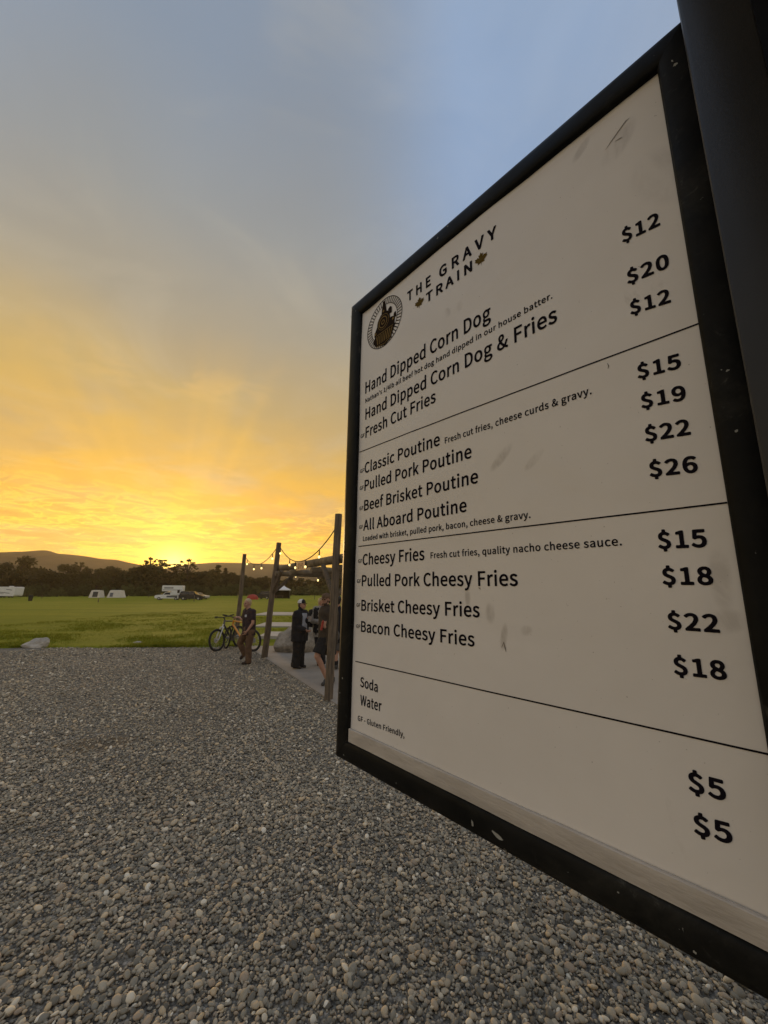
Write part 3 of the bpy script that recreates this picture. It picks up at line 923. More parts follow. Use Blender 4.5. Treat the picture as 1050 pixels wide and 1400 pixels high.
def wear_black():
    m = bpy.data.materials.new('chipped_black_paint'); m.use_nodes = True
    q = NG(m.node_tree); b = q.n['Principled BSDF']
    t = q.node('ShaderNodeTexCoord'); v = t.outputs['Object']
    n1 = q.noise(v, 14, 5, 0.6)
    c = q.ramp(n1, [(0.3, (0.006, 0.0065, 0.006)), (0.7, (0.016, 0.0155, 0.014))])
    n2 = q.noise(v, 70, 4, 0.6, 0.5); n3 = q.noise(v, 7, 2, 0.5)
    chip = q.math('MULTIPLY', q.maprange(n2, 0.70, 0.72, 0, 1), q.maprange(n3, 0.54, 0.60, 0, 1))
    c = q.mix(q.math('MULTIPLY', chip, 0.7), c, (0.36, 0.36, 0.33, 1))
    dust = q.noise(v, 4.5, 8, 0.72, 0.6)
    c = q.mix(q.maprange(dust, 0.48, 0.72, 0.0, 0.55), c, (0.050, 0.047, 0.038, 1))
    rub = q.noise(v, 34, 6, 0.7, 1.2)
    c = q.mix(q.math('MULTIPLY', q.maprange(rub, 0.58, 0.72, 0.0, 0.6), q.maprange(dust, 0.44, 0.6, 0.0, 1.0)), c, (0.095, 0.092, 0.078, 1))
    q.put(b.inputs['Base Color'], c)
    q.put(b.inputs['Roughness'], q.maprange(n1, 0.3, 0.7, 0.38, 0.6, False)); b.inputs['Specular IOR Level'].default_value = 0.09
    bn = q.node('ShaderNodeBump'); bn.inputs['Strength'].default_value = 0.25; bn.inputs['Distance'].default_value = 0.004
    q.put(bn.inputs['Height'], q.math('ADD', q.noise(v, 30, 4), q.math('MULTIPLY', chip, -1.2)))
    q.put(b.inputs['Normal'], bn.outputs[0])
    return m
M['frame'] = wear_black()

def sheet_material():
    m = bpy.data.materials.new('printed_sheet'); m.use_nodes = True
    q = NG(m.node_tree); b = q.n['Principled BSDF']
    t = q.node('ShaderNodeTexCoord'); v = t.outputs['Object']
    n1 = q.noise(v, 3.2, 5, 0.55)
    c = q.ramp(n1, [(0.32, (0.74, 0.700, 0.645)), (0.68, (0.81, 0.772, 0.720))])
    # smudges and drips with shapes of their own
    mp = q.node('ShaderNodeMapping'); q.put(mp.inputs[0], v); mp.inputs['Scale'].default_value = (1, 1, 0.45)
    mp.inputs['Rotation'].default_value = (0.2, 0.5, 0.3)
    sm = q.noise(mp.outputs[0], 22, 5, 0.62, 0.7); sm2 = q.noise(v, 4.6, 2, 0.5)
    f = q.math('MULTIPLY', q.maprange(sm, 0.64, 0.78, 0, 0.35), q.maprange(sm2, 0.54, 0.66, 0, 1))
    c = q.mix(f, c, (0.24, 0.20, 0.155, 1))
    for (px, py, ls, lz, rot_, amt) in [(686, 626, 0.026, 0.009, 0.75, 0.55), (731, 629, 0.020, 0.007, 0.7, 0.45), (612, 428, 0.008, 0.012, 0.2, 0.35), (629, 419, 0.008, 0.012, 0.0, 0.35),
                                         (846, 196, 0.030, 0.016, 0.9, 0.40), (795, 205, 0.018, 0.008, 0.8, 0.35), (671, 838, 0.009, 0.016, 0.0, 0.40), (690, 870, 0.006, 0.020, -0.2, 0.45), (640, 815, 0.006, 0.018, 0.0, 0.40),
                                         (720, 862, 0.010, 0.007, 0.3, 0.45), (905, 240, 0.030, 0.050, 0.4, 0.25), (985, 790, 0.010, 0.035, 0.0, 0.28), (990, 850, 0.022, 0.012, 0.2, 0.30)]:
        sc_, zc_ = plane_q(px, py)
        cpos = SP(sc_, zc_) - ORG
        dv = q.vmath('SUBTRACT', v, tuple(cpos))
        A1 = (-SD * math.cos(rot_) + UPZ * math.sin(rot_)) / ls
        A2 = (SD * math.sin(rot_) + UPZ * math.cos(rot_)) / lz
        e1 = q.vmath('DOT_PRODUCT', dv, tuple(A1)); e2 = q.vmath('DOT_PRODUCT', dv, tuple(A2))
        rr = q.math('ADD', q.math('MULTIPLY', e1, e1), q.math('MULTIPLY', e2, e2))
        ff = q.math('MULTIPLY', q.maprange(rr, 0.1, 1.2, amt, 0.0), q.maprange(sm, 0.38, 0.62, 0.15, 1.0))
        c = q.mix(ff, c, (0.26, 0.215, 0.165, 1))
    # fine grime specks
    spk = q.maprange(q.noise(v, 260, 2, 0.5), 0.74, 0.78, 0, 0.5)
    c = q.mix(spk, c, (0.22, 0.18, 0.14, 1))
    q.put(b.inputs['Base Color'], c)
    b.inputs['Roughness'].default_value = 0.34
    b.inputs['Specular IOR Level'].default_value = 0.45
    bn = q.node('ShaderNodeBump'); bn.inputs['Strength'].default_value = 0.35; bn.inputs['Distance'].default_value = 0.012
    q.put(bn.inputs['Height'], q.math('ADD', q.noise(v, 5.5, 3, 0.5, 0.6), q.math('MULTIPLY', q.noise(v, 120, 3), 0.03)))
    q.put(b.inputs['Normal'], bn.outputs[0])
    return m
M['sheet'] = sheet_material()
M['strip'] = mat('weathered_strip', (0.50, 0.45, 0.39), 0.5, 0.22, 4, 0.15, 30, stretch=(2.0, 2.0, 9.0), col2=(0.62, 0.57, 0.505), detail=8)

# frame rails: mitred, with a rounded front
def rail(pts_outer, pts_inner):
    """pts: two (s, z) ends on the outer and on the inner side; cross section bulges to the viewer"""
    mb = MB()
    prof = [(0.0, -0.014), (0.0, 0.004), (0.10, 0.0085), (0.28, 0.0105), (0.72, 0.0105), (0.90, 0.009), (1.0, 0.005), (1.0, -0.014)]
    vs = []
    for o, i in zip(pts_outer, pts_inner):
        for t, off in prof:
            vs.append(SP(o[0] + (i[0] - o[0]) * t, o[1] + (i[1] - o[1]) * t, off))
    n = len(prof)
    fs = [tuple(range(n)), tuple(reversed(range(n, 2 * n)))]
    for k in range(n):
        k2 = (k + 1) % n
        fs.append((k, k2, k2 + n, k + n))
    mb.add(vs, fs)
    return mb.build('frame_rail', M['frame'], sign, origin=ORG, angle=50)
e = 0.0006
rail([(s_far, z_top), (s_near, z_top)], [(i_far + e, i_top), (i_near - e, i_top)])
rail([(s_near, z_bot), (s_far, z_bot)], [(i_near - e, i_bot), (i_far + e, i_bot)])
rail([(s_far, z_bot + e), (s_far, z_top - e)], [(i_far, i_bot + e), (i_far, i_top - e)])
rail([(s_near, z_top - e), (s_near, z_bot + e)], [(i_near, i_top - e), (i_near, i_bot + e)])
# backing board
mb = MB(); mb.add([SP(s_near + .012, z_bot + .012, -0.010), SP(s_far - .012, z_bot + .012, -0.010), SP(s_far - .012, z_top - .012, -0.010), SP(s_near + .012, z_top - .012, -0.010),
                   SP(s_near + .012, z_bot + .012, -0.004), SP(s_far - .012, z_bot + .012, -0.004), SP(s_far - .012, z_top - .012, -0.004), SP(s_near + .012, z_top - .012, -0.004)],
                  [(0, 1, 2, 3), (7, 6, 5, 4), (0, 4, 5, 1), (1, 5, 6, 2), (2, 6, 7, 3), (3, 7, 4, 0)])
mb.build('backing_board', M['black_paint'], sign, smooth=False, origin=ORG)

def swell(s, z):
    """the loose sheet is not quite flat: it lifts a little off its backing"""
    u = (s - i_near) / (i_far - i_near); w = (z - i_bot) / (i_top - i_bot)
    u = min(1.0, max(0.0, u)); w = min(1.0, max(0.0, w))
    k = 0.0022 * math.sin(math.pi * u) * (0.5 + 0.5 * math.sin(math.pi * w))
    k += 0.0011 * mnoise.noise(Vector((s * 7, z * 5, 1.0))) + 0.0007 * mnoise.noise(Vector((s * 15, z * 11, 4.0)))
    k += 0.0030 * math.exp(-((1 - u) / 0.03) ** 2) * math.exp(-((w - 0.86) / 0.12) ** 2) 
    k += 0.0026 * math.exp(-((w - 1.0) / 0.03) ** 2) * math.exp(-((u - 0.55) / 0.25) ** 2)
    return k
NX, NZ = 46, 64
vs = []; fs = []
sheet_bot = i_bot - 0.004
for j in range(NZ):
    for i in range(NX):
        s = i_near - 0.004 + (i_far - i_near + 0.008) * i / (NX - 1)
        zz = sheet_bot + (i_top + 0.004 - sheet_bot) * j / (NZ - 1)
        vs.append(SP(s, zz, swell(s, zz)))
for j in range(NZ - 1):
    for i in range(NX - 1):
        fs.append((j * NX + i, (j + 1) * NX + i, (j + 1) * NX + i + 1, j * NX + i + 1))
mb = MB(); mb.add(vs, fs)
sheet = mb.build('menu_sheet', M['sheet'], sign, origin=ORG, fix=False, angle=180)
# weathered strip along the bottom, and the clear edge above it
z_strip = -0.531 * PD
mb = MB()
n = 30
sv = []
for i in range(n + 1):
    s = i_near + 0.001 + (i_far - i_near - 0.002) * i / n
    for zz, off in ((i_bot + 0.0005, 0.0015), (i_bot + 0.0005, 0.0062), (z_strip - 0.001, 0.0062), (z_strip, 0.0050), (z_strip, 0.0015)):
        sv.append(SP(s, zz + 0.0006 * mnoise.noise(Vector((s * 12, zz * 3, 9))), off))
sf = []
for i in range(n):
    for k in range(4):
        sf.append((i * 5 + k, i * 5 + k + 1, (i + 1) * 5 + k + 1, (i + 1) * 5 + k))
mb.add(sv, sf)
mb.build('bottom_strip', M['strip'], sign, origin=ORG, angle=30)

# ---- lettering: glyph outlines, x y pairs, capital height 200 units; (advance, loops)
GLYPHS = {}
GOFF = {'text': 0.028, 'price': 0.052, 'head': 0.050}
GLYPHS['text'] = {
    ' ': (70, []),
    '&': (194, [[48, -6, 28, 4, 14, 19, 8, 30, 5, 43, 5, 63, 9, 75, 16, 87, 27, 99, 41, 111, 34, 135, 31, 151, 32, 170, 37, 183, 46, 195, 60, 205, 76, 209, 92, 208, 108, 202, 120, 191, 126, 175, 127, 159, 122, 143, 115, 131, 85, 103, 104, 79, 124, 59, 128, 60, 136, 74, 152, 112, 176, 113, 183, 111, 184, 107, 174, 79, 164, 58, 152, 39, 164, 30, 184, 21, 186, 19, 186, 15, 180, -5, 176, -9, 156, -3, 128, 12, 108, -1, 88, -7, 68, -9], [65, 23, 76, 22, 88, 25, 100, 31, 101, 35, 80, 56, 60, 81, 56, 82, 48, 74, 42, 63, 40, 47, 43, 39, 48, 32, 56, 26], [68, 135, 68, 133, 72, 132, 76, 135, 88, 146, 94, 155, 96, 163, 95, 171, 88, 179, 76, 179, 66, 171, 63, 155]]),
    "'": (85, [[27, 127, 25, 130, 20, 178, 19, 210, 23, 216, 51, 216, 55, 214, 56, 210, 56, 182, 51, 130, 47, 126]]),
    ',': (85, [[17, -56, 9, -37, 10, -33, 28, -21, 35, -9, 33, -6, 24, -1, 17, 7, 15, 15, 17, 26, 21, 32, 29, 38, 37, 40, 49, 38, 59, 31, 64, 19, 66, -1, 62, -17, 53, -33, 42, -45, 25, -56, 21, -57]]),
    '-': (104, [[11, 62, 7, 65, 7, 69, 7, 85, 11, 91, 83, 92, 87, 89, 88, 65, 83, 61]]),
    '.': (85, [[26, -6, 20, -1, 16, 7, 15, 19, 17, 27, 22, 34, 30, 39, 42, 40, 50, 36, 56, 31, 60, 23, 61, 11, 58, 3, 54, -2, 46, -8, 34, -9]]),
    '/': (116, [[5, -54, 1, -54, -2, -50, -2, -46, 79, 218, 81, 221, 85, 222, 105, 222, 108, 218, 108, 214, 27, -50, 21, -54]]),
    '1': (160, [[26, -6, 22, -5, 19, -2, 19, 22, 22, 26, 62, 26, 63, 30, 63, 162, 58, 164, 30, 165, 27, 170, 27, 186, 30, 191, 54, 197, 74, 206, 94, 206, 99, 202, 99, 198, 99, 30, 102, 26, 134, 26, 138, 23, 139, -2, 134, -6]]),
    '4': (160, [[96, -6, 92, -6, 87, -2, 87, 46, 84, 50, 4, 50, 0, 54, 0, 70, 1, 74, 84, 203, 88, 206, 116, 206, 120, 204, 122, 198, 122, 82, 124, 81, 144, 81, 147, 78, 149, 54, 144, 50, 124, 49, 122, 46, 122, 2, 120, -4, 116, -6], [43, 82, 48, 81, 60, 81, 84, 81, 87, 82, 87, 138, 84, 144]]),
    'A': (175, [[3, -6, -1, -5, -4, -2, -4, 2, 64, 202, 67, 205, 99, 205, 103, 198, 170, -2, 167, -5, 163, -6, 135, -5, 133, -2, 115, 54, 51, 56, 48, 50, 31, -2, 27, -6], [61, 90, 63, 87, 103, 88, 83, 157, 79, 150]]),
    'B': (188, [[30, -6, 26, -5, 22, -2, 22, 2, 23, 202, 26, 205, 30, 206, 98, 205, 118, 202, 134, 196, 143, 190, 151, 182, 156, 174, 160, 162, 161, 146, 159, 134, 153, 122, 143, 110, 144, 106, 154, 100, 162, 92, 170, 76, 172, 66, 172, 50, 166, 30, 162, 22, 149, 10, 134, 2, 122, -2, 102, -5], [59, 26, 102, 27, 114, 29, 124, 34, 132, 42, 135, 50, 136, 62, 133, 74, 124, 82, 110, 88, 94, 90, 62, 90, 58, 86], [59, 122, 62, 121, 90, 121, 102, 123, 114, 127, 122, 134, 125, 142, 124, 154, 121, 162, 114, 169, 102, 173, 61, 174, 58, 170]]),
    'C': (183, [[78, -6, 65, -1, 46, 11, 30, 28, 22, 43, 14, 67, 11, 83, 10, 103, 13, 131, 18, 147, 28, 167, 36, 179, 49, 191, 66, 201, 78, 206, 102, 209, 118, 208, 134, 203, 150, 195, 163, 183, 165, 179, 163, 175, 150, 159, 146, 157, 142, 158, 126, 171, 110, 176, 90, 174, 82, 171, 70, 163, 58, 147, 49, 123, 48, 91, 52, 67, 58, 52, 64, 43, 74, 33, 86, 27, 102, 24, 118, 26, 130, 31, 150, 47, 154, 45, 167, 31, 170, 27, 169, 23, 150, 5, 130, -5, 102, -9]]),
    'D': (197, [[30, -6, 26, -5, 22, -2, 22, 2, 23, 202, 26, 205, 30, 206, 90, 205, 110, 202, 130, 194, 142, 186, 158, 170, 167, 154, 175, 130, 177, 102, 176, 82, 171, 58, 165, 42, 154, 26, 143, 14, 118, 1, 94, -5], [61, 26, 94, 28, 114, 37, 122, 43, 130, 54, 138, 78, 139, 114, 132, 142, 125, 154, 118, 161, 106, 168, 94, 172, 62, 174, 58, 170, 58, 30]]),
    'F': (160, [[30, -6, 26, -5, 22, -2, 22, 2, 23, 202, 26, 205, 30, 206, 146, 204, 148, 198, 148, 186, 148, 178, 146, 174, 62, 173, 58, 170, 59, 118, 62, 117, 130, 117, 133, 114, 135, 110, 135, 90, 133, 86, 130, 84, 62, 84, 59, 82, 58, -2, 54, -5]]),
    'G': (197, [[78, -5, 58, 3, 46, 11, 30, 29, 22, 43, 14, 67, 11, 83, 10, 103, 13, 131, 21, 155, 30, 170, 41, 183, 56, 195, 70, 202, 94, 208, 110, 209, 126, 207, 142, 202, 158, 193, 169, 183, 171, 179, 169, 175, 155, 159, 150, 157, 131, 171, 114, 176, 90, 173, 70, 162, 56, 143, 49, 123, 47, 99, 51, 71, 55, 59, 62, 46, 78, 32, 98, 25, 114, 24, 126, 27, 136, 31, 139, 35, 139, 75, 134, 77, 102, 77, 98, 79, 96, 83, 97, 107, 102, 109, 170, 109, 173, 103, 173, 19, 170, 14, 158, 5, 134, -5, 106, -9]]),
    'H': (208, [[30, -6, 26, -5, 22, -2, 22, 2, 23, 202, 26, 205, 30, 206, 54, 205, 58, 202, 59, 122, 138, 122, 140, 126, 141, 202, 146, 206, 174, 205, 177, 198, 177, -2, 174, -5, 170, -6, 146, -6, 141, -2, 140, 86, 138, 89, 62, 89, 58, 86, 58, -2, 54, -5]]),
    'L': (157, [[30, -6, 26, -5, 22, -2, 22, 2, 22, 198, 23, 202, 26, 205, 54, 205, 58, 202, 58, 198, 58, 30, 62, 27, 142, 27, 146, 22, 146, -2, 142, -5, 138, -6]]),
    'N': (206, [[30, -6, 26, -5, 22, -2, 22, 2, 23, 202, 26, 205, 30, 206, 54, 206, 58, 203, 138, 64, 141, 70, 141, 202, 146, 206, 170, 206, 174, 203, 175, 198, 175, 2, 174, -3, 170, -6, 146, -6, 142, -5, 138, -2, 58, 139, 56, 134, 57, -2, 54, -5, 50, -6]]),
    'P': (182, [[30, -6, 26, -5, 22, -2, 22, 2, 23, 202, 26, 205, 30, 206, 94, 205, 118, 202, 134, 196, 152, 182, 162, 162, 164, 150, 164, 130, 158, 110, 146, 93, 126, 81, 98, 75, 62, 74, 58, 70, 58, -2, 54, -5], [59, 106, 98, 107, 110, 110, 118, 114, 125, 122, 128, 134, 128, 150, 123, 162, 114, 169, 102, 172, 62, 174, 58, 170]]),
    'S': (172, [[55, -6, 31, 4, 9, 23, 8, 27, 10, 31, 23, 47, 27, 49, 31, 48, 47, 35, 63, 27, 79, 24, 91, 25, 103, 28, 114, 35, 119, 47, 119, 59, 114, 67, 107, 73, 51, 99, 31, 113, 24, 123, 19, 135, 17, 151, 18, 163, 22, 175, 27, 183, 35, 192, 47, 200, 59, 205, 75, 209, 103, 207, 123, 200, 139, 191, 148, 183, 150, 179, 147, 174, 135, 160, 131, 157, 111, 170, 99, 174, 83, 176, 71, 174, 63, 170, 56, 163, 54, 155, 54, 147, 59, 139, 67, 132, 123, 106, 143, 91, 151, 79, 155, 67, 156, 55, 155, 39, 150, 27, 142, 15, 131, 5, 119, -2, 103, -7, 91, -9, 75, -9]]),
    'W': (249, [[49, -6, 44, -2, 2, 202, 5, 205, 9, 206, 33, 206, 38, 202, 65, 60, 69, 64, 104, 202, 109, 206, 133, 205, 137, 202, 173, 55, 203, 202, 209, 206, 233, 205, 237, 202, 197, 2, 193, -5, 161, -6, 157, -5, 155, -2, 121, 134, 117, 133, 85, -2, 81, -5]]),
    'a': (163, [[38, -5, 22, 6, 13, 23, 11, 35, 11, 47, 17, 63, 27, 75, 42, 84, 66, 93, 98, 98, 101, 103, 99, 111, 94, 119, 86, 124, 78, 125, 58, 123, 34, 110, 30, 110, 26, 114, 18, 128, 17, 135, 38, 148, 62, 156, 86, 157, 106, 153, 116, 147, 124, 139, 131, 127, 136, 111, 137, 91, 137, -1, 134, -5, 130, -6, 110, -6, 106, -2, 102, 6, 86, -3, 70, -8, 54, -9], [60, 23, 78, 24, 90, 30, 101, 39, 101, 67, 98, 70, 66, 63, 50, 53, 46, 45, 46, 34, 51, 27]]),
    'b': (178, [[24, -5, 20, -1, 20, 3, 20, 219, 24, 223, 52, 223, 56, 219, 56, 215, 56, 145, 80, 155, 96, 158, 116, 155, 132, 147, 144, 135, 156, 111, 160, 87, 160, 63, 155, 43, 146, 23, 132, 7, 120, -2, 108, -7, 88, -9, 72, -6, 52, 4, 48, -5], [69, 27, 84, 23, 100, 26, 111, 35, 119, 51, 123, 75, 120, 103, 112, 117, 100, 124, 88, 125, 78, 123, 64, 115, 56, 107, 56, 35]]),
    'c': (148, [[61, -6, 49, -1, 37, 7, 25, 19, 18, 31, 12, 47, 9, 63, 9, 83, 12, 99, 16, 111, 24, 127, 33, 136, 46, 147, 57, 152, 77, 157, 93, 157, 105, 155, 117, 150, 132, 139, 134, 135, 133, 131, 121, 115, 117, 113, 101, 122, 89, 125, 73, 123, 61, 115, 53, 104, 47, 91, 45, 75, 47, 59, 55, 39, 69, 27, 81, 23, 93, 23, 105, 28, 121, 38, 125, 35, 137, 15, 135, 11, 125, 3, 105, -6, 85, -9]]),
    'd': (178, [[53, -5, 41, 1, 29, 11, 20, 23, 14, 39, 10, 59, 9, 75, 11, 95, 16, 111, 30, 135, 44, 147, 57, 154, 69, 157, 85, 157, 97, 155, 113, 148, 114, 219, 117, 222, 145, 223, 149, 220, 150, 215, 150, -1, 145, -6, 122, -5, 118, -1, 117, 6, 101, -3, 85, -8, 69, -9], [65, 27, 77, 23, 89, 24, 101, 29, 113, 40, 113, 111, 105, 119, 93, 124, 77, 125, 65, 119, 56, 111, 49, 95, 46, 75, 49, 51, 56, 35]]),
    'e': (160, [[61, -5, 49, 0, 37, 8, 26, 19, 18, 31, 12, 47, 9, 63, 9, 83, 12, 99, 17, 115, 24, 127, 33, 137, 45, 147, 57, 153, 69, 156, 81, 158, 97, 156, 117, 147, 129, 137, 135, 127, 144, 103, 145, 83, 144, 67, 141, 63, 137, 63, 49, 63, 46, 59, 46, 55, 54, 39, 61, 31, 69, 26, 81, 23, 97, 23, 109, 26, 125, 34, 130, 31, 139, 11, 137, 7, 129, 2, 105, -7, 85, -9], [46, 95, 49, 92, 53, 92, 109, 92, 112, 95, 109, 108, 102, 119, 93, 125, 81, 126, 69, 124, 60, 119, 50, 107]]),
    'f': (98, [[31, -6, 27, -5, 24, -2, 24, 2, 23, 122, 7, 123, 4, 126, 3, 146, 7, 152, 24, 154, 24, 178, 27, 194, 32, 206, 39, 215, 51, 223, 63, 226, 75, 226, 91, 224, 102, 218, 97, 194, 91, 191, 79, 195, 67, 193, 62, 186, 60, 178, 60, 154, 87, 153, 90, 150, 91, 130, 91, 126, 87, 123, 63, 122, 60, 118, 59, -2, 55, -5]]),
    'g': (163, [[48, -71, 32, -65, 20, -57, 12, -46, 9, -34, 9, -22, 11, -14, 16, -5, 27, 6, 21, 14, 17, 26, 19, 42, 30, 58, 20, 74, 15, 90, 14, 106, 18, 122, 24, 133, 33, 142, 44, 150, 60, 156, 76, 158, 96, 154, 148, 154, 153, 150, 152, 126, 148, 124, 130, 122, 134, 106, 134, 90, 130, 74, 122, 62, 108, 50, 92, 44, 72, 41, 56, 45, 52, 44, 49, 34, 52, 27, 60, 25, 116, 23, 128, 20, 140, 14, 149, 6, 154, -6, 156, -18, 152, -34, 140, -51, 132, -58, 116, -66, 100, -71, 84, -73, 64, -73], [56, -42, 76, -45, 100, -42, 108, -38, 116, -31, 119, -26, 120, -18, 116, -12, 108, -9, 52, -6, 44, -15, 41, -26, 44, -34], [69, 70, 80, 70, 88, 73, 96, 82, 100, 90, 101, 102, 98, 114, 91, 122, 80, 128, 68, 127, 60, 124, 52, 114, 50, 106, 49, 94, 53, 82, 60, 74]]),
    'h': (175, [[28, -6, 24, -5, 20, -2, 20, 2, 20, 218, 24, 223, 52, 223, 56, 218, 56, 142, 72, 151, 84, 156, 108, 157, 120, 154, 128, 149, 136, 142, 143, 130, 147, 118, 149, 102, 149, -2, 144, -6, 120, -6, 113, -2, 112, 106, 109, 114, 104, 121, 96, 124, 88, 124, 71, 118, 57, 106, 56, 102, 56, -2, 52, -5]]),
    'i': (84, [[28, -6, 24, -5, 20, -2, 20, 2, 20, 150, 24, 154, 52, 154, 55, 150, 56, 146, 56, -2, 52, -5], [32, 174, 24, 178, 19, 182, 16, 190, 17, 202, 21, 210, 28, 215, 36, 217, 44, 216, 52, 213, 57, 206, 60, 198, 59, 190, 56, 182, 48, 175, 40, 173]]),
    'k': (160, [[28, -6, 24, -5, 20, -2, 20, 2, 20, 218, 24, 223, 52, 222, 55, 218, 55, 214, 56, 86, 112, 153, 140, 154, 144, 153, 146, 150, 147, 146, 144, 142, 101, 90, 100, 86, 152, 5, 153, -2, 148, -6, 120, -5, 115, -2, 80, 57, 76, 61, 56, 35, 55, -2, 52, -5]]),
    'l': (86, [[36, -6, 29, -1, 24, 7, 20, 23, 20, 219, 24, 223, 52, 223, 56, 219, 56, 215, 56, 27, 60, 23, 64, 23, 68, 19, 71, -1, 68, -7, 60, -9, 48, -9]]),
    'n': (175, [[28, -6, 24, -5, 20, -2, 20, 2, 20, 150, 24, 153, 48, 153, 51, 150, 52, 142, 56, 141, 72, 151, 92, 157, 112, 156, 128, 149, 141, 134, 148, 110, 149, -2, 144, -6, 120, -6, 113, -2, 112, 106, 109, 114, 104, 121, 96, 124, 88, 124, 71, 118, 57, 106, 56, 102, 56, -2, 52, -5]]),
    'o': (174, [[61, -6, 49, -1, 37, 8, 26, 19, 18, 31, 12, 47, 9, 63, 9, 83, 11, 99, 15, 111, 24, 127, 33, 137, 45, 147, 57, 153, 73, 157, 85, 157, 101, 155, 117, 149, 129, 141, 141, 128, 146, 119, 151, 107, 156, 87, 157, 71, 154, 51, 151, 39, 142, 23, 133, 11, 121, 2, 109, -4, 93, -8, 73, -8], [67, 27, 77, 23, 85, 23, 99, 27, 111, 39, 118, 55, 120, 75, 116, 99, 107, 115, 93, 124, 77, 125, 65, 120, 55, 111, 48, 95, 45, 75, 49, 52, 57, 36]]),
    'p': (178, [[28, -68, 24, -68, 20, -64, 20, -60, 20, 148, 21, 152, 28, 154, 48, 153, 53, 144, 56, 143, 76, 154, 92, 157, 108, 157, 124, 152, 135, 144, 144, 135, 151, 124, 157, 108, 160, 88, 160, 64, 157, 48, 151, 32, 144, 20, 134, 8, 124, 0, 108, -7, 84, -9, 56, 0, 56, -64, 52, -68], [79, 24, 96, 24, 108, 31, 117, 44, 122, 60, 123, 84, 118, 108, 108, 120, 96, 125, 84, 125, 76, 122, 56, 108, 56, 36, 67, 28]]),
    'q': (178, [[121, -68, 117, -68, 114, -64, 113, 3, 97, -5, 81, -9, 65, -8, 50, -4, 37, 3, 28, 12, 20, 24, 13, 40, 10, 60, 9, 76, 11, 96, 16, 112, 24, 128, 35, 140, 45, 148, 61, 155, 77, 157, 89, 157, 101, 154, 117, 145, 121, 153, 145, 154, 148, 152, 150, 148, 149, -64, 145, -68], [74, 24, 85, 23, 93, 25, 105, 32, 113, 40, 113, 112, 103, 120, 89, 125, 73, 124, 61, 116, 52, 104, 47, 88, 46, 64, 51, 44, 61, 30]]),
    'r': (115, [[28, -6, 24, -5, 20, -2, 20, 2, 20, 150, 24, 153, 48, 153, 51, 150, 52, 142, 56, 140, 68, 151, 80, 156, 96, 157, 108, 154, 112, 150, 112, 146, 107, 126, 104, 122, 88, 124, 76, 120, 65, 110, 56, 94, 56, -2, 52, -5]]),
    's': (137, [[39, -5, 19, 3, 4, 15, 4, 19, 15, 35, 19, 39, 23, 39, 47, 24, 59, 22, 71, 22, 79, 24, 86, 31, 88, 43, 79, 52, 39, 70, 22, 83, 16, 91, 12, 103, 13, 123, 23, 141, 31, 147, 43, 153, 67, 158, 91, 154, 111, 144, 118, 139, 119, 136, 118, 131, 107, 117, 103, 114, 99, 115, 79, 125, 63, 127, 55, 125, 48, 119, 47, 115, 47, 107, 55, 99, 95, 82, 111, 71, 117, 63, 122, 51, 123, 39, 121, 27, 111, 9, 103, 2, 91, -4, 79, -8, 63, -9]]),
    't': (112, [[50, -5, 42, -1, 34, 7, 26, 27, 24, 47, 24, 119, 22, 122, 6, 123, 2, 127, 2, 147, 4, 151, 26, 155, 28, 191, 34, 196, 58, 194, 60, 191, 60, 159, 62, 154, 94, 154, 98, 153, 100, 147, 100, 127, 98, 123, 62, 122, 60, 119, 60, 43, 62, 31, 66, 25, 70, 23, 82, 23, 94, 26, 98, 25, 105, 3, 104, -1, 95, -5, 78, -9, 62, -8]]),
    'u': (175, [[49, -6, 39, -1, 29, 8, 23, 19, 19, 35, 17, 55, 18, 151, 21, 153, 41, 154, 49, 154, 53, 151, 55, 43, 57, 35, 61, 28, 69, 24, 77, 24, 93, 29, 105, 39, 110, 47, 111, 151, 117, 154, 141, 154, 146, 151, 146, 147, 145, -3, 141, -6, 117, -5, 115, -1, 113, 11, 98, -1, 85, -7, 69, -9]]),
    'v': (151, [[58, -6, 54, -5, 52, -2, -2, 146, -2, 150, 2, 153, 22, 154, 30, 154, 35, 150, 70, 42, 74, 44, 109, 150, 114, 154, 142, 152, 144, 146, 92, -2, 86, -6]]),
    'w': (228, [[50, -6, 46, -5, 43, -2, 2, 146, 2, 150, 6, 153, 26, 154, 34, 154, 38, 150, 62, 57, 66, 49, 94, 152, 98, 154, 122, 154, 127, 150, 154, 52, 158, 51, 183, 150, 186, 153, 206, 154, 214, 153, 217, 150, 217, 146, 178, 1, 174, -5, 142, -6, 136, -2, 110, 98, 83, -2, 78, -6]]),
    'y': (151, [[10, -67, 5, -61, 11, -37, 14, -35, 30, -37, 39, -33, 49, -21, 57, -1, -2, 147, -1, 151, 2, 153, 22, 154, 30, 154, 35, 151, 74, 41, 109, 151, 114, 154, 142, 152, 144, 147, 143, 143, 89, -13, 75, -41, 62, -57, 48, -65, 30, -69]]),
}
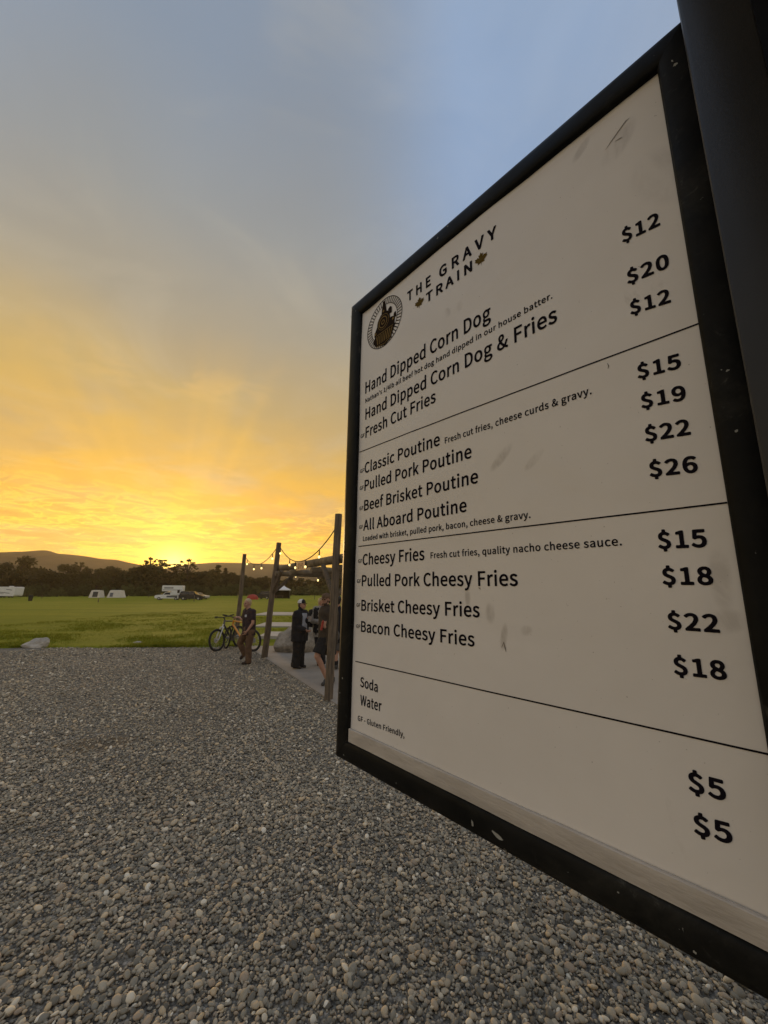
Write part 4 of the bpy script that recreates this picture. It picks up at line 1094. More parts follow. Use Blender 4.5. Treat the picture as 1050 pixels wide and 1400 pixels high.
GLYPHS['price'] = {
    '$': (168, [[61, -42, 58, -36, 57, -12, 37, -6, 17, 5, 6, 16, 6, 24, 20, 44, 25, 48, 33, 46, 49, 35, 61, 29, 73, 28, 85, 29, 93, 34, 97, 40, 98, 48, 97, 56, 93, 64, 85, 71, 48, 92, 29, 106, 22, 116, 16, 128, 14, 152, 17, 168, 25, 184, 37, 196, 57, 208, 58, 228, 61, 236, 65, 238, 85, 239, 93, 236, 96, 232, 97, 207, 113, 200, 126, 192, 138, 180, 139, 172, 125, 155, 117, 150, 109, 152, 97, 162, 89, 166, 77, 167, 69, 165, 62, 160, 60, 156, 59, 144, 63, 136, 69, 130, 109, 108, 129, 92, 137, 80, 141, 68, 143, 44, 138, 24, 129, 8, 117, -2, 96, -12, 96, -36, 93, -41, 85, -44, 65, -44]]),
    '0': (168, [[55, -11, 43, -5, 30, 6, 21, 18, 12, 38, 8, 54, 4, 82, 5, 134, 10, 158, 16, 174, 23, 186, 34, 198, 43, 205, 55, 211, 75, 214, 87, 213, 103, 208, 115, 200, 128, 186, 137, 170, 144, 146, 148, 118, 146, 66, 141, 42, 135, 26, 125, 10, 115, 0, 103, -8, 87, -13, 75, -14], [67, 30, 71, 28, 79, 27, 89, 34, 99, 54, 103, 78, 103, 114, 99, 146, 90, 166, 79, 173, 67, 171, 59, 162, 53, 146, 49, 126, 48, 98, 50, 66, 57, 42]]),
    '1': (168, [[26, -10, 18, -8, 14, -2, 15, 26, 22, 31, 54, 31, 58, 34, 58, 158, 54, 160, 30, 160, 26, 163, 23, 170, 23, 190, 30, 196, 53, 202, 74, 210, 98, 210, 102, 206, 104, 202, 104, 34, 106, 32, 110, 31, 134, 31, 142, 27, 144, 22, 144, -2, 142, -7, 134, -10]]),
    '2': (168, [[13, -10, 5, -7, 2, -2, 2, 18, 5, 22, 46, 62, 73, 94, 89, 122, 93, 146, 89, 162, 85, 167, 77, 172, 65, 173, 53, 170, 41, 162, 33, 153, 25, 150, 17, 154, 5, 166, 2, 170, 1, 178, 21, 197, 45, 210, 69, 214, 81, 213, 97, 209, 117, 198, 130, 182, 137, 162, 138, 134, 132, 110, 122, 90, 106, 66, 79, 34, 85, 32, 137, 32, 144, 30, 148, 22, 148, -2, 145, -8, 137, -10]]),
    '3': (168, [[46, -11, 30, -5, 14, 5, -1, 18, -2, 26, 12, 46, 18, 50, 26, 49, 45, 34, 62, 28, 82, 29, 90, 33, 95, 38, 99, 46, 100, 58, 98, 66, 94, 73, 78, 81, 46, 84, 42, 87, 38, 94, 38, 114, 42, 121, 46, 123, 74, 127, 86, 133, 92, 142, 93, 158, 86, 169, 78, 172, 70, 173, 54, 169, 34, 155, 26, 154, 20, 158, 7, 174, 5, 182, 7, 186, 18, 195, 42, 209, 66, 214, 90, 212, 106, 207, 120, 198, 131, 186, 136, 174, 140, 154, 137, 134, 129, 118, 117, 106, 131, 94, 142, 78, 146, 62, 146, 42, 141, 26, 134, 14, 122, 2, 110, -6, 82, -13, 62, -13]]),
    '4': (168, [[95, -10, 87, -9, 83, -2, 82, 42, 79, 45, 3, 45, -1, 47, -5, 54, -5, 74, 80, 206, 87, 210, 119, 210, 123, 208, 127, 202, 127, 86, 143, 85, 151, 82, 153, 74, 153, 54, 152, 50, 147, 46, 131, 45, 127, 43, 127, 2, 124, -6, 119, -10], [51, 86, 80, 86, 82, 90, 82, 122, 82, 126, 79, 128]]),
    '5': (168, [[45, -11, 25, -3, 5, 11, -2, 18, -3, 22, 0, 30, 13, 47, 21, 50, 25, 48, 41, 35, 53, 30, 69, 28, 81, 30, 89, 35, 98, 46, 101, 58, 101, 70, 98, 82, 93, 90, 81, 98, 61, 99, 37, 88, 29, 91, 14, 102, 13, 110, 20, 202, 22, 206, 29, 210, 129, 210, 136, 206, 137, 202, 138, 178, 133, 170, 125, 168, 65, 168, 61, 166, 59, 142, 61, 137, 85, 139, 105, 134, 120, 126, 133, 114, 142, 98, 147, 78, 147, 54, 142, 34, 136, 22, 125, 8, 113, -2, 101, -8, 89, -12, 73, -14]]),
    '6': (168, [[61, -11, 45, -3, 33, 7, 21, 23, 14, 38, 8, 62, 6, 78, 6, 114, 8, 134, 15, 158, 22, 174, 30, 186, 41, 197, 57, 207, 69, 211, 89, 214, 105, 212, 121, 207, 137, 197, 146, 186, 145, 178, 125, 158, 117, 159, 109, 166, 97, 172, 85, 172, 73, 168, 66, 162, 60, 154, 54, 138, 52, 126, 73, 133, 93, 134, 113, 129, 129, 119, 141, 102, 147, 86, 150, 62, 148, 42, 144, 30, 136, 14, 117, -4, 101, -11, 89, -13, 73, -13], [69, 30, 81, 27, 89, 28, 97, 34, 103, 46, 106, 62, 103, 78, 97, 89, 89, 94, 77, 95, 69, 93, 58, 86, 51, 78, 51, 66, 55, 50, 61, 38]]),
    '7': (168, [[55, -10, 47, -8, 44, 2, 46, 38, 51, 70, 65, 118, 76, 142, 89, 166, 87, 168, 83, 168, 9, 170, 4, 174, 3, 178, 3, 202, 5, 206, 10, 210, 15, 210, 143, 209, 149, 202, 148, 182, 120, 138, 103, 98, 94, 54, 90, -2, 87, -8, 83, -10]]),
    '8': (168, [[50, -10, 32, -2, 18, 9, 9, 22, 3, 38, 3, 58, 7, 74, 16, 90, 32, 106, 20, 122, 15, 134, 12, 146, 12, 162, 16, 174, 22, 186, 38, 202, 50, 208, 66, 213, 94, 212, 110, 206, 122, 198, 134, 183, 139, 170, 142, 150, 141, 138, 135, 122, 122, 102, 135, 90, 144, 74, 149, 58, 148, 38, 143, 22, 135, 10, 126, 2, 114, -6, 86, -13, 66, -13], [70, 26, 86, 27, 98, 33, 104, 42, 104, 54, 101, 62, 94, 70, 74, 81, 62, 84, 50, 70, 47, 62, 45, 50, 47, 42, 53, 34, 62, 28], [85, 122, 90, 124, 98, 138, 100, 146, 99, 158, 95, 166, 90, 170, 82, 173, 70, 173, 62, 169, 57, 162, 55, 154, 56, 146, 64, 134]]),
    '9': (168, [[42, -11, 26, -4, 12, 6, 6, 14, 7, 22, 22, 39, 30, 43, 34, 42, 46, 33, 54, 29, 66, 28, 78, 31, 86, 38, 91, 46, 100, 70, 98, 74, 78, 66, 58, 66, 38, 72, 22, 82, 10, 98, 4, 118, 2, 138, 4, 158, 7, 170, 16, 186, 34, 203, 46, 209, 58, 213, 82, 213, 102, 206, 118, 195, 126, 186, 137, 166, 142, 150, 146, 126, 146, 90, 144, 70, 137, 42, 129, 26, 118, 10, 106, -1, 88, -10, 74, -13, 58, -14], [63, 106, 74, 105, 86, 109, 97, 118, 102, 126, 98, 146, 94, 158, 86, 168, 74, 173, 66, 173, 58, 169, 51, 162, 47, 150, 46, 134, 48, 122, 54, 112]]),
}
GLYPHS['head'] = {
    'T': (179, [[70, -10, 62, -7, 59, -2, 59, 166, 54, 169, 10, 169, 2, 171, -2, 178, -1, 202, 2, 208, 10, 210, 158, 209, 163, 206, 165, 202, 165, 178, 162, 172, 154, 169, 110, 169, 106, 168, 104, 166, 104, -2, 98, -9]]),
    'H': (215, [[30, -10, 22, -8, 18, -2, 18, 2, 18, 198, 20, 206, 26, 210, 30, 210, 54, 210, 61, 206, 63, 198, 63, 130, 66, 126, 130, 126, 134, 126, 136, 130, 136, 198, 138, 206, 146, 210, 174, 210, 178, 208, 181, 202, 181, 198, 181, 2, 179, -6, 174, -10, 146, -10, 138, -5, 136, 2, 136, 82, 134, 84, 66, 84, 63, 82, 63, 78, 62, -2, 61, -6, 54, -10]]),
    'E': (177, [[30, -10, 22, -8, 18, -2, 18, 2, 18, 198, 20, 206, 26, 210, 30, 210, 146, 210, 151, 206, 153, 198, 153, 178, 151, 174, 147, 170, 66, 169, 63, 166, 63, 130, 65, 126, 130, 126, 136, 122, 139, 114, 139, 94, 134, 86, 130, 84, 66, 84, 63, 82, 63, 34, 66, 32, 150, 31, 154, 28, 156, 22, 155, -2, 154, -6, 146, -10]]),
    'G': (204, [[78, -10, 58, -2, 42, 9, 26, 26, 18, 42, 9, 66, 7, 82, 7, 114, 10, 134, 18, 158, 26, 172, 38, 186, 54, 199, 70, 207, 94, 213, 114, 213, 130, 211, 146, 205, 163, 194, 174, 184, 174, 174, 158, 155, 154, 153, 146, 154, 130, 167, 114, 171, 94, 170, 85, 166, 74, 160, 62, 145, 54, 122, 52, 98, 56, 70, 66, 49, 82, 35, 94, 30, 106, 29, 118, 29, 130, 33, 133, 34, 135, 38, 135, 70, 130, 73, 102, 73, 97, 74, 92, 82, 92, 106, 95, 110, 102, 114, 170, 113, 175, 110, 178, 102, 178, 18, 174, 12, 162, 2, 148, -6, 134, -10, 106, -14]]),
    'R': (189, [[30, -10, 22, -8, 18, -2, 18, 2, 18, 198, 20, 206, 26, 210, 30, 210, 98, 210, 122, 207, 138, 201, 153, 190, 164, 174, 169, 154, 170, 138, 165, 118, 158, 103, 146, 91, 130, 82, 174, 6, 175, -2, 174, -6, 166, -10, 138, -10, 130, -6, 83, 74, 66, 75, 63, 70, 62, -4, 58, -9, 54, -10], [63, 118, 66, 115, 94, 115, 114, 121, 119, 126, 123, 134, 125, 146, 122, 158, 114, 165, 106, 168, 66, 169, 63, 166]]),
    'A': (182, [[3, -10, -1, -10, -7, -6, -9, 2, 59, 203, 63, 208, 67, 210, 99, 210, 103, 208, 107, 202, 173, 6, 175, -2, 171, -8, 167, -10, 135, -10, 131, -7, 128, -2, 111, 51, 55, 51, 52, 46, 34, -6, 27, -10], [67, 94, 71, 91, 95, 91, 98, 94, 83, 143]]),
    'V': (173, [[66, -10, 58, -8, 54, -2, -8, 194, -10, 202, -8, 206, -2, 210, 26, 210, 35, 206, 78, 62, 82, 69, 123, 206, 130, 210, 158, 210, 162, 208, 166, 203, 167, 198, 102, -4, 98, -9, 94, -10]]),
    'Y': (161, [[62, -10, 54, -8, 50, -2, 50, 74, -8, 194, -10, 202, -8, 206, -2, 210, 26, 210, 34, 207, 70, 129, 74, 124, 111, 206, 118, 210, 150, 209, 155, 202, 154, 195, 95, 74, 95, -2, 93, -6, 86, -10]]),
    'I': (96, [[30, -10, 22, -8, 18, -2, 18, 202, 22, 208, 26, 210, 54, 210, 61, 206, 63, 198, 62, -2, 61, -6, 54, -10]]),
    'N': (213, [[30, -10, 22, -8, 18, -2, 18, 2, 18, 198, 20, 206, 26, 210, 30, 210, 54, 210, 61, 206, 134, 81, 136, 86, 136, 202, 138, 206, 146, 210, 174, 209, 178, 206, 180, 198, 180, 2, 178, -6, 170, -10, 142, -10, 136, -6, 66, 116, 63, 118, 62, 123, 61, -2, 58, -8, 54, -10]]),
    ' ': (77, []),
    'O': (218, [[74, -10, 54, -1, 42, 8, 26, 26, 17, 42, 9, 66, 6, 86, 6, 114, 9, 134, 14, 150, 23, 170, 34, 184, 50, 198, 65, 206, 86, 212, 102, 214, 126, 210, 142, 205, 162, 191, 176, 174, 185, 158, 193, 134, 196, 118, 196, 86, 193, 66, 185, 42, 178, 28, 163, 10, 150, 0, 130, -9, 114, -13, 90, -13], [89, 30, 102, 29, 110, 29, 122, 34, 129, 38, 141, 54, 149, 78, 150, 110, 147, 130, 143, 142, 136, 154, 130, 161, 122, 167, 110, 171, 90, 170, 74, 162, 61, 146, 54, 122, 52, 90, 58, 62, 70, 42, 79, 34]]),
    'U': (213, [[73, -10, 57, -4, 41, 8, 28, 26, 22, 42, 17, 66, 17, 82, 17, 202, 21, 208, 29, 210, 53, 210, 57, 209, 61, 204, 62, 82, 65, 56, 70, 42, 78, 34, 89, 30, 101, 29, 113, 31, 124, 38, 131, 50, 134, 62, 136, 82, 136, 202, 138, 206, 145, 210, 173, 210, 178, 206, 180, 198, 180, 82, 177, 50, 169, 26, 155, 6, 145, -1, 133, -7, 121, -11, 101, -13]]),
}

from mathutils.geometry import tessellate_polygon
_gc = {}
def _area(L): return 0.5 * sum(a.x * b.y - b.x * a.y for a, b in zip(L, L[1:] + L[:1]))
def _inside(p, L):
    c = False
    for a, b in zip(L, L[1:] + L[:1]):
        if (a.y > p.y) != (b.y > p.y) and p.x < (b.x - a.x) * (p.y - a.y) / (b.y - a.y) + a.x: c = not c
    return c
def glyph(style, ch):
    k = (style, ch)
    if k not in _gc:
        adv, data = GLYPHS[style][ch]
        o = GOFF[style]
        loops = [[Vector((n[i] / 200, (n[i + 1] / 200 + o) / (1 + 2 * o), 0)) for i in range(0, len(n), 2)] for n in data]
        vs = []; fs = []
        depth = [sum(_inside(L[0], K) for K in loops if K is not L) for L in loops]
        for L, d in zip(loops, depth):
            if d % 2: continue
            grp = [L] + [K for K, e_ in zip(loops, depth) if e_ == d + 1 and _inside(K[0], L)]
            base_i = len(vs); vs += [p for g_ in grp for p in g_]
            fs += [[base_i + i for i in t] for t in tessellate_polygon(grp)]
        _gc[k] = (adv / 200, vs, fs)
    return _gc[k]

def put_text(mb, body, p0, p1, cap_px, style='text', spacing=1.0, off=0.0006):
    """p0, p1: ends of the baseline in the photo; cap_px: capital height there, at its left end"""
    a = Vector(plane_q(*p0)); b = Vector(plane_q(*p1)); t = Vector(plane_q(p0[0], p0[1] - cap_px))
    H = t.y - a.y
    x = 0.0; runs = []
    for ch in body:
        adv, vs, fs = glyph(style, ch)
        runs.append((x, vs, fs)); x += adv + (spacing - 1.0)
    xa = min(x_ + v.x for x_, vs, _ in runs for v in vs); xb = max(x_ + v.x for x_, vs, _ in runs for v in vs)
    for x_, vs, fs in runs:
        out = []
        for v in vs:
            u = (x_ + v.x - xa) / (xb - xa)
            s = a.x + (b.x - a.x) * u; zz = a.y + (b.y - a.y) * u + v.y * H
            out.append(SP(s, zz, off + swell(s, zz)))
        if out: mb.add(out, fs)

def letters(name, items, mtl, parent=sheet, **kw):
    mb = MB()
    for it in items:
        put_text(mb, *it, **kw)
    o = mb.build(name, mtl, parent, smooth=False, origin=ORG, fix=False)
    return o

letters('heading_lettering', [('THE', (557.5, 413.5), (589.8, 390.1), 13.2)], M['ink'], style='head', spacing=1.34)
letters('heading_lettering', [('GRAVY', (601.5, 381.5), (680, 324.5), 14.7)], M['ink'], style='head', spacing=1.34)
letters('heading_lettering', [('TRAIN', (583, 415.3), (646.5, 370.8), 13.2)], M['ink'], style='head', spacing=1.26)
for it in [('Hand Dipped Corn Dog', (499.6, 538.7), (672, 436.5), 15.6),
           ('Hand Dipped Corn Dog & Fries', (499.6, 574.2), (763, 440.5), 14.9),
           ('Fresh Cut Fries', (499.6, 599), (597, 550.4), 14.3),
           ('Classic Poutine', (498.6, 647.6), (602.5, 609), 14.3),
           ('Pulled Pork Poutine', (498.6, 671.4), (646, 626.3), 14.5),
           ('Beef Brisket Poutine', (498, 698.6), (655, 660.5), 14.4),
           ('All Aboard Poutine', (497, 725.7), (639.4, 699.8), 14.4),
           ('Cheesy Fries', (496.3, 772.9), (581.6, 765.9), 15.0),
           ('Pulled Pork Cheesy Fries', (495.1, 801.4), (709.6, 801.4), 15.1),
           ('Brisket Cheesy Fries', (494.3, 835.1), (657, 844.3), 15.2),
           ('Bacon Cheesy Fries', (493.7, 863.7), (650, 884.3), 14.9),
           ('Soda', (492.9, 938.6), (517, 946.5), 13.6),
           ('Water', (492.9, 963.7), (522.3, 973.0), 14.2)]:
    letters('item_lettering', [it], M['ink'])
for it in [("Nathan's 1/4lb all beef hot dog hand dipped in our house batter.", (499.6, 551.4), (756, 408.5), 5.9),
           ('Fresh cut fries, cheese curds & gravy.', (609.4, 607.1), (810, 539.3), 8.2),
           ('Loaded with brisket, pulled pork, bacon, cheese & gravy.', (496.6, 739.9), (726.5, 708.4), 6.7),
           ('Fresh cut fries, quality nacho cheese sauce.', (590, 763.7), (851, 745.8), 8.4),
           ('GF - Gluten Friendly,', (489.6, 984.9), (553.5, 1008.5), 7.2)]:
    letters('fine_print', [it], M['ink'], spacing=1.02)
for x, y, k in [(493.2, 599.5, 2.6), (492.6, 647.2, 2.2), (492.3, 670.4, 1.8), (491.7, 698.0, 1.5), (491.1, 723.6, 1.0), (490.2, 769.8, 0.5), (488.6, 797.0, 0.0), (487.6, 829.6, -0.3), (487.2, 858.4, -0.6)]:
    letters('diet_mark', [('GF', (x, y), (x + 5.4, y - k), 4.9)], M['ink'])
for it in [('$12', (851.4, 333.2), (903.2, 308.4), 19.3), ('$20', (858.6, 390.2), (916, 365.6), 20.0), ('$12', (862.8, 432.0), (918, 413.8), 19.6),
           ('$15', (872.8, 519.2), (932.2, 503.4), 20.2), ('$19', (877.7, 559.6), (939, 546.8), 20.2), ('$22', (883.1, 605.0), (945.2, 594.4), 21.4), ('$26', (889.0, 653.0), (955.2, 645.7), 22.0),
           ('$15', (901, 751.0), (967.8, 748.2), 23.8), ('$18', (907, 800.0), (976.6, 800.0), 23.8), ('$22', (914.4, 860.4), (985.2, 865.6), 23.6), ('$18', (922.4, 922.0), (995.2, 930.6), 24.6),
           ('$5', (942.7, 1081.0), (994.2, 1096.2), 27.0), ('$5', (950, 1139.4), (1003, 1155.2), 27.0)]:
    letters('price_lettering', [it], M['ink'], style='price', spacing=1.03)
# dividers
for p0, p1 in [((491.5, 618.2), (956, 442.4)), ((490.4, 747.2), (994.4, 687.2)), ((486.2, 904), (1051, 1031.2))]:
    a = Vector(plane_q(*p0)); b = Vector(plane_q(*p1))
    vs = []; fs = []
    for i in range(25):
        t = i / 24; s = a.x + (b.x - a.x) * t; zz = a.y + (b.y - a.y) * t
        vs += [SP(s, zz - 0.0009, 0.0006 + swell(s, zz)), SP(s, zz + 0.0009, 0.0006 + swell(s, zz))]
    for i in range(24): fs.append((2 * i, 2 * i + 1, 2 * i + 3, 2 * i + 2))
    mb = MB(); mb.add(vs, fs); mb.build('divider_line', M['ink'], sheet, smooth=False, origin=ORG, fix=False)

# flat artwork in sheet coordinates; u to the viewer's right
def flat(mb, poly, c, k, off, rot=0.0):
    vs = []
    for u, w in poly:
        u2 = u * math.cos(rot) - w * math.sin(rot); w2 = u * math.sin(rot) + w * math.cos(rot)
        s = c[0] - u2 * k; zz = c[1] + w2 * k
        vs.append(SP(s, zz, off + swell(s, zz)))
    mb.add(vs, [tuple(range(len(vs)))])

maple = [(0, -1), (0.05, -0.45), (0.55, -0.55), (0.45, -0.32), (1.0, 0.12), (0.86, 0.20), (0.95, 0.52), (0.62, 0.45), (0.52, 0.60), (0.28, 0.32), (0.38, 0.85), (0.20, 0.76), (0, 1.1)]
maple = maple + [(-u, w) for u, w in reversed(maple[1:-1])]
def fan(poly): return poly
for (px, py, k) in [(574, 415, 0.0125), (658.3, 355.5, 0.0128)]:
    c = plane_q(px, py)
    mb = MB()
    n = len(maple)
    for i in range(n):          # fan of triangles about the centre
        flat(mb, [(0, 0), maple[i], maple[(i + 1) % n]], c, k, 0.0007, 0.0)
    mb.build('maple_leaf', M['leaf_gold'], sheet, smooth=False, origin=ORG, fix=False)

# emblem: ring of track ties with a steam locomotive coming out of it
lc = (1.142 * PD, 1.158 * PD); LR = 0.117 * PD
mb = MB()
def ring(mb, r0, r1, c=(0, 0), n=64, off=0.0007):
    for i in range(n):
        a, b = 2 * math.pi * i / n, 2 * math.pi * (i + 1) / n
        flat(mb, [(c[0] + r0 * math.cos(a), c[1] + r0 * math.sin(a)), (c[0] + r1 * math.cos(a), c[1] + r1 * math.sin(a)),
                  (c[0] + r1 * math.cos(b), c[1] + r1 * math.sin(b)), (c[0] + r0 * math.cos(b), c[1] + r0 * math.sin(b))], lc, LR, off)
def disc(mb, c, r, off, n=28):
    flat(mb, [(c[0] + r * math.cos(2 * math.pi * i / n), c[1] + r * math.sin(2 * math.pi * i / n)) for i in range(n)], lc, LR, off)
ring(mb, 0.972, 1.0); ring(mb, 0.725, 0.745)
for i in range(46):
    a = 2 * math.pi * i / 46
    hw = 0.017
    ca, sa = math.cos(a), math.sin(a)
    flat(mb, [(0.745 * ca + hw * sa, 0.745 * sa - hw * ca), (0.965 * ca + hw * sa, 0.965 * sa - hw * ca),
              (0.965 * ca - hw * sa, 0.965 * sa + hw * ca), (0.745 * ca - hw * sa, 0.745 * sa + hw * ca)], lc, LR, 0.0007)
mb.build('emblem_ring', M['emblem_brown'], sheet, smooth=False, origin=ORG, fix=False)
mb = MB()
for poly in [[(-0.16, 0.35), (0.16, 0.35), (0.12, 0.62), (0.06, 0.92), (-0.06, 0.92), (-0.12, 0.62)],                    # chimney and smoke
             [(-0.34, 0.05), (0.34, 0.05), (0.30, 0.30), (0.18, 0.42), (-0.18, 0.42), (-0.30, 0.30)],
             [(0.22, 0.2), (0.44, 0.2), (0.44, 0.42), (0.36, 0.50), (0.24, 0.44)],                                       # cab shoulder
             [(-0.50, -0.34), (0.58, -0.34), (0.62, -0.10), (0.46, 0.02), (-0.40, 0.02), (-0.52, -0.18)],                # buffer beam
             [(0.40, -0.06), (0.70, -0.12), (0.66, 0.12), (0.56, 0.10), (0.54, -0.02)],
             [(-0.56, -0.36), (-0.40, -0.40), (-0.40, -0.16), (-0.54, -0.16)],
             [(-0.50, -0.34), (0.64, -0.34), (0.40, -0.84), (0.08, -0.98), (-0.46, -0.80), (-0.62, -0.60)]]:                 # cow catcher
    flat(mb, poly, lc, LR, 0.0008 + 0.00004 * len(mb.f))
disc(mb, (-0.02, 0.04), 0.37, 0.00125)
mb.build('locomotive', M['emblem_brown'], sheet, smooth=False, origin=ORG, fix=False)
mb = MB()
ring(mb, 0.20, 0.235, (-0.04, 0.04), 32, 0.0015); ring(mb, 0.30, 0.318, (-0.02, 0.04), 32, 0.0015); ring(mb, 0.06, 0.10, (-0.04, 0.04), 20, 0.0015)
for k in range(8):
    t = -0.42 + 0.125 * k
    flat(mb, [(t, -0.42), (t + 0.05, -0.42), (t * 0.78 + 0.02, -0.80), (t * 0.78 - 0.02, -0.79)], lc, LR, 0.0015)
flat(mb, [(-0.42, -0.36), (0.52, -0.36), (0.52, -0.385), (-0.42, -0.385)], lc, LR, 0.0015)
flat(mb, [(-0.40, -0.86 + .04), (0.06, -0.93 + .03), (0.34, -0.80), (0.33, -0.83), (0.06, -0.955 + .03), (-0.40, -0.885 + .04)], lc, LR, 0.0015)
disc(mb, (-0.02, 0.50), 0.05, 0.0015); disc(mb, (-0.47, -0.26), 0.05, 0.0015); disc(mb, (0.52, -0.12), 0.05, 0.0015)
mb.build('locomotive_highlights', M['emblem_gold'], sheet, smooth=False, origin=ORG, fix=False)
# paint chips on the frame: small ragged flakes where the black has come off
rng = random.Random(21)
M['bare'] = mat('bare_metal', (0.30, 0.30, 0.27), 0.7, 0.25, 60, spec=0.2)
def chip(px, py, w, h, ang, lift):
    c = Vector(plane_q(px, py)); n = 11
    mb = MB(); vs = []
    for i in range(n):
        a = 2 * math.pi * i / n; r_ = rng.uniform(0.55, 1.1)
        x = math.cos(a) * w * r_; y = math.sin(a) * h * r_
        vs.append(SP(c.x - (x * math.cos(ang) - y * math.sin(ang)), c.y + x * math.sin(ang) + y * math.cos(ang), lift))
    mb.add(vs, [tuple(range(n))])
    mb.build('paint_chip', M['bare'], sign, smooth=False, origin=ORG, fix=False)
FL = 0.0108
for a in [(687, 1139, 0.0095, 0.0032, -0.35, FL), (652, 1121, 0.0022, 0.004, 0.2, FL), (548, 1068, 0.0010, 0.0016, 0.2, FL), (926, 99, 0.0022, 0.0030, 0.6, FL), (922, 94, 0.0008, 0.0022, 0.3, FL), (617, 314, 0.0020, 0.0011, 0.9, FL), (603, 330, 0.0030, 0.0010, 0.8, FL), (533, 384, 0.0016, 0.0010, 0.7, FL),
          (486, 427, 0.0022, 0.0012, 0.9, FL), (484.5, 436, 0.0016, 0.0022, 0.2, FL), (491, 428, 0.0008, 0.0018, 0.4, FL), (479, 618, 0.0012, 0.0016, 0.1, FL), (480.5, 630, 0.0009, 0.0012, 0.1, FL), (478.3, 668, 0.0014, 0.0016, 0.5, FL), (474, 926, 0.0016, 0.0022, 0.3, FL), (470.5, 946, 0.0024, 0.0012, 0.2, FL), (467.5, 944, 0.0010, 0.0026, 0.2, FL),
          (997, 512, 0.0016, 0.0012, 0.2, FL), (989, 511, 0.0008, 0.0008, 0.2, FL), (1009, 593, 0.0018, 0.0016, 0.4, FL), (476, 1030, 0.0022, 0.0010, -0.5, FL), (850, 1213, 0.0012, 0.0008, 0.2, FL), (953, 1292, 0.0016, 0.0016, 0.3, FL)]:
    chip(*a)
M['scratch'] = mat('scratch', (0.20, 0.165, 0.125), 0.7, 0.2, 60, spec=0.1)
def scratch(pts, w):
    q_ = [Vector(plane_q(*p)) for p in pts]; vs = []; n = len(q_)
    for i, p in enumerate(q_):
        d = (q_[min(i + 1, n - 1)] - q_[max(i - 1, 0)]).normalized(); nn = Vector((-d.y, d.x)) * w * (0.25 if i in (0, n - 1) else 1)
        for k in (-1, 1): vs.append(SP(p.x + nn.x * k, p.y + nn.y * k, 0.0006 + swell(p.x, p.y)))
    mb = MB(); mb.add(vs, [(2 * i, 2 * i + 1, 2 * i + 3, 2 * i + 2) for i in range(n - 1)]); mb.build('scratch', M['scratch'], sheet, smooth=False, origin=ORG, fix=False)
scratch([(828, 206), (836, 194), (846, 180), (856, 166), (861, 162)], 0.0006)
scratch([(841, 194), (848, 190), (851, 188)], 0.0006)
scratch([(831, 497), (833, 501), (832, 505)], 0.0005)
scratch([(687, 885), (690, 878), (692, 886), (693, 891)], 0.0009)
scratch([(655, 803.5), (657, 804), (658, 806)], 0.0009)

# ================================================================== STEEL POST AND FOOD TRUCK
PF = 0.434
def OP(s, z, dist): return EYE + SN * dist + SD * s + UPZ * z
post_s0, post_s1 = 0.0475 * PF, -0.0690 * PF
post = empty('steel_post', OP((post_s0 + post_s1) / 2, -HC, PF + 0.026))
tag(post, 'dark square steel post standing in front of the menu board edge', 'post')
def obb(mb, s0, s1, z0, z1, d0, d1, bev=0.0):
    c = OP((s0 + s1) / 2, (z0 + z1) / 2, (d0 + d1) / 2)
    rot = Matrix((SD, SN, UPZ)).transposed()
    return mb.box(c, (abs(s1 - s0), abs(d1 - d0), abs(z1 - z0)), rot=rot, bevel=bev)
mb = MB(); obb(mb, post_s1, post_s0, -HC + 0.012, 0.90, PF, PF + 0.050, 0.004)
mb.build('shaft', M['post_steel'], post, origin=post.location)
mb = MB(); obb(mb, post_s1 - .05, post_s0 + .05, -HC, -HC + 0.012, PF - 0.04, PF + 0.09, 0.002)
mb.build('base_plate', M['post_steel'], post, origin=post.location)
mb = MB(); obb(mb, post_s1 - 0.001, post_s0 + 0.001, 0.901, 0.908, PF - 0.001, PF + 0.051, 0.002)
mb.build('cap', M['black_paint'], post, origin=post.location)

T0 = 0.575
truck = empty('food_truck', OP(-1.6, -HC, T0 + 1.0))
tag(truck, 'black food truck body behind the steel post', 'food truck')
mb = MB(); obb(mb, -3.6, -0.002, -1.45, 0.95, T0, T0 + 2.1, 0.03)
mb.build('body', M['truck_black'], truck, origin=truck.location)
mb = MB(); obb(mb, -2.7, -0.7, -0.75, 0.40, T0 - 0.006, T0 - 0.001)
mb.build('serving_window', M['dark_glass'], truck, origin=truck.location, smooth=False)
mb = MB(); obb(mb, -2.8, -0.6, -0.83, -0.79, T0 - 0.26, T0 - 0.002, 0.004)
mb.build('counter', M['alloy'], truck, origin=truck.location)
mb = MB()
hz = [(0.06, 0.94, T0 - 0.004), (-3.0, 0.94, T0 - 0.004), (-3.0, 1.13, T0 - 1.30), (0.06, 1.13, T0 - 1.30)]
mb.add([OP(*h_) for h_ in hz] + [OP(a_, b_ + 0.03, c_) for a_, b_, c_ in hz], [(0, 1, 2, 3), (7, 6, 5, 4), (0, 4, 5, 1), (1, 5, 6, 2), (2, 6, 7, 3), (3, 7, 4, 0)])
mb.build('added_shade_panel', M['truck_black'], truck, origin=truck.location, smooth=False)  # unseen panel, added to block sky light from the sign's right side
mb = MB()
for s in (-0.7, -2.9): mb.tube([OP(s, 0.35, T0 - 0.01), OP(s, 1.06, T0 - 0.90)], 0.012, 8)
mb.build('added_panel_strut', M['alloy'], truck, origin=truck.location)  # struts made up to carry the added overhead panel
rot = Matrix((SD, SN, UPZ)).transposed()
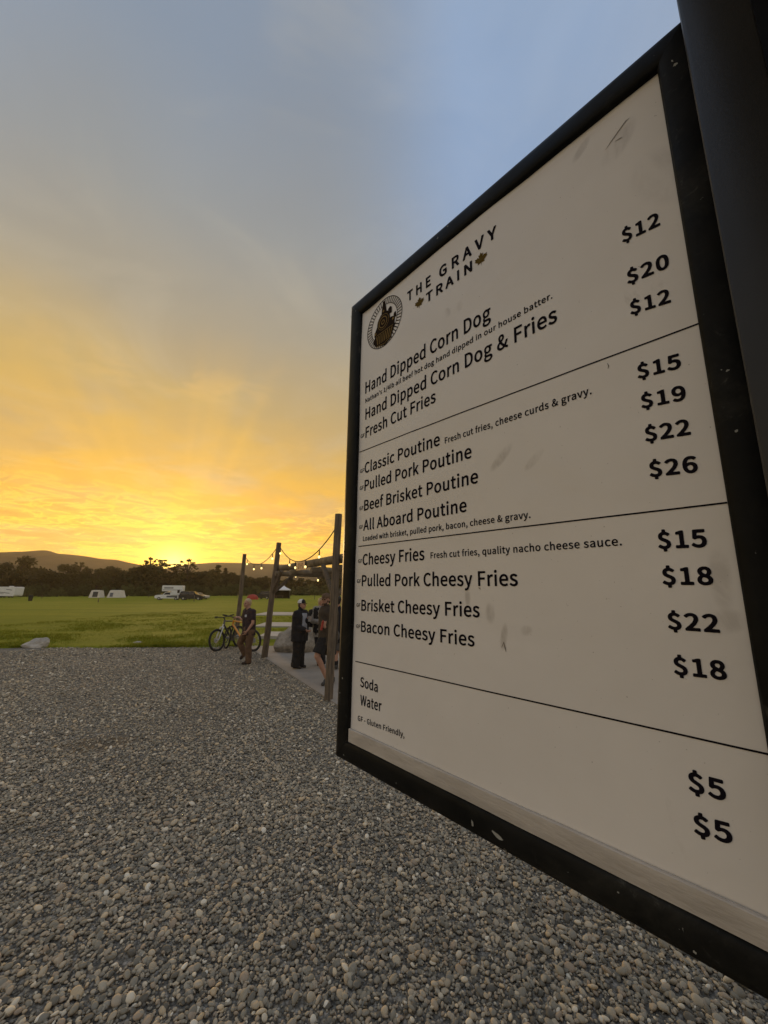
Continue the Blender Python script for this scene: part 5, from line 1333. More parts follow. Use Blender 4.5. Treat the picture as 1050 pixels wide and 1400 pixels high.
for s in (-0.8, -2.9):
    for dd in (T0 + 0.12, T0 + 1.98):
        mb = MB(); mb.torus(OP(s, -HC + 0.36, dd), 0.25, 0.11, SN, 28, 8)
        w = mb.build('wheel', M['rubber'], truck, origin=truck.location)
        mb = MB(); mb.tube([OP(s, -HC + 0.36, dd - 0.07), OP(s, -HC + 0.36, dd + 0.07)], 0.17, 16)
        mb.build('rim', M['alloy'], w, origin=truck.location)

# ================================================================== PERGOLA AND POLES
dpl = POST3 - POST2; dpl.z = 0; BAY = dpl.length; dpl.normalize()
perp = Vector((-dpl.y, dpl.x, 0))
if perp.x < 0: perp = -perp
TOP2 = depth_pt(381.5, 742, POST2.y + 0.05); TOP3 = depth_pt(463, 703, POST3.y + 0.05)
perg = empty('log_pergola', (POST2 + POST3) / 2)
tag(perg, 'open log pergola with braced beams over the concrete pad', 'pergola')
PO = perg.location.copy()
def log(name, a, b, ra, rb, parent=perg, mtl=None, seed=0, origin=PO):
    mb = MB()
    a = Vector(a); b = Vector(b)
    n = 9; path = []; rad = []
    for i in range(n):
        t = i / (n - 1)
        w = Vector((mnoise.noise(Vector((t * 3, seed, 0))), mnoise.noise(Vector((t * 3, seed, 5))), 0)) * 0.022 * math.sin(math.pi * t)
        path.append(a.lerp(b, t) + w); rad.append((ra + (rb - ra) * t) * (1 + 0.05 * mnoise.noise(Vector((t * 5, seed, 9)))))
    mb.tube(path, rad, 12)
    return mb.build(name, mtl or M['log'], parent, origin=origin, angle=60)
B3 = Vector((POST3.x, POST3.y, -0.05)); B2 = Vector((POST2.x, POST2.y, -0.05))
log('post', B2, TOP2, 0.092, 0.072, seed=1)
log('post', B3, TOP3, 0.080, 0.070, seed=2)
W = 4.4
B2b = B2 + perp * W; B3b = B3 + perp * W
log('post', B2b, B2b + Vector((0, 0, 2.62)), 0.085, 0.08, seed=3)
log('post', B3b, B3b + Vector((0, 0, 2.62)), 0.085, 0.08, seed=4)
BZ = 2.56
def on(a, b, zz):
    t = (zz - a.z) / (b.z - a.z); return a.lerp(b, t)
a2 = on(B2, TOP2, BZ); a3 = on(B3, TOP3, BZ + 0.02)
log('beam', a2 - dpl * 0.30 + perp * 0.15, a3 + dpl * 0.5 + perp * 0.15, 0.085, 0.095, mtl=M['beam_log'], seed=5)
log('beam', B2b + Vector((0, 0, BZ)) - dpl * 0.4 - perp * .15, B3b + Vector((0, 0, BZ)) + dpl * 0.5 - perp * .15, 0.09, 0.09, mtl=M['beam_log'], seed=6)
for k, t in enumerate((0.045, 0.36, 0.68, 0.955)):
    p = (a2 + dpl * BAY * t); p.z = BZ - 0.17
    log('cross_beam', p - perp * 0.06, p + perp * (W + 0.4), 0.07, 0.075, mtl=M['beam_log'], seed=7 + k)
def brace(base, top, d, seed):
    p0 = on(base, top, BZ - 0.72) ; p1 = on(base, top, BZ - 0.10) + d * 0.66
    log('brace', p0 + d * 0.02, p1, 0.052, 0.05, seed=seed)
brace(B2, TOP2, dpl, 21); brace(B2, TOP2, perp, 22); brace(B3, TOP3, -dpl, 23); brace(B3, TOP3, perp, 24)

POLE = B2 - dpl * BAY * 0.93
poleb = Vector((POLE.x, POLE.y, -0.05))
ptop = depth_pt(334.5, 757.5, POLE.y)
pole = log('light_pole', poleb, ptop, 0.085, 0.072, parent=None, seed=31, origin=poleb)
tag(pole, 'lone wooden pole beside the bicycles holding up the string lights', 'pole')

# sign board on the beam
t = 0.5
bc = depth_pt(404.5, 773.5, a2.y + (a3.y - a2.y) * t)
sb = a2.lerp(a3, t) + perp * 0.15 - perp * 0.115
sb.z = bc.z
board = empty('hanging_board', sb)
tag(board, 'small tan wooden notice board nailed to the pergola beam', 'sign')
rotb = Matrix((dpl, perp, UPZ)).transposed()
mb = MB(); mb.box((0, 0, 0), (0.66, 0.022, 0.215), rot=rotb, bevel=0.003); mb.build('panel', M['board_tan'], board)
mb = MB()
for i, (x0, w0, z0, h0) in enumerate([(-0.16, 0.02, 0.0, 0.13), (-0.08, 0.02, 0.0, 0.13), (-0.12, 0.06, 0.055, 0.02), (-0.12, 0.06, -0.055, 0.02), (0.02, 0.02, 0.0, 0.13), (0.06, 0.06, 0.0, 0.02), (0.09, 0.02, 0.03, 0.08), (0.17, 0.02, 0.0, 0.13), (0.15, 0.05, 0.055, 0.02)]):
    mb.box(rotb @ Vector((x0, -0.0135, z0)), (w0, 0.003, h0), rot=rotb)
mb.build('lettering', M['board_ink'], board, smooth=False)

# ================================================================== STRING LIGHTS
def string(name, a, b, sag, bulbs, label, drop=0.11, attach=0.0, br=0.028):
    a = Vector(a); b = Vector(b)
    root = empty(name, (a + b) / 2 - Vector((0, 0, sag)))
    o = root.location.copy()
    tag(root, label, 'string lights', 'bulb strings on the wooden poles')
    f = lambda t: a.lerp(b, t) - Vector((0, 0, 4 * sag * t * (1 - t)))
    mb = MB(); mb.tube([f(i / 24) for i in range(25)], 0.012, 5)
    mb.build('cable', M['cable'], root, origin=o)
    for t in bulbs:
        p = f(t)
        mb = MB(); mb.tube([p, p - Vector((0, 0, drop - 0.03)), p - Vector((0, 0, drop + 0.02))], [0.010, 0.016, 0.020], 6)
        sk = mb.build('socket', M['cable'], root, origin=o)
        mb = MB(); mb.ball(p - Vector((0, 0, drop + 0.055)), (br, br, br * 1.25), 10, 8)
        mb.build('bulb', M['bulb'], sk, origin=o)
    return root
pa = ptop - Vector((0, 0, 0.06)); pb = TOP2 - Vector((0, 0, 0.06)); pc = TOP3 - Vector((0, 0, 0.20))
string('string_lights', pa, pb, 0.48, (0.12, 0.37, 0.60, 0.87), 'farthest bulb string hung from the lone pole to the pergola corner')
string('string_lights', pb, pc, 0.62, (0.05, 0.28, 0.40, 0.58, 0.78), 'bulb string sagging high above the pergola beam to the nearest post', br=0.025)
q1 = on(B2, TOP2, 2.60) - dpl * 0.12
string('string_lights', q1, B2b + Vector((0, 0, 2.5)), 0.23, (0.015, 0.155, 0.326, 0.60), 'bulb string slung low under the pergola roof', drop=0.06)

# ================================================================== ROCKS
def rock(name, c, sx, sy, sz, seed, mtl, label, rz=0, top=None, cut=0.85):
    bm = bmesh.new(); bmesh.ops.create_icosphere(bm, subdivisions=5, radius=1)
    for v in bm.verts:
        p = v.co.copy()
        n = mnoise.noise(p * 0.9 + Vector((seed, 0, 0))) * 0.35 + mnoise.noise(p * 2.1 + Vector((0, seed, 0))) * 0.14 + mnoise.noise(p * 5 + Vector((0, 0, seed))) * 0.085 + mnoise.noise(p * 11 + Vector((seed, 0, seed))) * 0.03
        p *= 1 + n
        # chip it into facets
        for k in range(11):
            nn = Vector((math.sin(k * 2.1 + seed), math.cos(k * 1.7 + seed * 2), math.sin(k * 0.9 + seed * 3) * 0.7)).normalized()
            dd = p.dot(nn) - 0.80
            if dd > 0: p -= nn * dd * cut
        p = Vector((p.x * sx, p.y * sy, p.z * sz))
        if top: p = top(p)
        if p.z < -sz * 0.30: p = Vector((p.x * (1 - 0.25 * min(1, (-p.z / sz - 0.30))), p.y, -sz * 0.30))
        v.co = Matrix.Rotation(rz, 3, 'Z') @ p
    lo = min(v.co.z for v in bm.verts)
    for v in bm.verts: v.co.z -= lo
    me = bpy.data.meshes.new(name); bm.to_mesh(me); bm.free(); me.shade_smooth(); me.set_sharp_from_angle(angle=R(38)); me.materials.append(mtl)
    o = bpy.data.objects.new(name, me); COL.objects.link(o); o.location = c
    tag(o, label, 'rock')
    return o
g1 = ground_pt(401, 893)
rock('boulder', (g1.x + 0.02, g1.y + 0.35, 0.03), 0.80, 0.62, 0.60, 3.3, M['granite'], 'large grey granite boulder on the concrete behind the standing woman', rz=0.1,
     top=lambda p: Vector((p.x + 0.22 * max(0, p.z), p.y, p.z)))
g2 = ground_pt(44, 886)
rock('pale_rock', (g2.x, g2.y + 0.12, 0.0), 0.37, 0.24, 0.24, 1.2, M['pale_rock'], 'pale wedge shaped rock on the lawn edge beside the gravel', rz=0.05,
     top=lambda p: Vector((p.x, p.y, p.z * (0.95 + 0.38 * (p.x / 0.40)))), cut=0.35)
g3 = ground_pt(186, 881)
rock('flat_stone', (g3.x, g3.y + 0.05, 0.0), 0.20, 0.10, 0.07, 5.2, M['pale_rock'], 'small flat pale stone at the edge of the lawn')

# ================================================================== BICYCLES
def bicycle(name, label, front, rear, frame_col, fork_mat, steer, lean=0.0, grp=None):
    """front / rear: ground contact of the wheels"""
    fw = Vector(front); rw = Vector(rear)
    root = empty(name, rw)
    tag(root, label, 'bicycle', grp)
    ax = (fw - rw); L = ax.length; ax.normalize()
    up = UPZ.copy()
    sidev = ax.cross(up).normalized()
    up = (up + sidev * lean).normalized()
    sidev = ax.cross(up).normalized()
    Rw = 0.345
    def W(x, y, z): return rw + ax * x + sidev * y + up * z
    def part(nm, mb, m, par=None): return mb.build(nm, m, par or root, origin=rw)
    hub_r = (0, 0, Rw); hub_f = (L, 0, Rw)
    bb = (0.44, 0, 0.34); seat_t = (0.27, 0, 0.86); head_t = (L - 0.36, 0, 0.93); head_b = (L - 0.31, 0, 0.79)
    mb = MB()
    mb.tube([W(*bb), W(*head_b)], [0.030, 0.034], 10)
    mb.tube([W(*seat_t), W(head_t[0], 0, head_t[2] - 0.03)], [0.022, 0.026], 10)
    mb.tube([W(*bb), W(*seat_t)], 0.022, 10)
    for s in (-1, 1):
        mb.tube([W(bb[0], s * 0.04, bb[2]), W(0, s * 0.065, Rw)], 0.013, 8)
        mb.tube([W(seat_t[0] + .02, s * 0.03, seat_t[2] - 0.1), W(0, s * 0.065, Rw)], 0.012, 8)
    mb.tube([W(*head_b), W(*head_t)], 0.030, 10)
    part('frame', mb, frame_col)
    st = Matrix.Rotation(steer, 3, (Vector(W(*head_t)) - Vector(W(*head_b))).normalized())
    hb = W(*head_b)
    fx = st @ ax; fs_ = st @ sidev
    def FW(x, y, z):
        p = W(x, y, z) - hb
        return hb + st @ p
    mb = MB()
    for s in (-1, 1):
        mb.tube([FW(L, s * 0.06, Rw), FW(L - 0.10, s * 0.06, 0.52), FW(L - 0.22, s * 0.06, 0.70)], [0.014, 0.020, 0.018], 8)
    mb.tube([FW(L - 0.23, -0.075, 0.71), FW(L - 0.23, 0.075, 0.71)], 0.022, 8)
    mb.tube([FW(L - 0.23, 0, 0.70), FW(L - 0.29, 0, 0.80)], 0.02, 8)
    part('fork', mb, fork_mat)
    def wheel(c, axis, nm='wheel'):
        mb = MB(); mb.torus(c, Rw - 0.028, 0.028, axis, 40, 8)
        w = part(nm, mb, M['rubber'])
        mb = MB(); mb.torus(c, Rw - 0.065, 0.012, axis, 40, 6)
        part('rim', mb, M['dark_metal'], w)
        mb = MB(); mb.tube([c - axis * 0.05, c + axis * 0.05], 0.03, 10)
        mb.tube([c + axis * 0.035, c + axis * 0.039], 0.085, 16)
        part('hub', mb, M['alloy'], w)
        mb = MB()
        u = axis.orthogonal().normalized(); v = axis.cross(u)
        for i in range(24):
            a = 2 * math.pi * i / 24
            mb.tube([c + axis * (0.03 if i % 2 else -0.03), c + (u * math.cos(a) + v * math.sin(a)) * (Rw - 0.07)], 0.0016, 4)
        part('spokes', mb, M['alloy'], w)
    wheel(W(*hub_r), sidev); wheel(FW(*hub_f), fs_)
    mb = MB()
    mb.tube([FW(head_t[0], 0, head_t[2]), FW(head_t[0] + 0.02, 0, head_t[2] + 0.06), FW(head_t[0] + 0.06, 0, head_t[2] + 0.09)], 0.02, 8)
    mb.tube([FW(head_t[0] + .02, -0.37, head_t[2] + 0.13), FW(head_t[0] + 0.05, -0.16, head_t[2] + 0.11), FW(head_t[0] + 0.06, 0, head_t[2] + 0.09), FW(head_t[0] + 0.05, 0.16, head_t[2] + 0.11), FW(head_t[0] + .02, 0.37, head_t[2] + 0.13)], 0.013, 8)
    hbar = part('handlebar', mb, M['dark_metal'])
    for s in (-1, 1):
        mb = MB(); mb.tube([FW(head_t[0] + .03, s * 0.25, head_t[2] + 0.122), FW(head_t[0] + .015, s * 0.385, head_t[2] + 0.133)], 0.019, 8)
        part('grip', mb, M['rubber'], hbar)
        mb = MB(); mb.tube([FW(head_t[0] + .05, s * 0.21, head_t[2] + 0.115), FW(head_t[0] + .11, s * 0.24, head_t[2] + 0.09), FW(head_t[0] + .10, s * 0.33, head_t[2] + 0.10)], 0.008, 6)
        part('brake_lever', mb, M['dark_metal'], hbar)
    mb = MB(); mb.tube([W(*seat_t), W(seat_t[0] - 0.03, 0, 0.97)], 0.015, 8); part('seat_post', mb, M['dark_metal'])
    mb = MB()
    sv = [(seat_t[0] - 0.16, 0.075), (seat_t[0] - 0.06, 0.06), (seat_t[0] + 0.06, 0.025), (seat_t[0] + 0.12, 0.016)]
    mb.tube([W(x, 0, 0.985) for x, w in sv], [w for x, w in sv], 10, squash=0.35)
    part('saddle', mb, M['rubber'])
    mb = MB()
    cdir = W(*bb)
    mb.tube([W(bb[0], -0.05, bb[2]), W(bb[0], -0.058, bb[2])], 0.10, 20)
    part('chainring', mb, M['dark_metal'])
    for s in (-1, 1):
        mb = MB(); mb.tube([W(bb[0], s * 0.075, bb[2]), W(bb[0] + s * 0.12, s * 0.085, bb[2] - s * 0.12)], 0.012, 6)
        ck = part('crank', mb, M['dark_metal'])
        mb = MB(); mb.box(W(bb[0] + s * 0.12, s * 0.14, bb[2] - s * 0.12), (0.09, 0.09, 0.02), bevel=0.004); part('pedal', mb, M['dark_metal'], ck)
    mb = MB()
    for o in (-0.045, 0.045):
        mb.tube([W(bb[0] - .02, -0.054, bb[2] + o * 2.1), W(0.0, -0.054, Rw + o)], 0.006, 5)
    part('chain', mb, M['dark_metal'])
    return root
M['bike_orange'] = mat('bike_orange', (0.62, 0.26, 0.025), 0.3, 0.06, 4, coat=0.6)
M['bike_grey'] = mat('bike_grey', (0.05, 0.055, 0.06), 0.35, 0.1, 4, coat=0.5)
M['fork_white'] = mat('fork_white', (0.50, 0.50, 0.50), 0.35, 0.05, 4)
bf = ground_pt(314, 887.0); br_ = ground_pt(349.5, 891.2)
d_ = (bf - br_).normalized()
bicycle('mountain_bike', 'orange framed mountain bike beside the man in brown trousers', br_ + d_ * 1.16 + Vector((-0.15, 0, 0)), br_ + Vector((-0.10, 0, 0)), M['bike_orange'], M['dark_metal'], R(-28), lean=-0.06, grp='mountain bikes')
b1f = ground_pt(297, 891.0)
bicycle('mountain_bike', 'dark mountain bike with a pale fork leaning behind the orange one', b1f, b1f + Vector((0.28, 1.08, 0)), M['bike_grey'], M['fork_white'], R(-6), lean=0.10, grp='mountain bikes')

# ================================================================== FAR VEHICLES, TENTS, FURNITURE
def car(name, label, cat, px, py, yaw, body_m, kind, grp=None):
    p = ground_pt(px, py)
    root = empty(name, p, yaw)
    tag(root, label, cat, grp)
    if kind == 'suv':
        prof = [(-2.3, 0.35), (-2.32, 0.85), (-2.2, 1.08), (-2.05, 1.72), (-1.6, 1.80), (0.3, 1.78), (0.95, 1.15), (2.0, 1.02), (2.3, 0.85), (2.33, 0.4), (2.1, 0.3), (-2.1, 0.3)]
        win = [(-1.95, 1.15), (-1.85, 1.65), (0.25, 1.65), (0.78, 1.15)]
        ws = [(0.42, 1.72), (0.92, 1.20)]
        wx = (-1.4, 1.45)
    elif kind == 'sedan':
        prof = [(-2.3, 0.35), (-2.32, 0.8), (-2.15, 1.0), (-1.6, 1.05), (-0.95, 1.45), (0.25, 1.45), (0.95, 1.0), (2.0, 0.88), (2.3, 0.7), (2.32, 0.4), (2.1, 0.28), (-2.1, 0.28)]
        win = [(-1.40, 1.06), (-0.9, 1.36), (0.2, 1.36), (0.75, 1.04)]
        ws = [(0.32, 1.41), (0.9, 1.03)]
        wx = (-1.4, 1.45)
    else:   # pickup cab and bed
        prof = [(-2.75, 0.45), (-2.75, 1.05), (-0.75, 1.10), (-0.65, 1.80), (0.55, 1.82), (1.10, 1.22), (2.4, 1.12), (2.68, 0.95), (2.7, 0.5), (2.4, 0.4), (-2.5, 0.4)]
        win = [(-0.5, 1.22), (-0.42, 1.70), (0.48, 1.70), (0.88, 1.22)]
        ws = [(0.64, 1.76), (1.07, 1.26)]
        wx = (-1.75, 1.75)
    w = 0.92
    mb = MB()
    n = len(prof)
    lanes = [(-w, 0.94, 0.0), (-w + 0.10, 1.0, 0.02), (w - 0.10, 1.0, 0.02), (w, 0.94, 0.0)]
    vs = []
    for (y, k, lift) in lanes:
        for (x, z) in prof:
            tuck = 0.16 * max(0, (z - 1.05)) / 0.75
            vs.append((x * (0.985 if abs(y) == w else 1), y * (1 - tuck), z * (0.985 if abs(y) == w and z > 1.2 else 1)))
    fs = [tuple(range(n)), tuple(reversed(range(3 * n, 4 * n)))]
    for j in range(3):
        for i in range(n):
            i2 = (i + 1) % n
            fs.append((j * n + i, j * n + i2, (j + 1) * n + i2, (j + 1) * n + i))
    mb.add(vs, fs); mb.build('body', body_m, root, angle=35)
    for s in (-1, 1):
        mb = MB()
        vs = []
        for (x, z) in win:
            tuck = 0.16 * max(0, (z - 1.05)) / 0.75
            vs.append((x, s * (w * (1 - tuck) + 0.012), z))
        mb.add(vs, [(0, 1, 2, 3)]); mb.build('side_window', M['dark_glass'], root, smooth=False)
    (x0, z0), (x1, z1) = ws
    mb = MB(); mb.add([(x0 + .02, -0.66, z0 + .01), (x0 + .02, 0.66, z0 + .01), (x1 + .03, 0.78, z1 + .02), (x1 + .03, -0.78, z1 + .02)], [(0, 1, 2, 3)])
    mb.build('windscreen', M['dark_glass'], root, smooth=False)
    for x in wx:
        for s in (-1, 1):
            mb = MB(); mb.torus((x, s * (w - 0.08), 0.36), 0.25, 0.11, (0, 1, 0), 24, 8)
            wl = mb.build('wheel', M['rubber'], root)
            mb = MB(); mb.tube([(x, s * (w - 0.16), 0.36), (x, s * (w + 0.02), 0.36)], 0.19, 14); mb.build('rim', M['alloy'], wl)
    xf = max(p_[0] for p_ in prof); xb = min(p_[0] for p_ in prof)
    for s in (-1, 1):
        mb = MB(); mb.box((xf - 0.05, s * 0.66, 0.80), (0.12, 0.34, 0.15), bevel=0.02); mb.build('headlight', M['lamp_lens'], root)
        mb = MB(); mb.box((xb + 0.04, s * 0.74, 0.90), (0.12, 0.18, 0.24), bevel=0.02); mb.build('tail_light', M['tail_lens'], root)
    return root

pk = car('pickup_truck', 'white pickup with a white camper box on its bed parked in front of the trees', 'pickup truck', 230, 820.4, math.pi + R(14), M['white_paint'], 'pickup')
pk.scale = (0.9, 0.9, 0.9)
# camper carried by the pickup
mb = MB(); mb.prism([(-3.0, 1.14), (-3.0, 3.15), (-2.85, 3.3), (1.15, 3.3), (1.3, 3.15), (1.25, 2.0), (-0.72, 1.95), (-0.72, 1.14)], -1.05, 1.05)
cp = mb.build('camper', M['white_paint'], pk, smooth=False)
for s in (-1, 1):
    mb = MB(); mb.box((-0.1, s * 1.06, 2.75), (1.9, 0.02, 0.42)); mb.build('window', M['silver_car'], cp, smooth=False)
    mb = MB(); mb.box((-2.2, s * 1.06, 2.0), (0.5, 0.02, 0.75)); mb.build('window', M['dark_glass'], cp, smooth=False)
    mb = MB(); mb.box((-0.9, s * 1.062, 2.30), (4.0, 0.02, 0.10)); mb.build('stripe', M['grey_stripe'], cp, smooth=False)
    mb = MB(); mb.box((-0.9, s * 0.935, 0.83), (2.2, 0.03, 0.40)); mb.build('side_panel', M['grey_stripe'], pk, smooth=False)
car('parked_suv', 'dark sport utility car parked right behind the white camper pickup', 'car', 262, 820.6, R(10), M['dark_car'], 'suv', 'dark cars on the grass')
car('parked_sedan', 'low grey car showing its nose past the dark parked car', 'car', 270, 819.6, R(-8), M['silver_car'], 'sedan')
car('parked_suv', 'dark sport utility car parked near the white canopy tent', 'car', 361, 819.2, math.pi - R(20), M['dark_car'], 'suv', 'dark cars on the grass')

# travel trailer at the left edge
p = ground_pt(9, 817.5)
tr = empty('travel_trailer', p, R(-6)); tag(tr, 'long white travel trailer with grey swooshes at the left edge of the field', 'trailer')
mb = MB(); mb.prism([(-4.2, 0.55), (-4.3, 1.6), (-4.0, 2.9), (-3.7, 3.0), (3.2, 3.0), (3.55, 2.85), (3.45, 0.9), (3.2, 0.55)], -1.2, 1.2); mb.build('body', M['white_paint'], tr, smooth=False)
for s in (-1, 1):
    for (x, z, L_, h_, a) in [(0.2, 1.45, 3.6, 0.16, 0.08), (-1.2, 1.2, 3.0, 0.10, 0.05), (1.7, 2.25, 1.9, 0.15, 0.12), (-2.2, 2.2, 1.5, 0.3, 0.0)]:
        mb = MB(); mb.box((x, s * 1.206, z), (L_, 0.016, h_), rot=Matrix.Rotation(a, 3, 'Y'), bevel=0.006); mb.build('swoosh', M['grey_stripe'], tr, smooth=False)
    for x in (-0.5, 0.45):
        mb = MB(); mb.torus((x, s * 1.05, 0.36), 0.25, 0.1, (0, 1, 0), 20, 8); mb.build('wheel', M['rubber'], tr)
mb = MB(); mb.box((0.9, 0, 3.12), (0.8, 0.7, 0.22), bevel=0.05); mb.build('roof_unit', M['white_paint'], tr)
mb = MB(); mb.tube([(3.3, 0, 0.6), (4.5, 0, 0.5)], 0.06, 6); mb.tube([(4.3, 0, 0.5), (4.3, 0, 0.02)], 0.04, 6); mb.build('hitch', M['dark_metal'], tr)

def cabin_tent(px, py, w, h, label, door):
    p = ground_pt(px, py)
    root = empty('cabin_tent', p, R(8)); tag(root, label, 'tent', 'canvas tents in the field')
    b, t = w / 2, w * 0.36
    mb = MB()
    vs = [(-b, -1.3, 0), (b, -1.3, 0), (b, 1.3, 0), (-b, 1.3, 0), (-t, -0.95, h * .96), (t, -0.95, h * .96), (t, 0.95, h * .96), (-t, 0.95, h * .96), (-t * .9, 0, h), (t * .9, 0, h)]
    mb.add(vs, [(0, 1, 5, 4), (2, 3, 7, 6), (1, 2, 6, 9, 5), (3, 0, 4, 8, 7), (4, 5, 9, 8), (8, 9, 6, 7), (3, 2, 1, 0)])
    mb.build('canvas', M['canvas'], root, smooth=False)
    k = 0.35 / (h * .96)
    mb = MB()
    if door:
        x0, x1, z0, z1 = -0.35 * b, 0.55 * b, 0.25, h * 0.80
    else:
        x0, x1, z0, z1 = -0.62 * b, -0.20 * b, 0.30, h * 0.66
    mb.add([(x0, -1.3 + k * z0 - .02, z0), (x1, -1.3 + k * z0 - .02, z0), (x1, -1.3 + k * z1 - .02, z1), (x0, -1.3 + k * z1 - .02, z1)], [(0, 1, 2, 3)])
    mb.build('door' if door else 'window', M['dark_metal'] if door else M['grey_stripe'], root, smooth=False)
    mb = MB(); mb.box((0, 0, h + 0.03), (2 * t + 0.1, 0.10, 0.06)); mb.build('ridge', M['stake_wood'], root, smooth=False)
cabin_tent(132, 817.3, 2.9, 2.1, 'pale canvas tent in the far field with a dark open door', True)
cabin_tent(159, 817.3, 3.8, 2.1, 'wider pale canvas tent in the far field with a small closed window', False)

p = ground_pt(385, 818.6)
cn = empty('canopy_tent', p, R(10)); tag(cn, 'white peaked canopy tent on thin legs near the dark car', 'canopy')
mb = MB()
b = 1.9
mb.add([(-b, -b, 2.2), (b, -b, 2.2), (b, b, 2.2), (-b, b, 2.2), (0, 0, 3.45), (-b, -b, 2.0), (b, -b, 2.0), (b, b, 2.0), (-b, b, 2.0), (-.8, -.8, 2.75), (.8, -.8, 2.75), (.8, .8, 2.75), (-.8, .8, 2.75)],
       [(0, 1, 10, 9), (1, 2, 11, 10), (2, 3, 12, 11), (3, 0, 9, 12), (9, 10, 4), (10, 11, 4), (11, 12, 4), (12, 9, 4), (0, 5, 6, 1), (1, 6, 7, 2), (2, 7, 8, 3), (3, 8, 5, 0)])
mb.build('roof', M['white_nylon'], cn, smooth=False)
for sx in (-1, 1):
    for sy in (-1, 1):
        mb = MB(); mb.tube([(sx * (b - .08), sy * (b - .08), 0), (sx * (b - .08), sy * (b - .08), 2.2)], 0.05, 6); mb.build('leg', M['dark_metal'], cn)
mb = MB(); mb.add([(-b + .05, b - .1, 0.1), (b - .05, b - .1, 0.1), (b - .05, b - .1, 2.0), (-b + .05, b - .1, 2.0), (b - .1, -b * .2, 0.1), (b - .1, -b * .2, 2.0)], [(0, 1, 2, 3), (1, 4, 5, 2)])
mb.build('back_wall', M['truck_black'], cn, smooth=False)
tb = empty('picnic_table', p + Vector((-0.3, -1.0, 0)), R(10)); tag(tb, 'brown picnic table under the white canopy tent', 'table')
mb = MB(); mb.box((0, 0, 0.74), (1.9, 0.75, 0.05)); mb.build('table_top', M['wood_table'], tb, smooth=False)
for s in (-1, 1):
    mb = MB(); mb.box((0, s * 0.62, 0.45), (1.9, 0.26, 0.05)); mb.build('bench', M['wood_table'], tb, smooth=False)
    mb = MB(); mb.tube([(s * 0.7, -0.6, 0), (s * 0.7, -0.2, 0.72)], 0.04, 6); mb.tube([(s * 0.7, 0.6, 0), (s * 0.7, 0.2, 0.72)], 0.04, 6); mb.box((s * 0.7, 0, 0.40), (0.05, 1.4, 0.06)); mb.build('leg_frame', M['wood_table'], tb, smooth=False)

# red dome tent with its sunlit fly
p = ground_pt(345, 820.0)
rt = empty('dome_tent', p, 0.3); tag(rt, 'small red dome tent in the field beyond the lone pole', 'tent')
mb = MB()
ring_n, seg = 7, 24
vs = []; fs = []
for i in range(ring_n):
    a = math.pi / 2 * i / (ring_n - 1)
    for k in range(seg):
        t = 2 * math.pi * k / seg
        rr = (1 + 0.08 * abs(math.cos(2 * t))) * math.cos(a) ** 0.8
        vs.append((1.15 * rr * math.cos(t), 1.0 * rr * math.sin(t), 1.15 * math.sin(a)))
for i in range(ring_n - 1):
    for k in range(seg):
        k2 = (k + 1) % seg; fs.append((i * seg + k, i * seg + k2, (i + 1) * seg + k2, (i + 1) * seg + k))
mb.add(vs, fs); mb.build('fly', M['red_nylon'], rt, fix=True, angle=60)
mb = MB()
for ph in (0.78, 2.36):
    mb.tube([(1.2 * math.cos(ph) * math.cos(a), 1.05 * math.sin(ph) * math.cos(a), 1.19 * math.sin(a)) for a in [math.pi * i / 12 for i in range(13)]], 0.02, 5)
mb.build('poles', M['dark_metal'], rt)
mb = MB(); mb.add([(-0.3, -1.02, 0.05), (0.3, -1.02, 0.05), (0.18, -0.82, 0.75), (-0.18, -0.82, 0.75)], [(0, 1, 2, 3)]); mb.build('door', M['grey_stripe'], rt, smooth=False)

# litter bin
p = ground_pt(41, 822)
bn_ = empty('litter_bin', p); tag(bn_, 'small black litter bin standing alone in the left of the field', 'bin')
mb = MB(); mb.tube([(0, 0, 0), (0, 0, 0.05), (0, 0, 0.95)], [0.26, 0.28, 0.34], 16); mb.build('drum', M['bin_plastic'], bn_, angle=30)
mb = MB(); mb.tube([(0, 0, 0.952), (0, 0, 1.02), (0, 0, 1.1)], [0.36, 0.36, 0.2], 16); mb.build('lid', M['bin_plastic'], bn_, angle=30)
# campsite marker stakes
for i, (px, py, h_) in enumerate([(57, 818.5, 0.9), (134, 824, 0.7), (265, 823, 1.1), (324, 818.5, 1.3), (203, 817.5, 0.7), (430, 820, 1.0)]):
    p = ground_pt(px, py)
    mb = MB(); mb.box((0, 0, h_ / 2 - 0.05), (0.10, 0.10, h_), bevel=0.01); mb.tube([(0, 0, h_ - 0.05), (0, 0, h_ + 0.03)], [0.068, 0.01], 4)
    o = mb.build('marker_stake', M['stake_wood'], None, smooth=False); o.location = p
    tag(o, 'thin wooden campsite marker stake standing in the field', 'stake', 'marker stakes in the field')

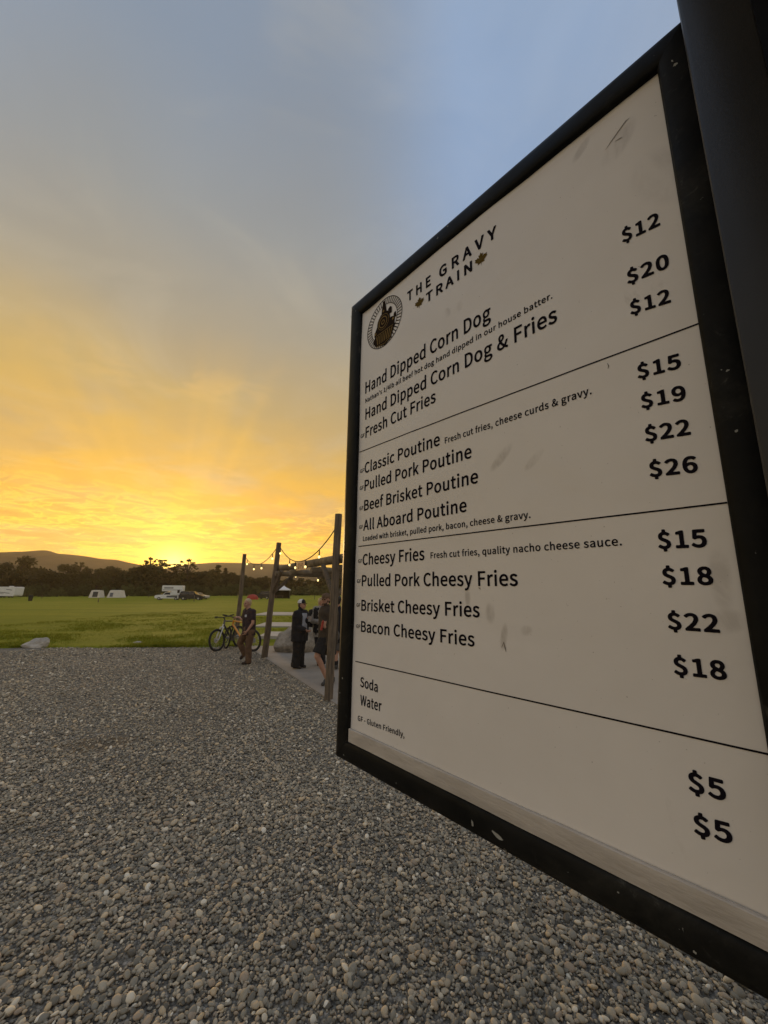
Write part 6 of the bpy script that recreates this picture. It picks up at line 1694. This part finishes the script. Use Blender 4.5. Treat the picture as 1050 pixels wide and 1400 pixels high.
# ================================================================== PEOPLE
STAGE = bpy.data.scenes.new('stage')     # a small side scene in which the figures are merged
def remesh(name, mb, voxel, mtl, parent, smooth_it=2, bumpy=0.0, seed=0, mats=None, paint=None):
    me = bpy.data.meshes.new(name)
    me.from_pydata([tuple(p) for p in mb.v], [], mb.f)
    bm = bmesh.new(); bm.from_mesh(me); bmesh.ops.recalc_face_normals(bm, faces=bm.faces); bm.to_mesh(me); bm.free()
    ob = bpy.data.objects.new(name, me); STAGE.collection.objects.link(ob)
    md = ob.modifiers.new('r', 'REMESH'); md.mode = 'VOXEL'; md.voxel_size = voxel
    sm = ob.modifiers.new('s', 'SMOOTH'); sm.iterations = smooth_it; sm.factor = 0.5
    with bpy.context.temp_override(scene=STAGE, view_layer=STAGE.view_layers[0]):
        dg = bpy.context.evaluated_depsgraph_get()
        m2 = bpy.data.meshes.new_from_object(ob.evaluated_get(dg))
    STAGE.collection.objects.unlink(ob); COL.objects.link(ob)
    ob.modifiers.clear(); ob.data = m2; bpy.data.meshes.remove(me)
    m2.name = name
    if bumpy:
        n = len(m2.vertices)
        nors = [v.normal.copy() for v in m2.vertices]
        for v, nv in zip(m2.vertices, nors):
            k = mnoise.noise(Vector((v.co.x * 9 + seed, v.co.y * 9, v.co.z * 14))) + 0.6 * mnoise.noise(Vector((v.co.x * 20 + seed, v.co.y * 20, v.co.z * 34)))
            v.co += nv * bumpy * k
    m2.materials.clear()
    for m in (mats or [mtl]): m2.materials.append(m)
    if paint:
        for p in m2.polygons:
            p.material_index = paint(p.center)
    m2.shade_smooth()
    ob.parent = parent
    return ob

def hand(mb, wrist, tip_dir, palm_n, size=1.0, curl=0.5, thumb=1):
    """palm with five separate fingers, bent at the knuckles"""
    d = Vector(tip_dir).normalized(); n = Vector(palm_n); n = (n - d * n.dot(d)).normalized(); s = d.cross(n) * thumb
    k = size
    w = Vector(wrist)
    for o in (-0.027, -0.009, 0.009, 0.027):
        mb.capsule(w + d * 0.01 + s * o * 0.7 * k, w + d * 0.085 * k + s * o * k, 0.015 * k, 0.0135 * k, 8)
    for i, (o, L) in enumerate(((0.030, 0.072), (0.010, 0.080), (-0.010, 0.075), (-0.030, 0.060))):
        p0 = w + d * 0.088 * k + s * o * k
        c = curl * (1 + 0.12 * i)
        d1 = (d * math.cos(c * 0.6) + n * math.sin(c * 0.6)); d2 = (d * math.cos(c * 1.5) + n * math.sin(c * 1.5)); d3 = (d * math.cos(c * 2.1) + n * math.sin(c * 2.1))
        p1 = p0 + d1 * L * 0.45 * k; p2 = p1 + d2 * L * 0.32 * k; p3 = p2 + d3 * L * 0.23 * k
        mb.capsule(p0, p1, 0.0092 * k, 0.0085 * k, 7); mb.capsule(p1, p2, 0.0085 * k, 0.008 * k, 7); mb.capsule(p2, p3, 0.008 * k, 0.007 * k, 7)
    t0 = w + d * 0.028 * k + s * 0.028 * k
    t1 = t0 + (d * 0.55 + s * 0.75 + n * 0.2).normalized() * 0.042 * k; t2 = t1 + (d * 0.85 + s * 0.35 + n * 0.35).normalized() * 0.036 * k
    mb.capsule(t0, t1, 0.0125 * k, 0.0105 * k, 7); mb.capsule(t1, t2, 0.0105 * k, 0.0085 * k, 7)

def cloth(mb, a, b, ra, rb, seg=14):
    """a sleeve or trouser leg: round at the top, cut square at the hem"""
    a = Vector(a); b = Vector(b)
    mb.ball(a, (ra, ra, ra), seg, 8)
    mb.tube([a, a.lerp(b, 0.5), b], [ra, (ra + rb) / 2, rb], seg)

def face_frame(face, up=(0, 0, 1)):
    f = Vector(face).normalized(); u = Vector(up); u = (u - f * u.dot(f)).normalized(); s = u.cross(f)
    return f, s, u

def head(mb, c, face, up=(0, 0, 1), k=1.0):
    f, s, u = face_frame(face, up)
    c = Vector(c)
    rot = Matrix((s, f, u)).transposed()
    P = lambda x, y, z: c + (s * x + f * y + u * z) * k
    mb.ball(P(0, -0.012, 0.030), (0.075 * k, 0.095 * k, 0.090 * k), 18, 14, rot)        # skull
    mb.ball(P(0, 0.022, -0.040), (0.058 * k, 0.070 * k, 0.078 * k), 16, 12, rot)         # face and jaw
    mb.ball(P(0, 0.070, -0.098), (0.024 * k, 0.020 * k, 0.018 * k), 10, 8, rot)          # chin
    mb.capsule(P(0, 0.090, 0.012), P(0, 0.112, -0.030), 0.009 * k, 0.014 * k, 8)         # nose
    mb.capsule(P(-0.040, 0.074, 0.026), P(0.040, 0.074, 0.026), 0.012 * k, 0.012 * k, 8) # brow
    for t in (-1, 1):
        mb.ball(P(t * 0.040, 0.062, -0.030), (0.022 * k, 0.020 * k, 0.022 * k), 8, 6, rot)
        mb.ball(P(t * 0.076, -0.006, -0.006), (0.010 * k, 0.020 * k, 0.032 * k), 8, 8, rot)
    mb.capsule(P(-0.018, 0.084, -0.066), P(0.018, 0.084, -0.066), 0.009 * k, 0.009 * k, 8)
    return P

def face_parts(root, P, k=1.0, beard=None):
    for t in (-1, 1):
        mb = MB(); mb.ball(P(t * 0.031, 0.083, 0.004), (0.011 * k,) * 3, 8, 6); mb.build('eye', M['eye'], root)
    mb = MB(); mb.capsule(P(-0.020, 0.0945, -0.066), P(0.020, 0.0945, -0.066), 0.0045 * k, 0.0045 * k, 6); mb.build('mouth', M['lip'], root)

def build_person(px, py, jt, cfg, label, depth=None):
    """jt: joint name -> (px, py, dy): photo position at the person's distance plus dy metres further away"""
    foot = ground_pt(px, py)
    if depth: foot = Vector((depth_pt(px, py, depth).x, depth, 0))
    Y = foot.y
    zf = cfg.get('floor', 0.02)
    root = empty('person', (foot.x, Y, zf))
    tag(root, label, 'person')
    J = {}
    for n, (a, b, dy) in jt.items():
        J[n] = depth_pt(a, b, Y + dy) - root.location
    k = cfg.get('k', 1.0)
    # keep the soles on the ground
    for sd in ('l', 'r'):
        if cfg.get('lift_' + sd): continue
        J['ankle_' + sd].z = 0.085; J['toe_' + sd].z = 0.03
    face = Vector(cfg['face'])
    # ------- body: one continuous surface
    mb = MB()
    P = head(mb, J['head'], face, cfg.get('head_up', (0, 0, 1)), k)
    neck_top = J['head'] - Vector((0, 0, 0.06)) - face.normalized() * 0.02
    mb.capsule(J['neck'] - Vector((0, 0, 0.04)), neck_top, 0.058 * k, 0.052 * k, 12)
    sh = (J['sho_l'] + J['sho_r']) / 2
    mb.capsule(J['sho_l'], J['sho_r'], 0.062 * k, 0.062 * k, 12)
    mid = sh.lerp((J['hip_l'] + J['hip_r']) / 2, 0.45)
    across = (J['sho_l'] - J['sho_r']); across.z = 0
    if across.length < 0.05: across = Vector((0.05, 0.1, 0))
    across.normalize()
    hipc = (J['hip_l'] + J['hip_r']) / 2
    fr = cfg.get('girth', 1.0)
    for o in (-1, 1):
        mb.capsule(sh.lerp(hipc, 0.12) + across * o * 0.085 * k, hipc + across * o * 0.065 * k, 0.105 * k * fr, 0.105 * k * fr, 14)
    mb.capsule(J['hip_l'], J['hip_r'], 0.095 * k, 0.095 * k, 12)
    for sd in ('l', 'r'):
        mb.capsule(J['sho_' + sd], J['elb_' + sd], 0.050 * k, 0.040 * k, 10)
        mb.capsule(J['elb_' + sd], J['wri_' + sd], 0.040 * k, 0.028 * k, 10)
        hd = cfg.get('hand_' + sd)
        if hd: hand(mb, J['wri_' + sd], hd[0], hd[1], 1.05 * k, hd[2], hd[3] if len(hd) > 3 else 1)
        mb.capsule(J['hip_' + sd], J['knee_' + sd], 0.085 * k, 0.058 * k, 12)
        kn, an = J['knee_' + sd], J['ankle_' + sd]
        calf = kn.lerp(an, 0.3) - face.normalized() * 0.012
        mb.capsule(kn, calf, 0.056 * k, 0.056 * k, 10); mb.capsule(calf, an, 0.056 * k, 0.036 * k, 10)
        mb.capsule(an, J['toe_' + sd], 0.036 * k, 0.026 * k, 8)
    body = remesh('body', mb, 0.008, M['skin'], root, 2)
    face_parts(root, P, k)
    # ------- clothes follow the body
    t = cfg['top']
    mb = MB(); ease = t.get('ease', 0.018)
    hem = sh.lerp(hipc, t.get('hem', 1.05))
    mb.capsule(J['sho_l'], J['sho_r'], (0.062 + ease) * k, (0.062 + ease) * k, 14)
    for o in (-1, 1):
        mb.capsule(sh.lerp(hipc, 0.12) + across * o * 0.085 * k, hem + across * o * 0.075 * k, (0.105 * fr + ease) * k, (0.108 * fr + ease) * k, 16)
        mb.tube([hem + across * o * 0.075 * k, hem + across * o * 0.075 * k - Vector((0, 0, 0.085 * k))], [(0.108 * fr + ease) * k, (0.110 * fr + ease) * k], 16)
    mb.capsule(J['neck'] - Vector((0, 0, 0.05)), J['neck'] + Vector((0, 0, t.get('collar', -0.02))), 0.075 * k, 0.066 * k, 12)
    for sd in ('l', 'r'):
        e0 = J['elb_' + sd]; sl_ = t.get('sleeve', 0.6)
        if sl_ < 1:
            cloth(mb, J['sho_' + sd], J['sho_' + sd].lerp(e0, sl_ + 0.12), (0.050 + ease) * k, (0.054 + ease) * k)
        else:
            mb.capsule(J['sho_' + sd], e0, (0.052 + ease) * k, (0.046 + ease) * k, 12)
            mb.capsule(e0, e0.lerp(J['wri_' + sd], min(1, sl_ - 1)), (0.044 + ease) * k, (0.034 + ease) * k, 12)
    remesh(t.get('name', 'shirt'), mb, 0.010, t['mat'], root, 3, 0.007, seed=Y)
    b = cfg['bottom']
    mb = MB(); ease = b.get('ease', 0.018)
    waist = hipc.lerp(sh, 0.12)
    mb.capsule(hipc - across * 0.07 * k, hipc + across * 0.07 * k, (0.095 + ease) * k, (0.095 + ease) * k, 14)
    mb.capsule(waist - across * 0.06 * k, waist + across * 0.06 * k, (0.09 + ease) * k * fr, (0.09 + ease) * k * fr, 14)
    mb.capsule(waist, hipc, (0.11 + ease) * k * fr, (0.11 + ease) * k, 14)
    for sd in ('l', 'r'):
        hp, kn, an = J['hip_' + sd], J['knee_' + sd], J['ankle_' + sd]
        if b.get('shorts'):
            cloth(mb, hp, hp.lerp(kn, b['shorts']), (0.088 + ease) * k, (0.088 + ease) * k)
        else:
            mb.capsule(hp, kn, (0.088 + ease) * k, (0.062 + ease) * k, 14)
            cloth(mb, kn, an + (an - kn).normalized() * 0.045, (0.062 + ease) * k, (b.get('cuff', 0.056) + ease) * k)
    remesh('trousers' if not b.get('shorts') else 'shorts', mb, 0.010, b['mat'], root, 3, 0.008, seed=Y + 3)
    # ------- shoes and socks
    for sd in ('l', 'r'):
        an, to = J['ankle_' + sd], J['toe_' + sd]
        mb = MB()
        dirv = (to - an); dirv.normalize()
        heel = an - Vector((dirv.x, dirv.y, 0)) * 0.035 - Vector((0, 0, 0.035)) if not cfg.get('lift_' + sd) else an - dirv * 0.02
        mb.capsule(heel, to, 0.046 * k, 0.040 * k, 12); mb.capsule(an, an.lerp(to, 0.4), 0.050 * k, 0.046 * k, 12)
        if not cfg.get('lift_' + sd):
            mb.v = [Vector((p.x, p.y, max(p.z, 0.004))) for p in mb.v]
        remesh('shoe', mb, 0.009, cfg['shoe'], root, 2)
        if cfg.get('sock'):
            mb = MB(); kn = J['knee_' + sd]
            mb.capsule(an, an.lerp(kn, 0.30), 0.044 * k, 0.056 * k, 12); remesh('sock', mb, 0.009, cfg['sock'], root, 1)
    # ------- hair
    if cfg.get('hair'):
        f, s_, u = face_frame(face, cfg.get('head_up', (0, 0, 1)))
        rot = Matrix((s_, f, u)).transposed()
        mb = MB()
        mb.ball(P(0, -0.022, 0.038), (0.086 * k, 0.100 * k, 0.098 * k), 18, 14, rot)
        mb.ball(P(0, -0.055, -0.02), (0.074 * k, 0.058 * k, 0.075 * k), 14, 10, rot)
        # trim away in front of the hairline
        vs = []
        for p in mb.v:
            q_ = p - P(0, 0, 0); y = q_.dot(f) / k; zz = q_.dot(u) / k
            lim = 0.050 if zz > 0.055 else (0.008 if zz > -0.02 else -0.030)
            if y > lim: p = p - f * (y - lim) * k
            vs.append(p)
        mb.v = vs
        remesh('hair', mb, 0.008, cfg['hair'], root, 2, 0.006, seed=Y)
    if cfg.get('beard'):
        f, s_, u = face_frame(face); rot = Matrix((s_, f, u)).transposed()
        mb = MB(); mb.ball(P(0, 0.040, -0.082), (0.054 * k, 0.052 * k, 0.046 * k), 14, 10, rot); mb.capsule(P(-.055, 0.02, -0.02), P(-.045, 0.04, -0.07), 0.014, 0.018, 8); mb.capsule(P(.055, 0.02, -0.02), P(.045, 0.04, -0.07), 0.014, 0.018, 8)
        remesh('beard', mb, 0.008, cfg['beard'], root, 2, 0.004)
    return root, J, P

PX = lambda ox, oy, s: (lambda zx, zy, dy=0.0: (ox + zx / s, oy + zy / s, dy))
cl = lambda nm, c, **kw: mat(nm, c, 0.9, 0.22, 9, 0.25, 60, **kw)
M['tee_maroon'] = cl('tee_maroon', (0.030, 0.017, 0.018)); M['trouser_brown'] = cl('trouser_brown', (0.115, 0.066, 0.036)); M['boot_brown'] = cl('boot_brown', (0.035, 0.022, 0.016))
M['jacket_black'] = cl('jacket_black', (0.012, 0.010, 0.010)); M['trouser_black'] = cl('trouser_black', (0.014, 0.011, 0.009)); M['shoe_black'] = cl('shoe_black', (0.018, 0.015, 0.013))
M['shirt_pale'] = cl('shirt_pale', (0.30, 0.31, 0.34)); M['cap_white'] = cl('cap_white', (0.60, 0.60, 0.60)); M['cap_black'] = cl('cap_black', (0.014, 0.014, 0.015))
M['sleeve_grey'] = cl('sleeve_grey', (0.27, 0.25, 0.225)); M['pack_black'] = cl('pack_black', (0.012, 0.012, 0.014)); M['trouser_navy'] = cl('trouser_navy', (0.020, 0.020, 0.026))
M['shirt_olive'] = cl('shirt_olive', (0.050, 0.036, 0.022)); M['cap_brown'] = cl('cap_brown', (0.12, 0.075, 0.045)); M['short_black'] = cl('short_black', (0.014, 0.012, 0.011)); M['shoe_grey'] = cl('shoe_grey', (0.06, 0.055, 0.05))
M['tee_navy'] = cl('tee_navy', (0.012, 0.013, 0.020)); M['short_grey'] = cl('short_grey', (0.10, 0.09, 0.085)); M['sock_black'] = cl('sock_black', (0.012, 0.012, 0.012)); M['red_plastic'] = mat('red_plastic', (0.30, 0.03, 0.02), 0.5, 0.1)
M['badge_white'] = mat('badge_white', (0.5, 0.5, 0.5), 0.7, 0.1)

# man by the bicycles
A = PX(280, 800, 10.5)
jt = dict(head=A(612, 262), neck=A(640, 345), sho_l=A(590, 372, 0.16), sho_r=A(690, 385, -0.10), elb_l=A(548, 500, 0.30), wri_l=A(492, 462, 0.36),
          elb_r=A(690, 545, -0.16), wri_r=A(612, 655, -0.18), hip_l=A(605, 660, 0.09), hip_r=A(660, 665, -0.08), knee_l=A(505, 830, 0.16), ankle_l=A(575, 985, 0.22), toe_l=A(520, 1045, 0.22),
          knee_r=A(628, 880, -0.08), ankle_r=A(625, 1100, -0.06), toe_r=A(545, 1135, -0.10))
root, J, P = build_person(340, 909, jt, dict(face=(-0.55, -0.85, -0.05), top=dict(mat=M['tee_maroon'], sleeve=0.62, hem=1.02, name='t_shirt', ease=0.022), bottom=dict(mat=M['trouser_brown'], ease=0.022),
             shoe=M['boot_brown'], hair=M['hair_blond'], lift_l=True, hand_l=((-1, 0.05, 0.10), (0, 0.1, -1), 0.7, 1), hand_r=((-0.55, -0.1, -0.85), (-0.7, 0.5, 0.3), 0.6, -1), girth=1.06),
             'man in a dark t-shirt and brown trousers reaching for a bicycle handlebar')
mb = MB(); pbd = depth_pt(336, 842, root.location.y - 0.24) - root.location
mb.box(pbd, (0.05, 0.012, 0.06), rz=0.5, bevel=0.004); mb.build('badge', M['badge_white'], root)

# woman in the cap
A = PX(380, 790, 8.75)
jt = dict(head=A(290, 318), neck=A(272, 378), sho_l=A(320, 425, 0.13), sho_r=A(228, 432, -0.10), elb_r=A(222, 590, -0.14), wri_r=A(318, 622, -0.20), elb_l=A(345, 560, 0.16), wri_l=A(352, 505, -0.05),
          hip_l=A(285, 690, 0.08), hip_r=A(235, 690, -0.07), knee_l=A(268, 880, 0.08), knee_r=A(228, 890, -0.06), ankle_l=A(262, 1055, 0.08), toe_l=A(318, 1085, 0.04), ankle_r=A(205, 1075, -0.06), toe_r=A(262, 1105, -0.10))
root, J, P = build_person(405, 915.5, jt, dict(face=(0.93, -0.30, 0.04), floor=0.036, top=dict(mat=M['jacket_black'], sleeve=1.9, hem=1.08, collar=0.02, name='jacket', ease=0.040), bottom=dict(mat=M['trouser_black'], ease=0.042, cuff=0.066),
             shoe=M['shoe_black'], hair=M['hair_brown'], hand_l=((0.5, -0.2, 0.75), (0.3, -0.9, 0), 0.9, 1), hand_r=((0.9, -0.1, -0.3), (0, 0.6, 0.8), 0.5, -1), girth=1.12),
             'woman in a white and black cap, black jacket and black trousers facing right')
def shirt_front(root, J, face, mtl, w=0.10, off=0.17):
    f = Vector(face); f.z = 0; f.normalize()
    sh = (J['sho_l'] + J['sho_r']) / 2; hp = (J['hip_l'] + J['hip_r']) / 2
    s = UPZ.cross(f)
    mb = MB()
    a = sh.lerp(hp, 0.02) + f * off * 0.86; b_ = sh.lerp(hp, 0.72) + f * off
    for o in (-0.045, 0.0, 0.045):
        mb.capsule(a + s * o * w / 0.1, b_ + s * o * w / 0.1, 0.034, 0.036, 10)
    return remesh('shirt', mb, 0.009, mtl, root, 3, 0.004)
shirt_front(root, J, (0.80, -0.60, 0), M['shirt_pale'], 0.12, 0.150)
def cap(root, P, face, crown_m, brim_m, up=(0, 0, 1), k=1.0):
    f, s, u = face_frame(face, up); rot = Matrix((s, f, u)).transposed()
    mb = MB()
    mb.ball(P(0, -0.016, 0.052), (0.092 * k, 0.108 * k, 0.088 * k), 20, 14, rot)
    vs = []
    for p in mb.v:
        h_ = (p - P(0, 0, 0.030)).dot(u)
        vs.append(p - u * h_ if h_ < 0 else p)
    mb.v = vs
    split = P(0, 0.028, 0)
    c = remesh('cap', mb, 0.008, crown_m, root, 2, mats=[crown_m, brim_m], paint=lambda ct: 1 if (ct - split).dot(f) > 0 else 0)
    mb = MB()
    pts = []
    for i in range(13):
        a = math.pi * (i / 12)
        pts.append((0.080 * math.cos(a), 0.075 + 0.085 * math.sin(a)))
    lo = [P(x, y, 0.030 - 0.10 * x * x / 0.08 - 0.10 * max(0, y - 0.08)) for x, y in pts]; hi = [p + u * 0.008 for p in lo]
    n = len(pts)
    mb.add(lo + hi, [tuple(range(n)), tuple(reversed(range(n, 2 * n)))] + [(i, (i + 1) % n, (i + 1) % n + n, i + n) for i in range(n)])
    mb.build('brim', brim_m, c)
cap(root, P, (0.93, -0.30, 0.04), M['cap_white'], M['cap_black'])
mb = MB(); c = J['wri_l'] + Vector((0.06, -0.06, 0.03)); mb.tube([c - Vector((0, 0, 0.06)), c + Vector((0, 0, 0.06))], [0.032, 0.038], 14); mb.tube([c + Vector((0, 0, 0.061)), c + Vector((0, 0, 0.072))], [0.040, 0.039], 14)
cup = mb.build('drink_cup', M['sleeve_grey'], None, origin=c + root.location - Vector((0, 0, 0.06)))
cup.data.transform(Matrix.Translation(root.location)); tag(cup, 'small grey drink cup in the hand of the capped woman', 'cup')

# man with the rucksack
jt = dict(head=A(524, 296), neck=A(510, 345), sho_l=A(535, 375, -0.12), sho_r=A(452, 372, 0.06), elb_r=A(415, 515, -0.02), wri_r=A(490, 525, -0.20), elb_l=A(540, 520, -0.2), wri_l=A(560, 560, -0.3),
          hip_l=A(520, 660, -0.05), hip_r=A(475, 655, 0.06), knee_l=A(525, 850, -0.06), knee_r=A(492, 850, 0.06), ankle_l=A(535, 1035, -0.02), toe_l=A(520, 1062, -0.16), ankle_r=A(497, 1030, 0.06), toe_r=A(482, 1062, -0.08))
root, J, P = build_person(437, 911.5, jt, dict(face=(0.75, -0.65, 0), floor=0.036, top=dict(mat=M['sleeve_grey'], sleeve=1.85, hem=1.02, name='shirt', ease=0.024), bottom=dict(mat=M['trouser_navy'], ease=0.022), shoe=M['shoe_black'], hair=M['hair_blond'],
             hand_r=((0.95, -0.2, -0.05), (0.1, -0.4, -0.9), 0.6, -1), hand_l=((0.5, -0.5, -0.5), (0, 0.5, -0.5), 0.6, 1)), 'man in a grey long sleeved shirt with a black rucksack and vest')
mb = MB()
shm = (J['sho_l'] + J['sho_r']) / 2; hpm = (J['hip_l'] + J['hip_r']) / 2
bk = Vector((-0.75, 0.65, 0)).normalized()
c0 = shm.lerp(hpm, 0.40) + bk * 0.21
mb.box(c0, (0.30, 0.19, 0.46), rz=math.atan2(bk.y, bk.x) + math.pi / 2, bevel=0.05)
mb.box(c0 + bk * 0.12 - Vector((0, 0, 0.08)), (0.24, 0.08, 0.24), rz=math.atan2(bk.y, bk.x) + math.pi / 2, bevel=0.03)
bag = mb.build('rucksack', M['pack_black'], None, origin=root.location + c0 - Vector((0, 0, 0.23)))
bag.data.transform(Matrix.Translation(root.location)); tag(bag, 'black rucksack on the back of the man in the grey shirt', 'rucksack')
mb = MB()
ac = (J['sho_l'] - J['sho_r']).normalized()
for o in (-1, 1):
    mb.capsule(shm.lerp(hpm, 0.10) + ac * o * 0.055, shm.lerp(hpm, 0.95) + ac * o * 0.06, 0.133, 0.137, 14)
remesh('vest', mb, 0.010, M['pack_black'], root, 3, 0.006)

# bearded man striding past the near post
jt = dict(head=A(572, 262), neck=A(590, 335), sho_l=A(665, 380, 0.10), sho_r=A(552, 382, -0.05), elb_r=A(540, 530, -0.12), wri_r=A(562, 590, -0.30), elb_l=A(685, 540, 0.12), wri_l=A(640, 640, 0.02),
          hip_l=A(635, 700, 0.06), hip_r=A(565, 705, -0.06), knee_r=A(468, 935, -0.16), ankle_r=A(590, 1165, 0.02), toe_r=A(538, 1290, -0.14), knee_l=A(628, 950, 0.05), ankle_l=A(655, 1190, 0.12), toe_l=A(640, 1285, -0.02))
FD = depth_pt(443, 939, 8.1)
root, J, P = build_person(446, 938, jt, dict(face=(-0.42, -0.90, -0.02), floor=0.036, k=1.06, top=dict(mat=M['shirt_olive'], sleeve=1.55, hem=1.12, name='shirt', ease=0.026), bottom=dict(mat=M['short_black'], shorts=0.88, ease=0.030), shoe=M['shoe_grey'],
             hair=M['hair_brown'], beard=M['hair_brown'], hand_r=((-0.3, -0.5, 0.7), (0.6, -0.5, 0.1), 1.0, 1), hand_l=((-0.3, -0.2, -0.9), (-0.6, 0.3, 0), 0.5, -1)),
             'bearded man in a brown cap and black shorts striding behind the near post')
cap(root, P, (-0.42, -0.90, -0.02), M['cap_brown'], M['cap_brown'], k=1.06)
mb = MB(); c = J['wri_r'] + Vector((-0.03, -0.10, 0.07)); mb.tube([c - Vector((0.03, 0, 0.12)), c + Vector((0, 0, 0.05))], [0.024, 0.026], 12); mb.tube([c + Vector((0, 0, 0.051)), c + Vector((0.004, 0, 0.075))], [0.014, 0.014], 10)
fl = mb.build('drink_bottle', M['red_plastic'], None, origin=c + root.location)
fl.data.transform(Matrix.Translation(root.location)); tag(fl, 'small red bottle in the hand of the bearded man', 'bottle')

# man in navy seen from behind
jt = dict(head=A(722, 275), neck=A(722, 345), sho_l=A(672, 392, 0.0), sho_r=A(775, 392, 0.0), elb_l=A(660, 545, 0.02), wri_l=A(690, 680, 0.10), elb_r=A(790, 545, 0.0), wri_r=A(790, 690, 0.12),
          hip_l=A(698, 700, 0), hip_r=A(750, 700, 0), knee_l=A(692, 890, 0.02), ankle_l=A(698, 1075, 0.0), toe_l=A(700, 1100, 0.15), knee_r=A(752, 890, 0.05), ankle_r=A(775, 1065, 0.1), toe_r=A(780, 1090, 0.24))
root, J, P = build_person(461, 917, jt, dict(face=(0.15, 0.98, 0), floor=0.036, top=dict(mat=M['tee_navy'], sleeve=0.7, hem=1.1, name='t_shirt', ease=0.026), bottom=dict(mat=M['short_grey'], shorts=0.85, ease=0.028), shoe=M['shoe_grey'], sock=M['sock_black'],
             hair=M['hair_dark'], hand_l=((0.1, 0.3, -0.9), (0.5, 0, 0), 0.5, 1), hand_r=((-0.1, 0.3, -0.9), (-0.5, 0, 0), 0.5, -1)), 'man in a navy t-shirt and grey shorts seen from behind')

bpy.data.scenes.remove(STAGE)

# ================================================================== small uncountable things, and the air
build_gravel()
build_grass()
def build_haze():
    mb = MB(); mb.box((0, 850, 75), (7000, 1900, 180))
    m = bpy.data.materials.new('haze'); m.use_nodes = True
    q = NG(m.node_tree)
    q.n.remove(q.n['Principled BSDF'])
    v = q.node('ShaderNodeVolumePrincipled')
    v.inputs['Color'].default_value = (1.0, 0.88, 0.66, 1)
    v.inputs['Density'].default_value = 0.00024
    v.inputs['Anisotropy'].default_value = 0.55
    q.l.new(v.outputs[0], q.n['Material Output'].inputs['Volume'])
    o = mb.build('haze', m, smooth=False); tag(o, kind='stuff')
    m.cycles.homogeneous_volume = True
build_haze()
